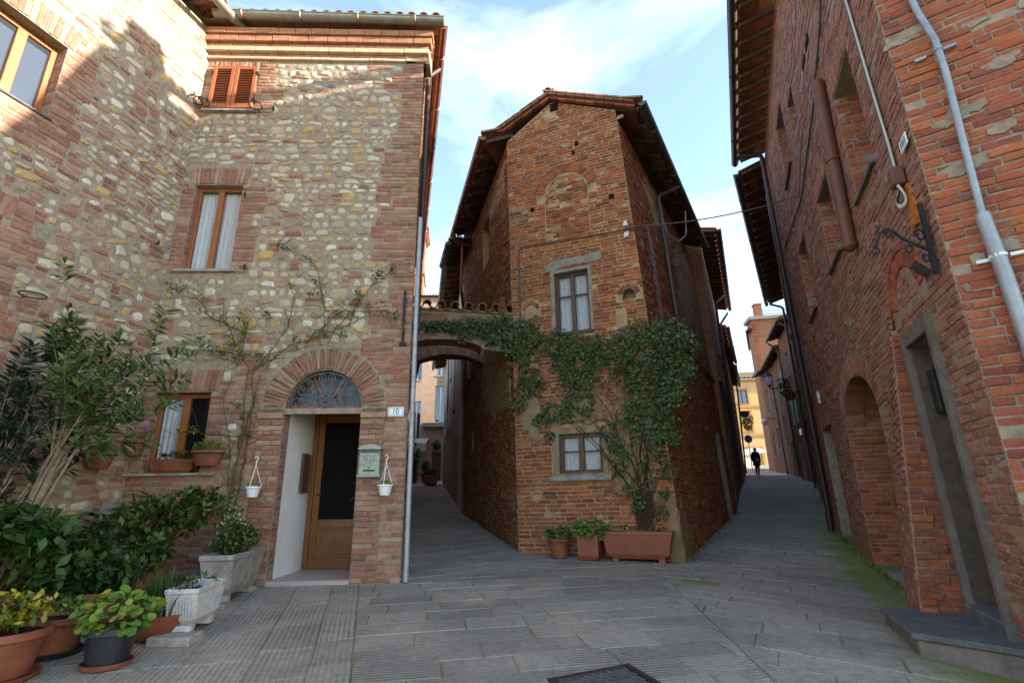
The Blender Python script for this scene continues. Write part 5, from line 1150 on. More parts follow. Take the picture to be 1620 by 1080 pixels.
# ------------------------------------------------------------------ houses further along the two streets
def row_house(name, label, A, B, z1, mat, wins=(), depth=7.0, cat='house', over=.5, nraf=12, gmat=DARKP, eave=True, doors=(), fmat=None, curtain=False, side_out=None, sidewins=()):
    A, B = np.array([*A, 0.]), np.array([*B, 0.]); z0 = min(gz(A[0], A[1]), gz(B[0], B[1])) - .5; Lw = np.linalg.norm(B - A); h = thing(name, label, cat, tuple((A + B) / 2))
    holes = [rect(*w[:4]) for w in wins] + [rect(*d) for d in doors]
    w = Wall(A, B - A, [(0, z0), (Lw, z0), (Lw, z1), (0, z1)], holes=holes, face=side_out if side_out is not None else (0, 0, 1)); w.backing('street_wall', mat, h, .2, PL_GREY)
    for q in wins: window(w, h, *q[:4], depth=.14, fmat=fmat or WOODD, fw=.06, cross=False, curtain=curtain, sill=(.06, .06, .06))
    for q in doors: MB().wbox(w, q[0], q[2], q[1], q[3], -.2, -.15).build('door', WOODD, h)
    b = -w.n * depth; m = MB(); P4 = [w.P(0, z0), w.P(Lw, z0), w.P(Lw, z0) + b, w.P(0, z0) + b]; up = np.array([0, 0, z1 - z0])
    for i in (1, 2, 3): a_, b_ = P4[i], P4[(i + 1) % 4]; m.add([a_, b_, b_ + up, a_ + up], [(0, 1, 2, 3)])
    me_o = m.build('other_walls', mat, h)
    uv = me_o.data.uv_layers.new(name='UVMap')
    for lp in me_o.data.loops: c = me_o.data.vertices[lp.vertex_index].co; uv.data[lp.index].uv = ((c.x * w.d[1] - c.y * w.d[0]) + (c.x * w.d[0] + c.y * w.d[1]), c.z)
    if eave: eaves(h, A[:2], B[:2], w.n[:2], z1 + .1, over, .25, nraf, .075, gmat, depth / 2 + .5, tiles=False, raf=(.07, .08))
    m = MB(); c4 = [p + up for p in P4]; rdg = [(c4[0] + c4[3]) / 2 + np.array([0, 0, .9]), (c4[1] + c4[2]) / 2 + np.array([0, 0, .9])]
    if eave: m.add(c4 + rdg, [(0, 1, 5, 4), (3, 4, 5, 2), (0, 4, 3), (1, 2, 5)])
    else: m.add(c4, [(0, 1, 2, 3)])
    m.build('roof_core', TILE, h); return h, w
# right-hand row
h, w = row_house('row_house', 'brick house with green shutter just beyond the long dark downpipe', (6.80, 11.66), (12.3, 21.6), 9.35, BT_RED, [(3, 3.6, 3.8, 5), (7, 3.8, 7.8, 5.2), (4.5, 7.0, 5.3, 8.4), (8.5, 7.0, 9.3, 8.4)], over=.62, nraf=20, doors=[(2.2, .2, 3.2, 2.6), (6.0, .5, 7.0, 2.9)])
MB().wbox(w, 3.7, 4.45, 6.9, 8.5, .01, .06).build('green_shutter', GREENP, h); MB().wbox(w, 5.35, 6.0, 6.9, 8.5, .01, .06).build('green_shutter', GREENP, h)
for k in range(26): MB().wbox(w, .02, .10 + .09 * (k % 2), .4 + k * .33, .4 + k * .33 + .14, .0, .11).build('toothing_brick', BR_R, h, bevel=.008, rnd=RD.random())
pipe([w.P(.75, 8.9, .09), w.P(.75, .8, .09)], .03, DARKP, h); pipe([w.P(11.1, 9.2, .6), w.P(11.0, 8.9, .1), w.P(11.0, 1.2, .09)], .05, DARKP, h)
h, w = row_house('row_house', 'plain filler house without eaves added to close a sunlit gap in the right street', (12.35, 21.7), (14.25, 24.8), 9.0, BT_RED, [(1.2, 4.5, 1.9, 6.0)], depth=3, eave=False, side_out=(8, 24, 1))  # filler added to stop sun reaching the street through the gap
h, w = row_house('row_house', 'brick house with lantern bracket and green shutters down the right street', (14.35, 24.9), (15.7, 29.0), 9.7, BT_RED, [(.8, 7.2, 1.5, 8.5), (2.4, 7.2, 3.1, 8.5), (.8, 4.6, 1.5, 6.0), (2.4, 4.6, 3.1, 6.0)], depth=3, nraf=8, doors=[(1.2, 1.2, 2.0, 3.5), (2.8, 1.3, 3.6, 3.8)])
for a in (2.05, 3.12): MB().wbox(w, a, a + .34, 4.6, 6.0, .01, .05).build('green_shutter', GREENP, h)
pipe([w.P(.15, 9.5, .6), w.P(.15, 9.1, .1), w.P(.15, 1.6, .08)], .05, DARKP, h); pipe([w.P(4.15, 9.5, .6), w.P(4.15, 9.1, .1), w.P(4.15, 2, .08)], .05, DARKP, h)
MB().add([w.P(0, 0, 0), w.P(0, 9.7, 0), np.array([19.5, 24.9, 9.7]), np.array([19.5, 24.9, 0])], [(0, 1, 2, 3)]).build('gable_wall', PL_BROWN, h)
lan_w = w
h, w = row_house('row_house', 'brick house with tall green shutters below the tower down the right street', (16.15, 29.3), (18.0, 34.8), 9.4, BT_RED, [(1.2, 6.6, 2.0, 8.4), (3.6, 6.6, 4.3, 8.2), (1.2, 4.2, 2.0, 5.8), (3.6, 4.2, 4.3, 5.8)], depth=3, nraf=10, doors=[(2.2, 1.7, 3.1, 4.0)])
for a in (.75, 2.02): MB().wbox(w, a, a + .42, 6.6, 8.4, .01, .05).build('green_shutter', GREENP, h)
pipe([w.P(.1, 9.2, .5), w.P(.1, 8.9, .1), w.P(.1, 2, .08)], .05, DARKP, h); pipe([w.P(5.5, 9.2, .5), w.P(5.5, 8.9, .1), w.P(5.5, 2.2, .08)], .05, DARKP, h)
h, w = row_house('row_house', 'low brick house with pale window openings at foot of the tower', (18.25, 35.1), (19.0, 38.4), 9.6, BT_RED, [(.7, 6.6, 1.3, 8.4), (2.0, 6.6, 2.6, 8.4), (.7, 4.0, 1.3, 5.4), (2.0, 3.6, 2.7, 5.2)], depth=3, nraf=6, fmat=WHITEP)
h, w = row_house('tower_house', 'sunlit brick tower house with roof terrace railing down the right street', (19.1, 38.6), (24.5, 37.6), 14.3, BT_TOWER, [], depth=1.5, eave=False)
up = np.array([0, 0, 1.])
for k in range(24): MB().wbox(w, -.05, .18 + .08 * (k % 2), 8 + k * .26, 8 + k * .26 + .18, .0, .05).build('quoin_brick', BR_R, h, rnd=RD.random())
MB().wbox(w, -.25, 5.6, 14.25, 14.5, -1.5, .25).build('terrace_slab', CONC, h)
for u in (.35, 3.1, 5.2): MB().wbox(w, u, u + .55, 14.5, 15.5, -.5, .05).wbox(w, u - .05, u + .6, 15.5, 15.6, -.55, .1).build('parapet_pier', BT_TOWER, h)
for u0, u1 in ((.9, 3.1), (3.65, 5.2)):
    m = MB()
    for v in (14.75, 15.05, 15.4): m.tube([w.P(u0, v, -.2), w.P(u1, v, -.2)], .025, 6)
    rl = m.build('terrace_railing', GREYP, h); MB().wbox(w, u0, u1, 14.55, 15.38, -.24, -.22).build('railing_panel', GLASS, rl)
tl = Wall((19.1, 38.6, 0), (2.9, 6.0, 0), [(0, 0), (6.6, 0), (6.6, 14.2), (0, 14.2)], holes=[rect(1.5, 10, 2.1, 11.4), rect(3.5, 7, 4.1, 8.4)], face=(14, 40, 1)); tl.backing('side_wall', BT_TOWER, h, .2)
eaves(h, (19.15, 38.7), (22.0, 44.6), (-.90, .43), 13.6, .4, .25, 10, .07, DARKP, .8, tiles=False)
h, w = row_house('yellow_house', 'yellow plastered house with orange bands closing the right street', (21.5, 55.5), (32.5, 54.3), 13.1, PL_YELL, [(2.9, 10.4, 4.0, 11.9), (2.9, 7.3, 4.0, 9.6)], over=.4, nraf=10, eave=False)
for v in (12.75, 9.95, 6.9): MB().wbox(w, 0, 11, v, v + .28, .0, .10).build('string_course', PL_TRIM, h)
for q in ((2.9, 10.4, 4.0, 11.9), (2.9, 7.3, 4.0, 9.6), (3.4, 3.2, 4.6, 5.6)):
    surround(w, h, q, (q[0] - .25, q[1] - .05, q[2] + .25, q[3] + .25), PL_TRIM, .08)
    if q[1] < 9: MB().wbox(w, q[0], q[2], q[1], q[3], -.1, .02).build('shutter', PL_TRIM, h)
roof_sheet(w.P(-.5, 13.05, .55), w.P(11.5, 13.05, .55), -w.n * 5 + np.array([0, 0, 1.7]), h, TILEY, 'tiled_roof', .45, .11)
can = thing('shop_canopy', 'pale canopy over a shop front below the yellow house', 'canopy', (20.5, 47, 3.1))
MB().prism([(18.6, 46.0, 3.95), (22.5, 45.6, 4.55), (22.5, 48.5, 5.1), (18.6, 48.8, 4.5)], (0, 0, .07)).build('canvas', AWN, can)
for p in ((18.7, 46.1), (22.4, 45.7), (20.5, 45.9)): MB().tube([(p[0], p[1], gz(*p)), (p[0], p[1], 4.1)], .05, 8).build('post', WHITEP, can)
MB().box(18.6, 22.6, 48.9, 49.2, gz(20, 49) - .2, 4.6).build('shop_front', PL_BROWN, can)
MB().box(18.9, 22.3, 48.0, 48.6, gz(20, 48) - .1, gz(20, 48) + .9).build('counter', AWN, can)
# left side of the right-hand street (row behind the wedge house)
h, w = row_house('row_house', 'brick house behind the wedge house with many small rafters over the street', (6.12, 14.93), (9.45, 22.3), 9.15, BT_DARK, [(3.2, 5.9, 3.9, 7.4), (5.4, 6.0, 6.1, 7.5), (3.5, 3.6, 4.1, 5.3)], nraf=22, side_out=(12, 15, 1), doors=[(1.0, .6, 1.8, 2.8)])
MB().bar(w.P(0, 4.3, .05), w.P(8, 4.2, .05), .06, .1).build('string_course', PL_BROWN, h)
for u, v in ((2.4, 6.1), (2.6, 5.5), (4.6, 4.2)): iron_ring(w, u, v, .16, h, .1)
pipe([w.P(5.2, 8.8, .5), w.P(4.6, 8.3, .12), w.P(4.6, 1.4, .1)], .05, DARKP, h); pipe([w.P(7.6, 8.8, .5), w.P(7.6, 8.3, .12), w.P(7.6, 1.4, .1)], .05, REDP, h)
h, w = row_house('row_house', 'brown brick house with hanging basket far along the right street', (9.5, 22.4), (12.6, 29), 8.3, BT_DARK, [(2.0, 5.2, 2.8, 6.8), (4.2, 5.2, 5.0, 6.8)], nraf=12, side_out=(16, 22, 1), doors=[(3, 1.2, 3.9, 3.4)], over=.3)
for a in (1.55, 2.85): MB().wbox(w, a, a + .4, 5.2, 6.8, .01, .05).build('green_shutter', GREENP, h)
h, w = row_house('row_house', 'farthest brown house on left side of the right street', (12.6, 29.1), (15.4, 35.2), 8.2, BT_DARK, [(2.0, 5.4, 2.8, 6.8)], nraf=10, side_out=(20, 30, 1), over=.3)
pipe([w.P(3, 8, .3), w.P(3, 2.2, .1)], .05, DARKP, h)
# alley on the left
h, w = row_house('row_house', 'limewashed brick house seen through the alley arch', (-1.50, 15.52), (-4.1, 30.2), 8.6, BT_PALE, [(4.5, 4.4, 5.2, 6.7), (2.2, 2.0, 2.6, 3.0), (10.2, 4.0, 11.2, 6.6), (7.2, 6.2, 7.8, 7.6)], nraf=30, over=.6, gmat=ZINC, side_out=(-9, 22, 1), doors=[(12.0, 1.2, 13.4, 3.9)])
pipe([w.P(8.6, 7.6, .08), w.P(8.6, 4.9, .08)], .03, CABLE, h); pipe([w.P(3.6, 3.2, .04), w.P(6.6, 3.9, .04), w.P(11, 4.0, .04)], .02, CABLE, h)
h, w = row_house('row_house', 'unseen brick house added on the left side of the alley to darken it', (-3.42, 15.95), (-7.4, 33.0), 6.6, BT_WARM, [(3, 4, 3.8, 5.5)], depth=4, nraf=20, side_out=(2, 24, 1))  # added out of view to cut sky light on the limewashed wall
h, w = row_house('alley_house', 'tall warm brick house with awning closing the alley beyond the arch', (-4.15, 33.4), (-13, 33.4), 14.6, BT_SALM, [(1.9, 8.6, 2.6, 9.9), (.25, 5.8, 1.0, 8.2), (1.9, 4.6, 2.5, 7.2), (.35, 8.9, .9, 9.6)], eave=False, fmat=WHITEP, doors=[(2.0, 2.0, 3.4, 4.6), (.5, 2.0, 1.1, 3.9)])
roof_sheet(w.P(-.4, 14.55, .3), w.P(9, 14.55, .3), -w.n * 4 + np.array([0, 0, 1.1]), h, TILEY)
pipe([w.P(.0, 13, .1), w.P(.0, 2.0, .1)], .09, REDP, h)
MB().wbox(w, .1, 1.7, 5.45, 5.7, .0, .55).build('balcony_slab', CONC, h)
MB().prism([w.P(1.3, 4.75, .05), w.P(1.3, 4.35, 1.15), w.P(5.5, 4.35, 1.15), w.P(5.5, 4.75, .05)], (0, 0, .03)).wbox(w, 1.3, 5.5, 3.85, 4.36, 1.12, 1.15).build('awning', AWN, h)
MB().lathe(w.P(.75, 4.3, .25), [(.03, .35), (.1, .3), (.3, .05), (.18, -.25), (.05, -.3)], 8).build('wall_lantern', IRON, h, smooth=True)
ct = thing('bell_tower', 'sunlit brick bell tower with open belfry far behind the alley', 'tower', (-9.2, 45.5, 0))
def belfry(cx, cy, a, z0, z1):
    d1 = np.array([1., .12, 0]); d1 /= np.linalg.norm(d1); d2 = np.array([-.12, 1., 0]); d2 /= np.linalg.norm(d2); c = np.array([cx, cy, 0])
    crn = [c - d1 * a - d2 * a, c + d1 * a - d2 * a, c + d1 * a + d2 * a, c - d1 * a + d2 * a]
    for i in range(4):
        p, q = crn[i], crn[(i + 1) % 4]; ww_ = Wall(p, q - p, [(0, z0), (2 * a, z0), (2 * a, z1), (0, z1)], holes=[arch(a, a * .36, z1 - 3.6, z1 - 1.6, 10)], face=(p + q) / 2 * 2 - c); ww_.backing('tower_wall', BT_TOWER, ct, .3, PL_OCHRE)
        for v, e in ((z1 - 4.4, .12), (z1 - .05, .16), (z1 + .15, .26), (z1 + .35, .36)): MB().wbox(ww_, -e, 2 * a + e, v, v + .2, -.1, e).build('cornice', CORN, ct)
    MB().add([p + (p - c) * .2 + np.array([0, 0, z1 + .55]) for p in crn] + [c + np.array([0, 0, z1 + 1.6])], [(0, 1, 4), (1, 2, 4), (2, 3, 4), (3, 0, 4), (3, 2, 1, 0)]).build('roof', TILE, ct)
    MB().lathe((cx, cy, z1 - 2.9), [(.55, 0), (.42, .3), (.33, .7), (.1, .9), (.02, 1.1)], 12).tube([(cx - a, cy, z1 - 1.8), (cx + a, cy, z1 - 1.8)], .06, 6).build('bell', CAST, ct, smooth=True)
belfry(-9.75, 45.5, 1.35, 2, 25.6)

# ------------------------------------------------------------------ foliage helpers
def leaf_shape(kind):
    if kind == 'lance': return np.array([(0, 0, 0), (.115, .45, -.02), (0, 1, -.10), (0, .45, .015), (-.115, .45, -.02)])
    if kind == 'oval': return np.array([(0, 0, 0), (.26, .5, -.03), (0, 1, -.08), (0, .5, .03), (-.26, .5, -.03)])
    if kind == 'broad': return np.array([(0, 0, 0), (.40, .42, -.04), (0, 1, -.06), (0, .45, .04), (-.40, .42, -.04)])
LQ = np.array([(0, 1, 2, 3), (0, 3, 2, 4)])
RNDL = np.array([(0, 0, 0), (.36, .05, .06), (.52, .42, .08), (.30, .86, .05), (0, .95, .04), (-.30, .86, .05), (-.52, .42, .08), (-.36, .05, .06), (0, .42, -.05)])
RNDQ = np.array([(8, 0, 1, 2), (8, 2, 3, 4), (8, 4, 5, 6), (8, 6, 7, 0)])
def frames(dirs, roll=None):
    n = len(dirs); y = dirs / np.linalg.norm(dirs, axis=1, keepdims=True); ref = np.tile([0, 0, 1.], (n, 1)) + rng.normal(0, .35, (n, 3)); x = np.cross(y, ref); x /= np.linalg.norm(x, axis=1, keepdims=True) + 1e-9; z = np.cross(x, y); return x, y, z
def leaves(name, pos, dirs, size, kind, mat, parent, rnd=None, stuff=True, zup=None):
    pos, dirs, size = np.asarray(pos, float), np.asarray(dirs, float), np.asarray(size, float)
    if kind == 'round': T, Q = RNDL, RNDQ
    else: T, Q = leaf_shape(kind), LQ
    x, y, z = frames(dirs)
    if zup is not None:
        z = zup / np.linalg.norm(zup, axis=1, keepdims=True); y = y - z * (y * z).sum(1, keepdims=True); y /= np.linalg.norm(y, axis=1, keepdims=True) + 1e-9; x = np.cross(y, z)
    V = pos[:, None, :] + size[:, None, None] * (T[None, :, 0:1] * x[:, None] + T[None, :, 1:2] * y[:, None] + T[None, :, 2:3] * z[:, None])
    q = (Q[None] + (np.arange(len(pos)) * len(T))[:, None, None]).reshape(-1, 4); rn = rng.random(len(pos)) if rnd is None else rnd
    return obj(name, np_mesh(name, V.reshape(-1, 3), q, mat, True, {'rnd': np.repeat(rn, len(T))}), parent, 'stuff' if stuff else None)
def rosettes(tips, tdirs, per, spread, size, kind, mat, parent, name='foliage', back=.25, droop=.0, rnd=None):
    """leaves set along the last stretch of each twig, pointing outwards"""
    pos = []; dr = []
    for p, t in zip(tips, tdirs):
        t = np.array(t) / np.linalg.norm(t); k = per + rng.integers(-2, 3)
        a = rng.normal(0, 1, (k, 3)); a -= np.outer(a @ t, t); a /= np.linalg.norm(a, axis=1, keepdims=True); f = rng.random(k)
        pos.append(p - np.outer(f * back, t)); dr.append(t[None] * (1.0 - f[:, None] * .5) * (1 - spread) + a * spread + np.array([0, 0, -droop]))
    pos = np.vstack(pos); dr = np.vstack(dr); return leaves(name, pos, dr, size * rng.uniform(.65, 1.15, len(pos)), kind, mat, parent, rnd)
def blob_tips(c, r, n, up=.35, shell=.55):
    d = rng.normal(0, 1, (n, 3)); d /= np.linalg.norm(d, axis=1, keepdims=True); rad = shell + (1 - shell) * rng.random(n) ** .6
    p = np.array(c) + d * rad[:, None] * np.array(r); return p, d + np.array([0, 0, up])
def twigs(base, tips, parent, mat, r=.008, name='twigs', mid=.35, limit=60):
    m = MB(); base = np.array(base, float)
    for p in tips[:limit]:
        q = base + (p - base) * .5 + np.array([*(rng.normal(0, .04, 2)), np.linalg.norm(p - base) * .08]); m.tube([base + rng.normal(0, .02, 3), q, p], [r, r * .7, r * .3], 5)
    return m.build(name, mat, parent, smooth=True)
def pot(parent, c, r0, r1, h, mat, rim=.02, name='pot', soil=True, flute=0, nfl=0, sx=1, sy=1, rot=0, seg=28):
    pr = [(r0 * .9, 0), (r0, .01), (r0 + (r1 - r0) * .8, h * .80), (r1 * 1.0, h * .82), (r1 + rim, h * .84), (r1 + rim, h), (r1 - .005, h), (r1 - .015, h * .9), (.001, h * .9)]
    o = MB().lathe(c, [(.001, 0)] + pr[:-2], seg, sx, sy, rot=rot, flute=flute, nfl=nfl).build(name, mat, parent, smooth=True, ang=35)
    MB().lathe(c, [(r1 - .004, h), (r1 - .02, h * .88)], seg, sx, sy, rot=rot).build('pot_lip', mat, o, smooth=True)
    MB().lathe(c, [(r1 - .006, h * .90), (r1 * .5, h * .93), (.001, h * .94)], seg, sx, sy, rot=rot).build('soil', SOIL, parent, smooth=True); return o
def saucer(parent, c, r, mat): return MB().lathe(c, [(.001, 0), (r * .9, 0), (r, .035), (r - .01, .035), (r * .88, .012), (.001, .012)], 28).build('saucer', mat, parent, smooth=True)

# ------------------------------------------------------------------ ivy on the wedge house and the arch
IVY = [(-0.01, 4.07, 0.25), (0.3, 4.16, 0.21), (0.45, 3.82, 0.23), (0.12, 3.67, 0.21), (0.3, 3.27, 0.21), (0.17, 2.98, 0.16), (0.06, 2.68, 0.14), (0.42, 3.01, 0.17), (0.83, 3.77, 0.25), (1.13, 3.67, 0.25), (1.43, 3.63, 0.23), (1.73, 3.62, 0.23), (2.07, 3.61, 0.23), (2.36, 3.75, 0.23), (0.94, 3.39, 0.21), (1.3, 3.35, 0.21), (1.59, 3.37, 0.17), (1.04, 3.02, 0.17), (1.34, 3.05, 0.18), (1.38, 2.69, 0.14), (1.08, 2.66, 0.17), (0.71, 2.51, 0.16), (0.53, 2.35, 0.14), (0.64, 2.06, 0.09), (1.3, 2.41, 0.11), (0.95, 2.44, 0.14), (2.64, 3.78, 0.27), (2.9, 3.68, 0.3), (3.09, 3.43, 0.27), (2.77, 3.41, 0.3), (2.94, 3.05, 0.27), (3.08, 3.09, 0.21), (2.63, 3.09, 0.23), (2.33, 3.41, 0.21), (2.04, 3.26, 0.21), (2.19, 2.96, 0.18), (2.5, 2.82, 0.18), (2.8, 2.68, 0.21), (2.62, 2.48, 0.18), (2.36, 2.5, 0.16), (2.14, 2.46, 0.14), (2.9, 2.72, 0.18), (2.23, 2.24, 0.16), (2.64, 2.16, 0.18), (2.72, 1.94, 0.16), (2.47, 1.96, 0.14), (2.21, 1.97, 0.11), (1.73, 2.11, 0.14), (2.02, 2.25, 0.11), (1.77, 1.89, 0.11), (1.92, 1.72, 0.11), (1.85, 1.46, 0.11), (2.22, 1.5, 0.1), (2.5, 1.69, 0.11), (2.66, 1.38, 0.11), (2.35, 1.19, 0.09), (2.04, 1.15, 0.11), (2.17, 0.94, 0.11), (2.46, 0.75, 0.11), (2.11, 0.85, 0.09), (2.38, 0.46, 0.11), (1.82, 0.41, 0.1), (2.53, 1.04, 0.08)]
BIVY = [(.3, 3.95, .13), (.12, 3.88, .14), (.45, 3.9, .1), (.0, 3.75, .12), (1.95, 4.12, .08), (1.84, 4.14, .09), (1.6, 4.13, .09), (1.36, 4.17, .1), (1.11, 4.15, .14), (.87, 4.14, .15), (.62, 4.18, .15), (.37, 4.26, .15), (.17, 4.27, .17), (.56, 4.05, .09), (.99, 3.97, .08), (.75, 4.2, .13), (1.22, 4.13, .1), (1.5, 4.15, .08)]
ivy = thing('ivy', 'dark green ivy spreading over the wedge house front from the long planter', 'ivy', (2.2, 8.6, .4))
pos, dr, zz = [], [], []
def ivy_on(wall, blobs, thick, dens):
    for u, v, r in blobs:
        big = u > 2.4 and v > 2.9; r = r * (1.0 if big else 1.22); n = int(dens * r * r * (1.15 if big else 1.0))
        for k in range(n):
            a = RD.uniform(0, 6.28); q = r * math.sqrt(RD.random()) * RD.uniform(.7, 1.25); uu, vv = u + q * math.cos(a), v + q * math.sin(a) * 1.05
            w_ = RD.uniform(.025, thick + (.14 if big else .03) * (1 - q / r if q < r else 0)); 
            pos.append(wall.P(uu, vv, w_)); t = RD.gauss(-1.57, .9); dr.append(wall.d * math.cos(t) + wall.V * math.sin(t) + wall.n * RD.uniform(.0, .7)); zz.append(wall.n + wall.d * RD.gauss(0, .45) + wall.V * RD.gauss(.35, .4))
ivy_on(CF, IVY, .12, 2500); ivy_on(BW, BIVY, .14, 3600)
leaves('foliage', pos, dr, rng.uniform(.026, .078, len(pos)), 'broad', LF_IVY, ivy, zup=np.array(zz))
m = MB()
for k in range(12):       # main stems rising from the planter
    b = IVY[RD.randrange(26, 44)] if k < 7 else IVY[RD.randrange(0, 26)]; p0 = (RD.uniform(2.1, 2.5), .3); pts = []
    for i in range(9):
        t = i / 8; pts.append(CF.P(p0[0] + (b[0] - p0[0]) * (t ** 1.6) + RD.gauss(0, .05) * (0 < i < 8), p0[1] + (b[1] - p0[1]) * t ** .8, .035 + .02 * math.sin(i * 2)))
    m.tube(pts, list(np.linspace(.014, .005, 9)), 6)
m.build('stem', STEMB, ivy, smooth=True)
m = MB()
for k in range(620):      # dry brown tangle hanging below the leaves
    u, v = (RD.gauss(2.15, .33), RD.uniform(1.0, 3.5)) if k % 3 else (RD.uniform(.9, 2.9), RD.uniform(2.9, 3.6)); u = min(u, 2.62); L_ = RD.uniform(.15, .5); pts = [CF.P(u + RD.gauss(0, .05) * i, v - L_ * i / 3, RD.uniform(.02, .06)) for i in range(4)]; m.tube(pts, .0022, 3, caps=False)
for k in range(90):
    u = RD.uniform(.1, 1.9); pts = [BW.P(u + RD.gauss(0, .08) * i, 4.25 - .08 * i * RD.random(), RD.uniform(.02, .12)) for i in range(4)]; m.tube(pts, .003, 3, caps=False)
m.build('dry_twigs', STEMB, ivy, kind='stuff')
leaves('yellow_leaves', *(lambda q: (q, [(RD.gauss(0, 1), -1, -.6) for _ in q]))([CF.P(u + RD.gauss(0, .07), v + RD.gauss(0, .06), .16) for u, v in ((3.05, 3.8), (2.98, 2.55), (2.72, 3.85)) for _ in range(14)]), rng.uniform(.035, .055, 42), 'broad', LF_YEL, ivy)

# ------------------------------------------------------------------ climbing rose round the doorway
STEMS = [[(2.12, -.0), (2.12, 0.57), (2.15, 1.11), (2.1, 1.76), (2.1, 2.28), (2.18, 2.72), (1.95, 3.0), (1.35, 3.13), (0.8, 3.04)], [(2.19, -.0), (2.19, 0.65), (2.22, 1.44), (2.21, 2.28), (2.23, 2.77), (2.35, 3.0)], [(2.25, -.0), (2.23, 0.57), (2.18, 1.77), (2.06, 2.63), (1.86, 3.0)], [(2.22, 2.72), (1.94, 2.9), (1.61, 3.14), (1.18, 3.28), (0.84, 3.47), (0.48, 3.56), (0.22, 3.5)], [(1.22, 3.23), (1.29, 3.76), (1.41, 4.27), (1.57, 4.47), (1.96, 4.66)], [(1.09, 3.28), (0.85, 3.66), (0.6, 4.01), (0.33, 4.25)], [(2.36, 2.82), (2.48, 3.0), (2.83, 3.05), (3.36, 3.1)], [(2.33, 2.91), (2.34, 3.28), (2.4, 3.57)], [(2.33, 3.3), (2.91, 3.57), (3.02, 3.76), (3.25, 3.96), (3.52, 3.98)], [(2.06, 1.85), (2.48, 1.85), (2.91, 1.91), (3.14, 1.89)],
         [(2.2, .9), (2.34, 1.7), (2.5, 2.4), (2.42, 2.95)], [(2.0, 2.9), (1.75, 3.4), (1.7, 3.8), (1.78, 4.02)], [(1.5, 3.12), (1.05, 3.6), (.75, 3.85)], [(2.3, 2.9), (2.6, 3.4), (2.75, 3.6)]]
CLU = [(3.38, 3.98, 0.13, 0), (3.03, 3.86, 0.11, 1), (2.37, 3.52, 0.09, 1), (2.36, 3.33, 0.11, 1), (2.45, 3.14, 0.13, 1), (2.75, 3.05, 0.11, 0), (1.96, 4.66, 0.06, 0), (0.52, 4.16, 0.11, 0), (0.33, 4.27, 0.06, 0), (0.77, 3.86, 0.07, 0), (0.62, 3.66, 0.08, 0), (0.39, 3.61, 0.08, 0), (0.22, 3.51, 0.06, 0), (1.44, 4.06, 0.04, 0), (1.75, 4.01, 0.04, 1), (1.03, 3.56, 0.05, 0), (2.02, 3.57, 0.06, 0), (2.94, 3.19, 0.07, 0), (3.11, 3.14, 0.05, 1), (2.06, 1.85, 0.04, 0), (1.46, 3.86, 0.04, 0), (0.84, 3.56, 0.05, 0), (0.1, 3.35, 0.05, 1), (2.95, 1.93, 0.05, 1), (2.79, 1.94, 0.04, 1), (2.29, 2.28, 0.04, 0), (2.2, 2.11, 0.04, 0), (2.08, 2.95, 0.04, 0), (2.57, 3.0, 0.06, 0), (1.3, 3.3, .05, 0), (.95, 3.25, .05, 0), (2.3, 3.0, .08, 1), (1.6, 3.2, .05, 0)]
rose = thing('climbing_rose', 'sparse climbing rose with yellowing leaves trained around the arched doorway', 'climbing plant', tuple(LF.P(2.15, 0, .08)))
for s_ in STEMS:
    p = [np.array(q) for q in s_]; pts = []
    for i in range(len(p) - 1):
        for k in range(5): q = p[i] + (p[i + 1] - p[i]) * k / 5; pts.append(LF.P(q[0] + RD.gauss(0, .012), q[1] + RD.gauss(0, .012), .05 + .025 * math.sin(len(pts) * .9)))
    pts.append(LF.P(*p[-1], .06)); r0 = .014 if s_[0][1] <= 0 else .008; MB().tube(pts, list(np.linspace(r0, .003, len(pts))), 6).build('stem', STEMG, rose, smooth=True)
m = MB()
for k in range(110):
    s_ = STEMS[RD.randrange(len(STEMS))]; i = RD.randrange(len(s_) - 1); t = RD.random(); u = s_[i][0] + (s_[i + 1][0] - s_[i][0]) * t; v = s_[i][1] + (s_[i + 1][1] - s_[i][1]) * t; a = RD.uniform(-.4, 3.5); L_ = RD.uniform(.12, .45)
    if v < .6: continue
    m.tube([LF.P(u, v, .05), LF.P(u + L_ * .5 * math.cos(a), v + L_ * .5 * math.sin(a) + .03, .07), LF.P(u + L_ * math.cos(a), v + L_ * math.sin(a), .06)], [.0035, .003, .0015], 4)
m.build('side_shoots', STEMG, rose, smooth=True, kind='stuff')
for yel in (0, 1):
    pos, dr = [], []
    for u, v, r, k in CLU:
        if k != yel: continue
        for _ in range(int(26 + 2600 * r * r)): pos.append(LF.P(u + RD.gauss(0, r * .6), v + RD.gauss(0, r * .55), RD.uniform(.05, .16))); dr.append((RD.gauss(0, 1), -.5, RD.gauss(-.3, .7)))
    if not yel:
        for _ in range(260):
            s_ = STEMS[RD.randrange(len(STEMS))]; i = RD.randrange(len(s_) - 1); t = RD.random(); v = s_[i][1] + (s_[i + 1][1] - s_[i][1]) * t
            if v > 1.2: pos.append(LF.P(s_[i][0] + (s_[i + 1][0] - s_[i][0]) * t + RD.gauss(0, .05), v + RD.gauss(0, .05), .07)); dr.append((RD.gauss(0, 1), -.5, RD.gauss(0, 1)))
    leaves('yellow_foliage' if yel else 'foliage', pos, dr, rng.uniform(.03, .06, len(pos)), 'oval', LF_YEL if yel else LF_ROSE, rose)

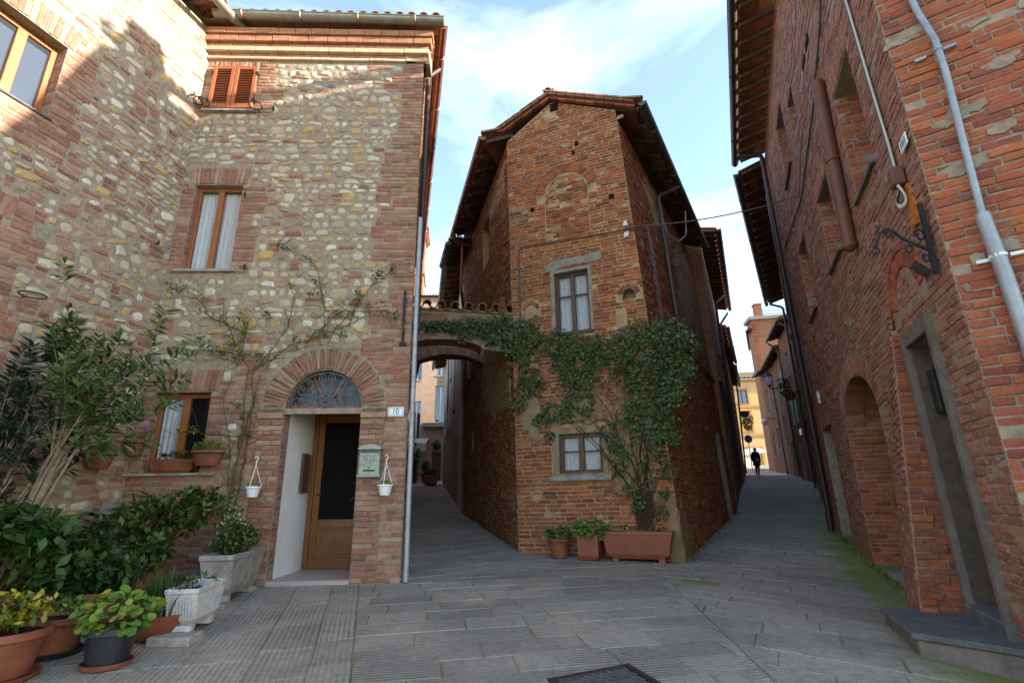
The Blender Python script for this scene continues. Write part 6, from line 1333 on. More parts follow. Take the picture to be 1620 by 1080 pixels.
# ------------------------------------------------------------------ shrubs and pots on the left
def oleander(label, base, tips_fn, n, mat, canes, size=.15, bundle=None):
    t = thing('oleander', label, 'shrub', base); base = np.array(base); tips = []; dirs = []; m = None
    for i in range(canes):
        tip = tips_fn(i); fork = (base + (tip - base) * RD.uniform(.4, .55) + np.array([*rng.normal(0, .04, 2), .06])) if bundle is None else np.array(bundle) + rng.normal(0, .035, 3) + (tip - np.array(bundle)) * RD.uniform(.0, .25); b0 = base + np.array([*rng.normal(0, .04, 2), 0])
        MB().tube([b0, base + (fork - base) * .5 + rng.normal(0, .015, 3), fork, fork + (tip - fork) * .5 + np.array([0, 0, .03]), tip], [.017, .015, .012, .008, .004], 7).build('cane', CANE, t, smooth=True)
        tips.append(tip); dirs.append(tip - fork + np.array([0, 0, .3])); m = MB()
        for k in range(n):
            f = RD.uniform(.15, .95); q = fork + (tip - fork) * f; e = q + (tip - fork) * RD.uniform(.15, .4) + rng.normal(0, .16, 3) + np.array([0, 0, .06]); m.tube([q, (q + e) / 2 + np.array([0, 0, .01]), e], [.0045, .0035, .002], 5); tips.append(e); dirs.append(e - q + np.array([0, 0, .12]))
        m.build('branch', CANE, t, smooth=True, kind='stuff')
    rosettes(np.array(tips), np.array(dirs), 22, .62, size, 'lance', mat, t, 'foliage', .24); return t
def ol1(i):
    k = [(-4.85, 5.3, 2.95), (-4.62, 5.3, 2.72), (-4.4, 5.25, 2.66), (-4.2, 5.2, 2.72), (-4.0, 5.2, 2.55), (-3.82, 5.25, 2.52), (-3.72, 5.3, 2.38), (-3.95, 5.1, 2.2), (-4.15, 5.0, 2.05), (-4.4, 5.1, 2.3), (-4.7, 5.2, 2.45), (-3.85, 5.35, 2.0), (-4.05, 5.3, 1.85)][i]; return np.array(k) + rng.normal(0, .03, 3)
oleander('pale green oleander with leaning bundled canes against the left wall', (-4.86, 5.1, gz(-4.86, 5.1)), ol1, 6, LF_OLE, 13, .15, (-4.60, 5.2, 1.32))
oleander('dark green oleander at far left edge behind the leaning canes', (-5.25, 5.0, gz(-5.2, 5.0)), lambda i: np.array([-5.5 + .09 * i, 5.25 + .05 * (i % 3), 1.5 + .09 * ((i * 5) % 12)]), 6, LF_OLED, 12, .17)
def shrub(name, label, base, blobs, mat, size, kind, per=10, spread=.6, potdef=None, stem=True, droop=0.0, back=.14, dens=1.0, cat='shrub'):
    t = thing(name, label, cat, base); T, D = [], []
    for c, r, n in blobs: p, d = blob_tips(c, r, int(n * dens)); T.append(p); D.append(d)
    T, D = np.vstack(T), np.vstack(D); base = np.array(base, float)
    if potdef: potdef(t, base)
    top_ = base + np.array([0, 0, (potdef and .35) or .0])
    if stem: idx = rng.permutation(len(T))[:60]; twigs(top_, T[idx], t, STEMB, .009)
    rosettes(T, D, per, spread, size, kind, mat, t, 'foliage', back, droop); return t
shrub('glossy_shrub', 'dense glossy shrub with rust-tipped leaves in a big pot under the window', (-4.05, 6.0, gz(-4.05, 6.0)), [((-4.1, 6.0, .82), (.42, .36, .32), 90), ((-3.75, 6.15, .92), (.36, .3, .28), 80), ((-4.35, 5.9, .62), (.38, .3, .28), 70), ((-3.62, 6.3, 1.05), (.2, .2, .16), 30)], LF_RUST, .095, 'oval', 12, .6, lambda t, b: pot(t, tuple(b), .2, .27, .48, TERRA))
shrub('laurel_shrub', 'big-leaved dark evergreen shrub filling the far left corner', (-4.45, 4.75, gz(-4.4, 4.7)), [((-4.45, 4.75, .78), (.42, .34, .28), 70), ((-4.85, 4.7, .55), (.45, .4, .45), 80), ((-4.2, 5.0, .5), (.4, .35, .35), 70), ((-4.1, 4.7, .78), (.25, .22, .2), 30)], LF_GLOSS, .135, 'oval', 10, .7, lambda t, b: pot(t, tuple(b), .2, .25, .4, TERRA))
shrub('evergreen_shrub', 'low dark evergreen shrub between the laurel and the rust-tipped bush', (-3.95, 5.35, gz(-3.95, 5.35)), [((-3.95, 5.35, .42), (.34, .3, .26), 70), ((-4.3, 5.5, .6), (.4, .3, .35), 80), ((-3.75, 5.6, .55), (.25, .2, .2), 40)], LF_GLOSS, .11, 'oval', 10, .7, lambda t, b: pot(t, tuple(b), .16, .2, .3, TERRA))
def var_ivy():
    t = thing('variegated_ivy', 'cream variegated ivy trailing beside the rust-tipped shrub', 'ivy', (-3.42, 6.5, gz(-3.4, 6.5))); P, D = blob_tips((-3.42, 6.45, .85), (.16, .14, .34), 60); P2, D2 = blob_tips((-3.35, 6.3, .5), (.12, .1, .3), 22)
    P, D = np.vstack([P, P2]), np.vstack([D, D2]); twigs((-3.42, 6.5, gz(-3.4, 6.5)), P, t, STEMB, .005, limit=30); rosettes(P, D, 7, .8, .05, 'broad', LF_VAR, t, 'foliage', .1, .4)
var_ivy()
def terr_pot(r0, r1, h, sauc=None, mat=TERRA, flute=.012, nfl=30):
    def f(t, b):
        z = 0
        if sauc: saucer(t, tuple(b), r1 * 1.02, sauc); z = .014
        pot(t, (b[0], b[1], b[2] + z), r0, r1, h, mat, flute=flute, nfl=nfl, seg=60 if flute else 28)
    return f
pt = (-3.62, 4.02); shrub('potted_euonymus', 'round terracotta pot of yellow-green leaves at bottom left corner', (*pt, gz(*pt) + .004), [((pt[0], pt[1], gz(*pt) + .45), (.30, .26, .13), 75)], LF_YEL, .075, 'oval', 9, .65, terr_pot(.2, .27, .30, TERRA), cat='potted plant')
pt = (-3.68, 4.55); shrub('potted_foliage', 'terracotta pot on dark saucer half hidden behind the yellow-green pot', (*pt, gz(*pt) + .004), [((pt[0] + .1, pt[1], gz(*pt) + .38), (.2, .18, .08), 26)], LF_GER, .06, 'oval', 8, .7, terr_pot(.17, .22, .26, BLACKP), cat='potted plant')
def geranium(name, label, base, potf, c, r, n, size=.085, flowers=0, mat=LF_GER):
    t = thing(name, label, 'potted plant', base); potf(t, np.array(base)); P, D = blob_tips(c, r, n, .5, .6); zz_ = D * .6 + np.array([0, -.3, .7]) + rng.normal(0, .5, D.shape)
    twigs((c[0], c[1], c[2] - r[2] * 1.2), P, t, STEMG, .004, limit=70); leaves('foliage', P, D + rng.normal(0, .5, D.shape), rng.uniform(.6, 1.1, n) * size, 'round', mat, t, zup=zz_)
    for k in range(flowers):
        p = np.array(c) + np.array([RD.uniform(-.9, .9) * r[0], RD.uniform(-1, 0) * r[1], r[2] * RD.uniform(.7, 1.5)]); q = p + rng.normal(0, .014, (12, 3)); leaves('flower_head', q, rng.normal(0, 1, (12, 3)), np.full(12, .03), 'broad', PET_R, t)
    return t
pt = (-3.02, 4.28); geranium('potted_geranium', 'black plastic pot of lime green geranium leaves on terracotta saucer', (*pt, gz(*pt) + .004), terr_pot(.135, .165, .25, TERRA, BLACKP, 0, 0), (pt[0] + .02, pt[1], gz(*pt) + .36), (.29, .22, .14), 230, .072)
pt = (-3.12, 4.95); bz = gz(*pt)
t = thing('grass_bowl', 'wide terracotta bowl of dark strap-leaved grass beside the white trough', 'potted plant', (*pt, bz))
MB().lathe((*pt, bz), [(.001, 0), (.14, 0), (.22, .07), (.27, .16), (.285, .20), (.265, .20), (.25, .15), (.001, .145)], 32).build('bowl', TERRA, t, smooth=True)
MB().lathe((*pt, bz), [(.25, .16), (.001, .175)], 24).build('soil', SOIL, t)
V, Q = [], []
for k in range(230):
    a = RD.uniform(0, 6.28); b = np.array([pt[0] + RD.gauss(0, .09), pt[1] + RD.gauss(0, .07), bz + .16]); L_ = RD.uniform(.25, .5); o = np.array([math.cos(a), math.sin(a), 0]); s_ = np.array([-math.sin(a), math.cos(a), 0]) * .008; lean = RD.uniform(.1, .75); i0 = len(V)
    for j in range(5): f = j / 4; c = b + o * L_ * lean * f ** 1.5 + np.array([0, 0, L_ * (f - lean * .55 * f ** 3)]); wd = (1 - f ** 2) + .05; V += [c - s_ * wd, c + s_ * wd]
    for j in range(4): q = i0 + 2 * j; Q.append((q, q + 1, q + 3, q + 2))
obj('strap_leaves', np_mesh('strap_leaves', np.array(V), np.array(Q), LF_GLOSS, True, {'rnd': rng.random(len(V))}), t, 'stuff')
def trough(t, P0, d, L_, w, h, mat, ribs=0, feet=True, name='trough', taper=.82, wall=.025):
    d = np.array([*d, 0.]); d /= np.linalg.norm(d); s_ = np.array([-d[1], d[0], 0]); P0 = np.array(P0, float); up = np.array([0, 0, 1.]); c = P0 + d * L_ / 2; m = MB()
    ring = lambda k, z: [c + d * (sx * L_ / 2 * k) + s_ * (sy * w / 2 * k) + up * z for sx, sy in ((-1, -1), (1, -1), (1, 1), (-1, 1))]
    k2 = 1 - .03 / L_ * 2; lv = [(taper * .8, 0), (taper, .05 * h / .3), (taper + (1 - taper) * .8, h * .86), (1.0, h * .88), (1.0, h)]; vs = []
    for k, z in lv: vs += ring(k, z)
    n = len(lv); inner = [c + d * (sx * (L_ / 2 - wall)) + s_ * (sy * (w / 2 - wall)) + up * z for z in (h, h * .8) for sx, sy in ((-1, -1), (1, -1), (1, 1), (-1, 1))]; vs += inner; fs = [(3, 2, 1, 0)]
    for i in range(n): 
        for k in range(4): a, b = i * 4 + k, i * 4 + (k + 1) % 4; fs.append((a, b, b + 4, a + 4))
    for k in range(4): a, b = n * 4 + k, n * 4 + (k + 1) % 4; fs.append((a, b, b + 4, a + 4))
    m.add(vs, fs); o = m.build(name, mat, t, bevel=.006)
    MB().add([p for p in inner[4:]], [(0, 1, 2, 3)]).build('soil', SOIL, t)
    if ribs:
        for side, Ls, ax, bx in ((1, L_, d, s_), (-1, L_, d, s_), (2, w, s_, d), (-2, w, s_, d)):
            nr = int(Ls * .8 / ribs); off = (w if abs(side) == 1 else L_) / 2; sg = 1 if side > 0 else -1
            for k in range(nr):
                x = (k + .5) / nr - .5; b0 = c + ax * x * Ls * .78 + bx * sg * (off * (taper + (1 - taper) * .12) + .001) + up * h * .18; b1 = c + ax * x * Ls * .88 + bx * sg * (off * (taper + (1 - taper) * .78) + .001) + up * h * .82
                MB().bar(b0, b1, ribs * .55, .012, bx).build('rib', mat, o)
    if feet:
        for f in (-.32, .32): MB().obox(c + d * f * L_ - up * .03, d * .05, s_ * w * .32, up * .035).build('foot', mat, o, bevel=.006)
    return c
z0 = gz(-2.9, 5.2); t = thing('flower_trough', 'white ribbed concrete trough with violet pansies on a stone block', 'planter', (-2.85, 5.2, z0))
tc_ = trough(t, (-2.86, 4.80, z0 + .085), (-.16, .987), .66, .27, .30, WHITECONC, .024)
P, D = blob_tips(tc_ + np.array([0, 0, .31]), (.09, .22, .07), 60); leaves('foliage', P, D, rng.uniform(.03, .055, 60), 'broad', LF_GER, t); P, D = blob_tips(tc_ + np.array([0, -.06, .36]), (.09, .15, .05), 22); leaves('pansy_flowers', P, D + np.array([0, -1, 0]), rng.uniform(.025, .04, 22), 'broad', PET_P, t)
sb = MB().hexa([(-3.02, 4.68, gz(-2.9, 4.8) - .01), (-2.66, 4.66, gz(-2.9, 4.8) - .01), (-2.68, 4.93, gz(-2.9, 4.8) - .01), (-3.03, 4.95, gz(-2.9, 4.8) - .01)] + [(x, y, gz(-2.9, 4.8) + .068) for x, y in ((-3.02, 4.68), (-2.66, 4.66), (-2.68, 4.93), (-3.03, 4.95))]).build('stone_block', CONC, None, bevel=.012); top(sb, 'rough pale stone block propping the white trough', 'block')
z0 = gz(-3.2, 6.4); t = thing('concrete_trough', 'weathered grey concrete trough with bushy begonia left of the doorway', 'planter', (-3.3, 6.35, z0))
tc_ = trough(t, (-3.20, 5.90, z0 + .07), (-.12, .99), 1.02, .36, .42, CONC, 0, True, taper=.8, wall=.04)
P, D = blob_tips(tc_ + np.array([0, 0, .56]), (.22, .42, .22), 260, .4, .3); twigs(tc_ + np.array([0, 0, .3]), P, t, STEMG, .005, limit=90); rosettes(P, D, 6, .8, .05, 'broad', LF_BEG, t, 'foliage', .08); P, D = blob_tips(tc_ + np.array([0, -.05, .62]), (.22, .42, .2), 50); leaves('small_flowers', P, D, rng.uniform(.015, .025, 50), 'broad', PET_W, t)
for k, (x, y, sx) in enumerate(((-3.13, 5.92, .2), (-3.25, 6.75, .2))):
    b = MB().box(x - sx * .8, x + sx * .5, y - .06, y + .09, gz(x, y) - .01, gz(x, y) + .045).build('foot_block', CONC, None, bevel=.01); top(b, ('brick-sized block under near end of the grey concrete trough', 'brick-sized block under far end of the grey concrete trough')[k], 'block')
# pots on and beside the ground-floor window
def wallpot(label, c, L_, w, h, fol, flowers=None, holder=None, decor=False, mat=TERRA, oval=True, d=None):
    t = thing('window_pot', label, 'flower pot', tuple(c)); c = np.array(c, float)
    if oval: MB().lathe(c, [(.001, 0), (.62, 0), (.68, .02), (.92, h * .8), (1.0, h * .82), (1.0, h), (.94, h), (.92, h * .85), (.001, h * .85)], 28, L_ / 2, w / 2).build('pot', mat, t, smooth=True)
    else:
        trough(t, c - np.array([*(LF.d[:2] * L_ / 2), 0]), LF.d[:2], L_, w, h, mat, 0, False, name='pot', taper=.93, wall=.015)
    if decor:
        for k in range(9):
            u0 = c - LF.d * L_ * .44 + LF.d * L_ * .88 * k / 8
            for sg in (-1, 0, 1): MB().bar(u0 + LF.n * (w / 2 + .004 - .006) + np.array([0, 0, h * .2]), u0 + LF.d * sg * .022 + LF.n * (w / 2 + .004) + np.array([0, 0, h * .75]), .011, .012, LF.n).build('relief_leaf', mat, t, bevel=.003)
    if fol: P, D = blob_tips(c + np.array([0, 0, h + .03]), (L_ * .42, w * .4, .06), fol); leaves('foliage', P, D + np.array([0, 0, .4]), rng.uniform(.035, .06, fol), 'broad', LF_GER if not decor else LF_ROSE, t)
    if flowers: P, D = blob_tips(c + np.array([.02, 0, h + .1]), (L_ * .35, w * .3, .04), 12); leaves('flowers', P, D + np.array([0, -1, 0]), rng.uniform(.03, .042, 12), 'broad', flowers, t)
    if holder is not None: MB().tube([np.array(holder), c + np.array([0, 0, h * .7])], .008, 6).tube([c + np.array([L_ / 2 * 1.02 * math.cos(g), w / 2 * 1.02 * math.sin(g), h * .78]) for g in np.linspace(0, 6.28, 20)[:-1]], .006, 5, closed=True).build('holder', IRON, t)
wallpot('long terracotta window box with leaf relief on the ground-floor sill', LF.P(3.05, 1.39, -.035), .56, .16, .17, 110, decor=True, oval=False)
wallpot('oval terracotta pot with pansies right of the ground-floor window', LF.P(2.55, 1.46, .14), .44, .22, .2, 90, PET_Y, LF.P(2.55, 1.55, -.02))
wallpot('small terracotta pot with violet pansies left of the ground-floor window', LF.P(3.50, 1.60, .14), .28, .22, .2, 50, PET_P, LF.P(3.5, 1.7, -.02))
wallpot('terracotta pot hung on the side wall behind the oleander canes', WG.P(.5, 1.42, .14), .40, .24, .2, 90, None, WG.P(.5, 1.5, -.02))
# white hanging baskets
for k, (u, lab, pm) in enumerate(((1.91, 'white hanging basket with yellow flowers left of the doorway', PET_Y), (.23, 'white hanging basket under the mailbox right of the doorway', None))):
    c = LF.P(u, 1.06, .14); t = thing('hanging_basket', lab, 'hanging basket', tuple(c), 'white baskets either side of the door')
    MB().lathe(c, [(.001, 0), (.06, 0), (.065, .012), (.085, .11), (.097, .115), (.097, .135), (.088, .135), (.08, .11), (.001, .11)], 24, flute=.02, nfl=24).build('basket', WHITEP, t, smooth=True)
    hk = c + np.array([0, 0, .40]); m = MB()
    for g in (.5, 2.6, 4.7): m.tube([c + np.array([.095 * math.cos(g), .095 * math.sin(g), .13]), hk], .0045, 5)
    m.build('cord', WHITEP, t); MB().tube([hk, hk + np.array([0, 0, .05]), hk + np.array([.02, 0, .085]), hk + np.array([0, 0, .115]), hk + np.array([-.025, 0, .095])], .008, 6).build('hook', WHITEP, t, smooth=True)
    MB().tube([hk + np.array([0, 0, .105]), LF.P(u, 1.565, -.02)], .005, 5).build('nail', IRON, t)
    P, D = blob_tips(c + np.array([0, 0, .14]), (.07, .07, .03), 40); leaves('foliage', P, D + np.array([0, 0, .5]), rng.uniform(.025, .045, 40), 'broad', LF_GER, t)
    if pm: P, D = blob_tips(c + np.array([-.03, 0, .19]), (.07, .05, .04), 10); leaves('flowers', P, D + np.array([0, -1, .2]), rng.uniform(.03, .045, 10), 'broad', pm, t)

# ------------------------------------------------------------------ mailbox, number plate
t = thing('mailbox', 'green-grey ornate metal mailbox beside the arched doorway', 'mailbox', tuple(LF.P(.46, 1.30, .03)))
u0, u1, v0, v1, wd = .325, .595, 1.29, 1.66, .115
MB().wbox(LF, u0, u1, v0 + .03, v1, .026, wd).build('body', MAILB, t, bevel=.006)
MB().wbox(LF, u0 - .018, u1 + .018, v0, v0 + .035, .026, wd + .018).build('base', MAILB, t, bevel=.006)
MB().prism([LF.P(.46 + .155 * math.cos(g), v1 - .015 + .07 * math.sin(g), .026) for g in np.linspace(0, math.pi, 14)], LF.n * (wd + .0)).build('lid', MAILB, t, bevel=.004)
MB().wbox(LF, u0 - .02, u1 + .02, v1 - .025, v1 - .01, .026, wd + .022).build('lid_rim', IRON, t); MB().wbox(LF, u0 + .015, u1 - .015, v1 - .055, v1 - .035, wd, wd + .006).build('slot', BLACKP, t); MB().wbox(LF, u0 + .02, u1 - .02, v0 + .155, v0 + .165, wd, wd + .008).build('moulding', MAILB, t); MB().wbox(LF, u0 + .01, u1 - .01, v1 - .095, v1 - .06, wd, wd + .01).build('slot_flap', MAILB, t, bevel=.003)
cc = (.46, v0 + .235); m = MB()
m.prism([LF.P(cc[0] + x, cc[1] + y, wd) for x, y in ((-.055, .045), (-.02, .035), (0, .045), (.02, .035), (.055, .045), (.05, -.005), (.03, -.035), (0, -.05), (-.03, -.035), (-.05, -.005))], LF.n * .008).build('crest', MAILB, t, bevel=.003)
for s_ in (-1, 1): MB().tube([LF.P(cc[0] + s_ * .065 * math.cos(a), cc[1] + .075 * math.sin(a) + .01, wd + .006) for a in np.linspace(-1.2, 1.2, 9)], .005, 5).build('crest_scroll', MAILB, t); MB().tube([LF.P(cc[0] + s_ * (.004 + .011 * k), cc[1] - .028 + .012 * k, wd + .009) for k in range(4)], .004, 5).build('crest_chevron', IRONG, t)
MB().lathe(LF.P(.46, v0 + .125, wd), [(.001, -.012), (.012, 0), (.001, .012)], 8).build('lock', IRON, t); MB().tube([LF.P(.46 + x, v0 + .085, wd + .004 + .012 * math.cos(x * 18)) for x in np.linspace(-.075, .075, 9)], .008, 6).build('handle', IRON, t, smooth=True)
def text_mesh(s_, size, mat, parent, org, right, upv, nrm, name='lettering'):
    cu = bpy.data.curves.new('txt', 'FONT'); cu.body = s_; cu.size = size; cu.align_x = 'CENTER'; cu.align_y = 'CENTER'; cu.extrude = .0012; ob = bpy.data.objects.new('txt', cu); COL.objects.link(ob)
    dg = bpy.context.evaluated_depsgraph_get(); me = bpy.data.meshes.new_from_object(ob.evaluated_get(dg)); bpy.data.objects.remove(ob); me.materials.clear(); me.materials.append(mat); me.name = name; o = obj(name, me, parent); mm = Matrix.Identity(4)
    for i in range(3): mm[i][0] = right[i]; mm[i][1] = upv[i]; mm[i][2] = nrm[i]; mm[i][3] = org[i]
    o.matrix_basis = mm; return o
t = thing('number_plate', 'white enamel house number plate with blue border right of the doorway', 'sign', tuple(LF.P(.165, 2.16, .02)))
MB().wbox(LF, .055, .275, 2.095, 2.225, .018, .030).build('plate', WHITEP, t, bevel=.01)
m = MB()
for a in ((.068, .262, 2.108, 2.112), (.068, .262, 2.208, 2.212), (.068, .072, 2.112, 2.208), (.258, .262, 2.112, 2.208)): m.wbox(LF, a[0], a[1], a[2], a[3], .0302, .0318)
m.build('border', BLUE, t); text_mesh('10', .118, BLUE, t, LF.P(.165, 2.16, .0315), -LF.d * .78, (0, 0, 1), LF.n)

# ------------------------------------------------------------------ pots in front of the wedge house
pt = (.72, 9.02); geranium('potted_geranium', 'terracotta pot of dark geranium left of the square box', (*pt, gz(*pt) + .004), terr_pot(.13, .17, .30, None, TERRA, 0, 0), (pt[0], pt[1], gz(*pt) + .36), (.21, .17, .11), 95, .075, 1, LF_ROSE)
pt = (1.20, 8.80); b = (*pt, gz(*pt) + .004)
def sqbox(t, b): trough(t, (b[0] - .17 * CF.d[0], b[1] - .17 * CF.d[1], b[2]), CF.d[:2], .34, .34, .38, TERRAP, 0, False, 'pot', .96)
geranium('potted_geranium', 'square brown box of bright green geranium with pink flowers', b, sqbox, (pt[0] + .02, pt[1] - .05, gz(*pt) + .46), (.33, .25, .16), 260, .07, 4)
z0 = gz(2.0, 8.5); t = thing('long_planter', 'long terracotta planter under the ivy at the wedge house front', 'planter', (1.95, 8.55, z0)); c0 = CF.P(1.55, 0, .22)
MBd = CF.d[:2]; tc_ = trough(t, (c0[0], c0[1], z0 + .05), MBd, 1.10, .38, .40, TERRAP, 0, True, 'planter_box', .86)
MB().obox(tc_ + np.array([0, 0, .335]), CF.d * .535, CF.n * .187, np.array([0, 0, .006])).build('planter_band', TERRAP, t)
P, D = blob_tips(tc_ + np.array([0, 0, .42]), (.45, .12, .08), 40); leaves('foliage', P, D, rng.uniform(.04, .07, 40), 'broad', LF_IVY, t)
# pots far down the alley
for (x, y, r, h, lab, hh) in ((-6.1, 31.5, .42, .6, 'big dark pot with leafy shrub under the alley awning', 2.0), (-5.2, 31.3, .3, .55, 'dark pot with small shrub near the alley wall', .7)):
    shrub('potted_shrub', lab, (x, y, gz(x, y)), [((x, y, gz(x, y) + h + hh * .5), (.5 if hh > 1 else .3, .45 if hh > 1 else .3, hh * .6), 70)], LF_ROSE, .16, 'oval', 9, .7, lambda t, b, r=r, h=h: pot(t, tuple(b), r * .75, r, h, BLACKP), cat='potted plant')
shrub('potted_shrub', 'square terracotta pot with low greenery at the alley corner', (-4.55, 28.8, gz(-4.55, 28.8)), [((-4.55, 28.8, gz(-4.55, 28.8) + .75), (.35, .3, .18), 45)], LF_GER, .12, 'oval', 8, .7, lambda t, b: trough(t, (b[0] - .35, b[1], b[2]), (1, 0), .7, .6, .55, TERRAP, 0, False, 'pot', .9), cat='potted plant')
shrub('hanging_plant', 'green plant trailing from a wall basket on the left of the right street', (13.1, 29.2, 5.2), [((13.2, 29.0, 5.0), (.35, .35, .6), 50)], LF_GER, .15, 'oval', 8, .7, lambda t, b: pot(t, (13.15, 29.1, 5.2), .18, .24, .3, TERRA), stem=False, cat='hanging basket')
shrub('wall_plant', 'green plant growing from the wall midway down the right street', (11.6, 21.0, 5.0), [((11.35, 20.9, 5.2), (.3, .4, .5), 40)], LF_IVY, .15, 'oval', 8, .7, lambda t, b: pot(t, (11.45, 20.9, 4.7), .15, .2, .26, TERRA), stem=False, cat='hanging basket')
shrub('street_plants', 'low potted plants at the foot of the right street houses', (16.4, 29.0, gz(16.4, 29.0)), [((16.3, 28.9, gz(16.4, 29.0) + .5), (.6, .4, .35), 60)], LF_RUST, .13, 'oval', 8, .7, lambda t, b: pot(t, tuple(b), .25, .3, .35, TERRA), cat='potted plant')

# ------------------------------------------------------------------ drain grate
gz0 = gz(.6, 3.75); t = thing('drain_grate', 'square cast-iron drain grate with slanted bars in the paving', 'drain grate', (.6, 3.75, gz0)); G = [np.array([*p, gz(*p) - .004]) for p in GRATE]
cen = sum(G) / 4; m = MB()
for i in range(4): a, b = G[i], G[(i + 1) % 4]; e = (cen - (a + b) / 2); e /= np.linalg.norm(e); m.bar(a + e * .02, b + e * .02, .04, .03)
fr = m.build('frame', CAST, t); MB().add([p + (cen - p) * .02 + np.array([0, 0, -.012]) for p in G], [(0, 1, 2, 3)]).build('pit_shade', DARKROOM, t)  # near-black sheet just below the bars paints the shade of a deep pit
ux, uy = (G[1] - G[0]), (G[3] - G[0]); 
for k in range(-9, 20):          # slanted bars clipped to the square
    pts = []
    for f in np.linspace(.06, .94, 23):
        x = .0 + k / 10 * .94 + f * .62 - .3
        if .07 < x < .93: pts.append(G[0] + ux * x + uy * f)
    if len(pts) > 2: MB().bar(pts[0], pts[-1], .013, .02).build('bar', IRONG, t)
for f in (.28, .5, .72): MB().bar(G[0] + ux * .06 + uy * f + np.array([0, 0, -.004]), G[0] + ux * .94 + uy * f + np.array([0, 0, -.004]), .012, .014).build('cross_bar', CAST, t)

# ------------------------------------------------------------------ fittings on the right-hand house
t = thing('letter_box', 'black letter box with a small white label in the cement doorway', 'mailbox', tuple(RW.P(7.08, 1.9, -.25)))
DR_ = Wall(RW.P(7.052, 0, 0), -RW.n, [(0, 0), (.5, 0), (.5, 2.4), (0, 2.4)], face=RW.P(7.5, 1.5, -.2))
MB().wbox(DR_, .07, .44, 1.70, 2.12, .002, .15).build('body', BLACKP, t, bevel=.012); MB().wbox(DR_, .06, .45, 2.02, 2.05, .15, .165).build('flap', BLACKP, t, bevel=.004)
lb_ = MB().wbox(DR_, .15, .30, 1.865, 1.895, .15, .1515).build('label_plate', CABLE, t); MB().wbox(DR_, .16, .20, 1.87, 1.89, .1516, .1528).wbox(DR_, .21, .29, 1.885, 1.89, .1516, .1528).wbox(DR_, .21, .29, 1.872, 1.876, .1516, .1528).build('label_marks', WHITEP, lb_)
t2 = thing('doorbell_panel', 'small black doorbell panel below the black letter box', 'doorbell', tuple(RW.P(7.08, 1.6, -.35))); MB().wbox(DR_, .36, .48, 1.56, 1.70, .002, .03).build('panel', BLACKP, t2, bevel=.006)
t = thing('tile_plate', 'small white enamel plate high on the corner of the red brick house', 'sign', tuple(RW.P(8.27, 3.9, .02))); MB().wbox(RW, 8.19, 8.37, 3.84, 3.96, .03, .042).build('plate', WHITEP, t, bevel=.008)
m = MB()
for k in range(4): m.wbox(RW, 8.33 - k * .035, 8.345 - k * .035, 3.87, 3.93, .0422, .0436)
m.build('marks', BLUE, t)
t = thing('junction_box', 'grey junction box with looped white cables on the red brick house', 'junction box', tuple(RW.P(8.04, 3.68, .03)))
MB().wbox(RW, 7.98, 8.10, 3.62, 3.80, .02, .12).build('box', REDP, t, bevel=.01)
for dx, mt in ((0, CABLE), (.02, CABLE), (.04, CABLEW)): MB().tube([RW.P(7.80 + dx, 6.1 + dx * 5, .03), RW.P(7.86 + dx, 4.9, .03), RW.P(7.92 + dx, 4.1, .035), RW.P(7.93 + dx, 3.72, .04)], .011, 6).build('cable', mt, t, smooth=True)
for r_, mt in ((.10, CABLEW), (.12, CABLEW), (.085, IRON)): MB().tube([RW.P(8.02 + r_ * .55 * math.cos(g), 3.56 + r_ * 1.1 * math.sin(g), .07 + .02 * math.sin(2 * g)) for g in np.linspace(0, 6.28, 22)[:-1]], .009, 6, closed=True).build('cable_loop', mt, t, smooth=True)
patch(RW, t, [(7.96, 3.25), (8.1, 3.2), (8.14, 3.5), (8.08, 3.62), (7.98, 3.6)], simple('sealing_foam_orange', (0.55, 0.20, 0.04), (0.35, 0.11, 0.02), 20, 0.9), .035, 'foam_patch', .012, .04)
t = thing('iron_bracket', 'black wrought-iron bracket with scrolls at the corner of the brick house', 'bracket', tuple(RW.P(8.27, 2.75, .03)))
MB().bar(RW.P(8.29, 3.30, .045), RW.P(8.24, 2.68, .045), .035, .03, RW.n).build('back_bar', IRON, t); bp_ = lambda a, b: RW.P(8.265, 2.72 + (b - 2.72) * .8, .03 + a * .48)
MB().tube([bp_(.05, 2.92), bp_(.2, 3.0), bp_(.38, 3.1), bp_(.48, 3.2), bp_(.58, 3.24), bp_(.68, 3.2), bp_(.74, 3.12), bp_(.80, 3.04)], .014, 7).build('arm', IRON, t, smooth=True)
for cx, cy, r_, a0, tn in ((.13, 3.1, .075, 0, 1.2), (.12, 2.85, .055, 1, -1.2), (.33, 2.98, .06, 2, 1.1), (.56, 3.17, .055, .6, 1.2)): MB().tube([bp_(cx + r_ * (1 - .6 * k / 16) * math.cos(a0 + tn * 6.28 * k / 16), cy + r_ * (1 - .6 * k / 16) * math.sin(a0 + tn * 6.28 * k / 16)) for k in range(17)], .010, 6).build('scroll', IRON, t, smooth=True)
MB().tube([bp_(.80 + .05 * math.cos(g), 3.01 + .035 * math.sin(g)) for g in np.linspace(0, 6.28, 14)[:-1]], .008, 6, closed=True).build('hook_loop', IRON, t, smooth=True); MB().prism([RW.P(8.24, 2.70, .06), RW.P(8.24, 2.82, .16), RW.P(8.2, 2.78, .2), RW.P(8.2, 2.66, .1)], RW.d * .01).build('foot_plate', IRON, t)
t = thing('gas_pipe', 'grey galvanised pipe with wide sleeve on the near brick corner', 'pipe', tuple(NF.P(.27, 0, .08)))
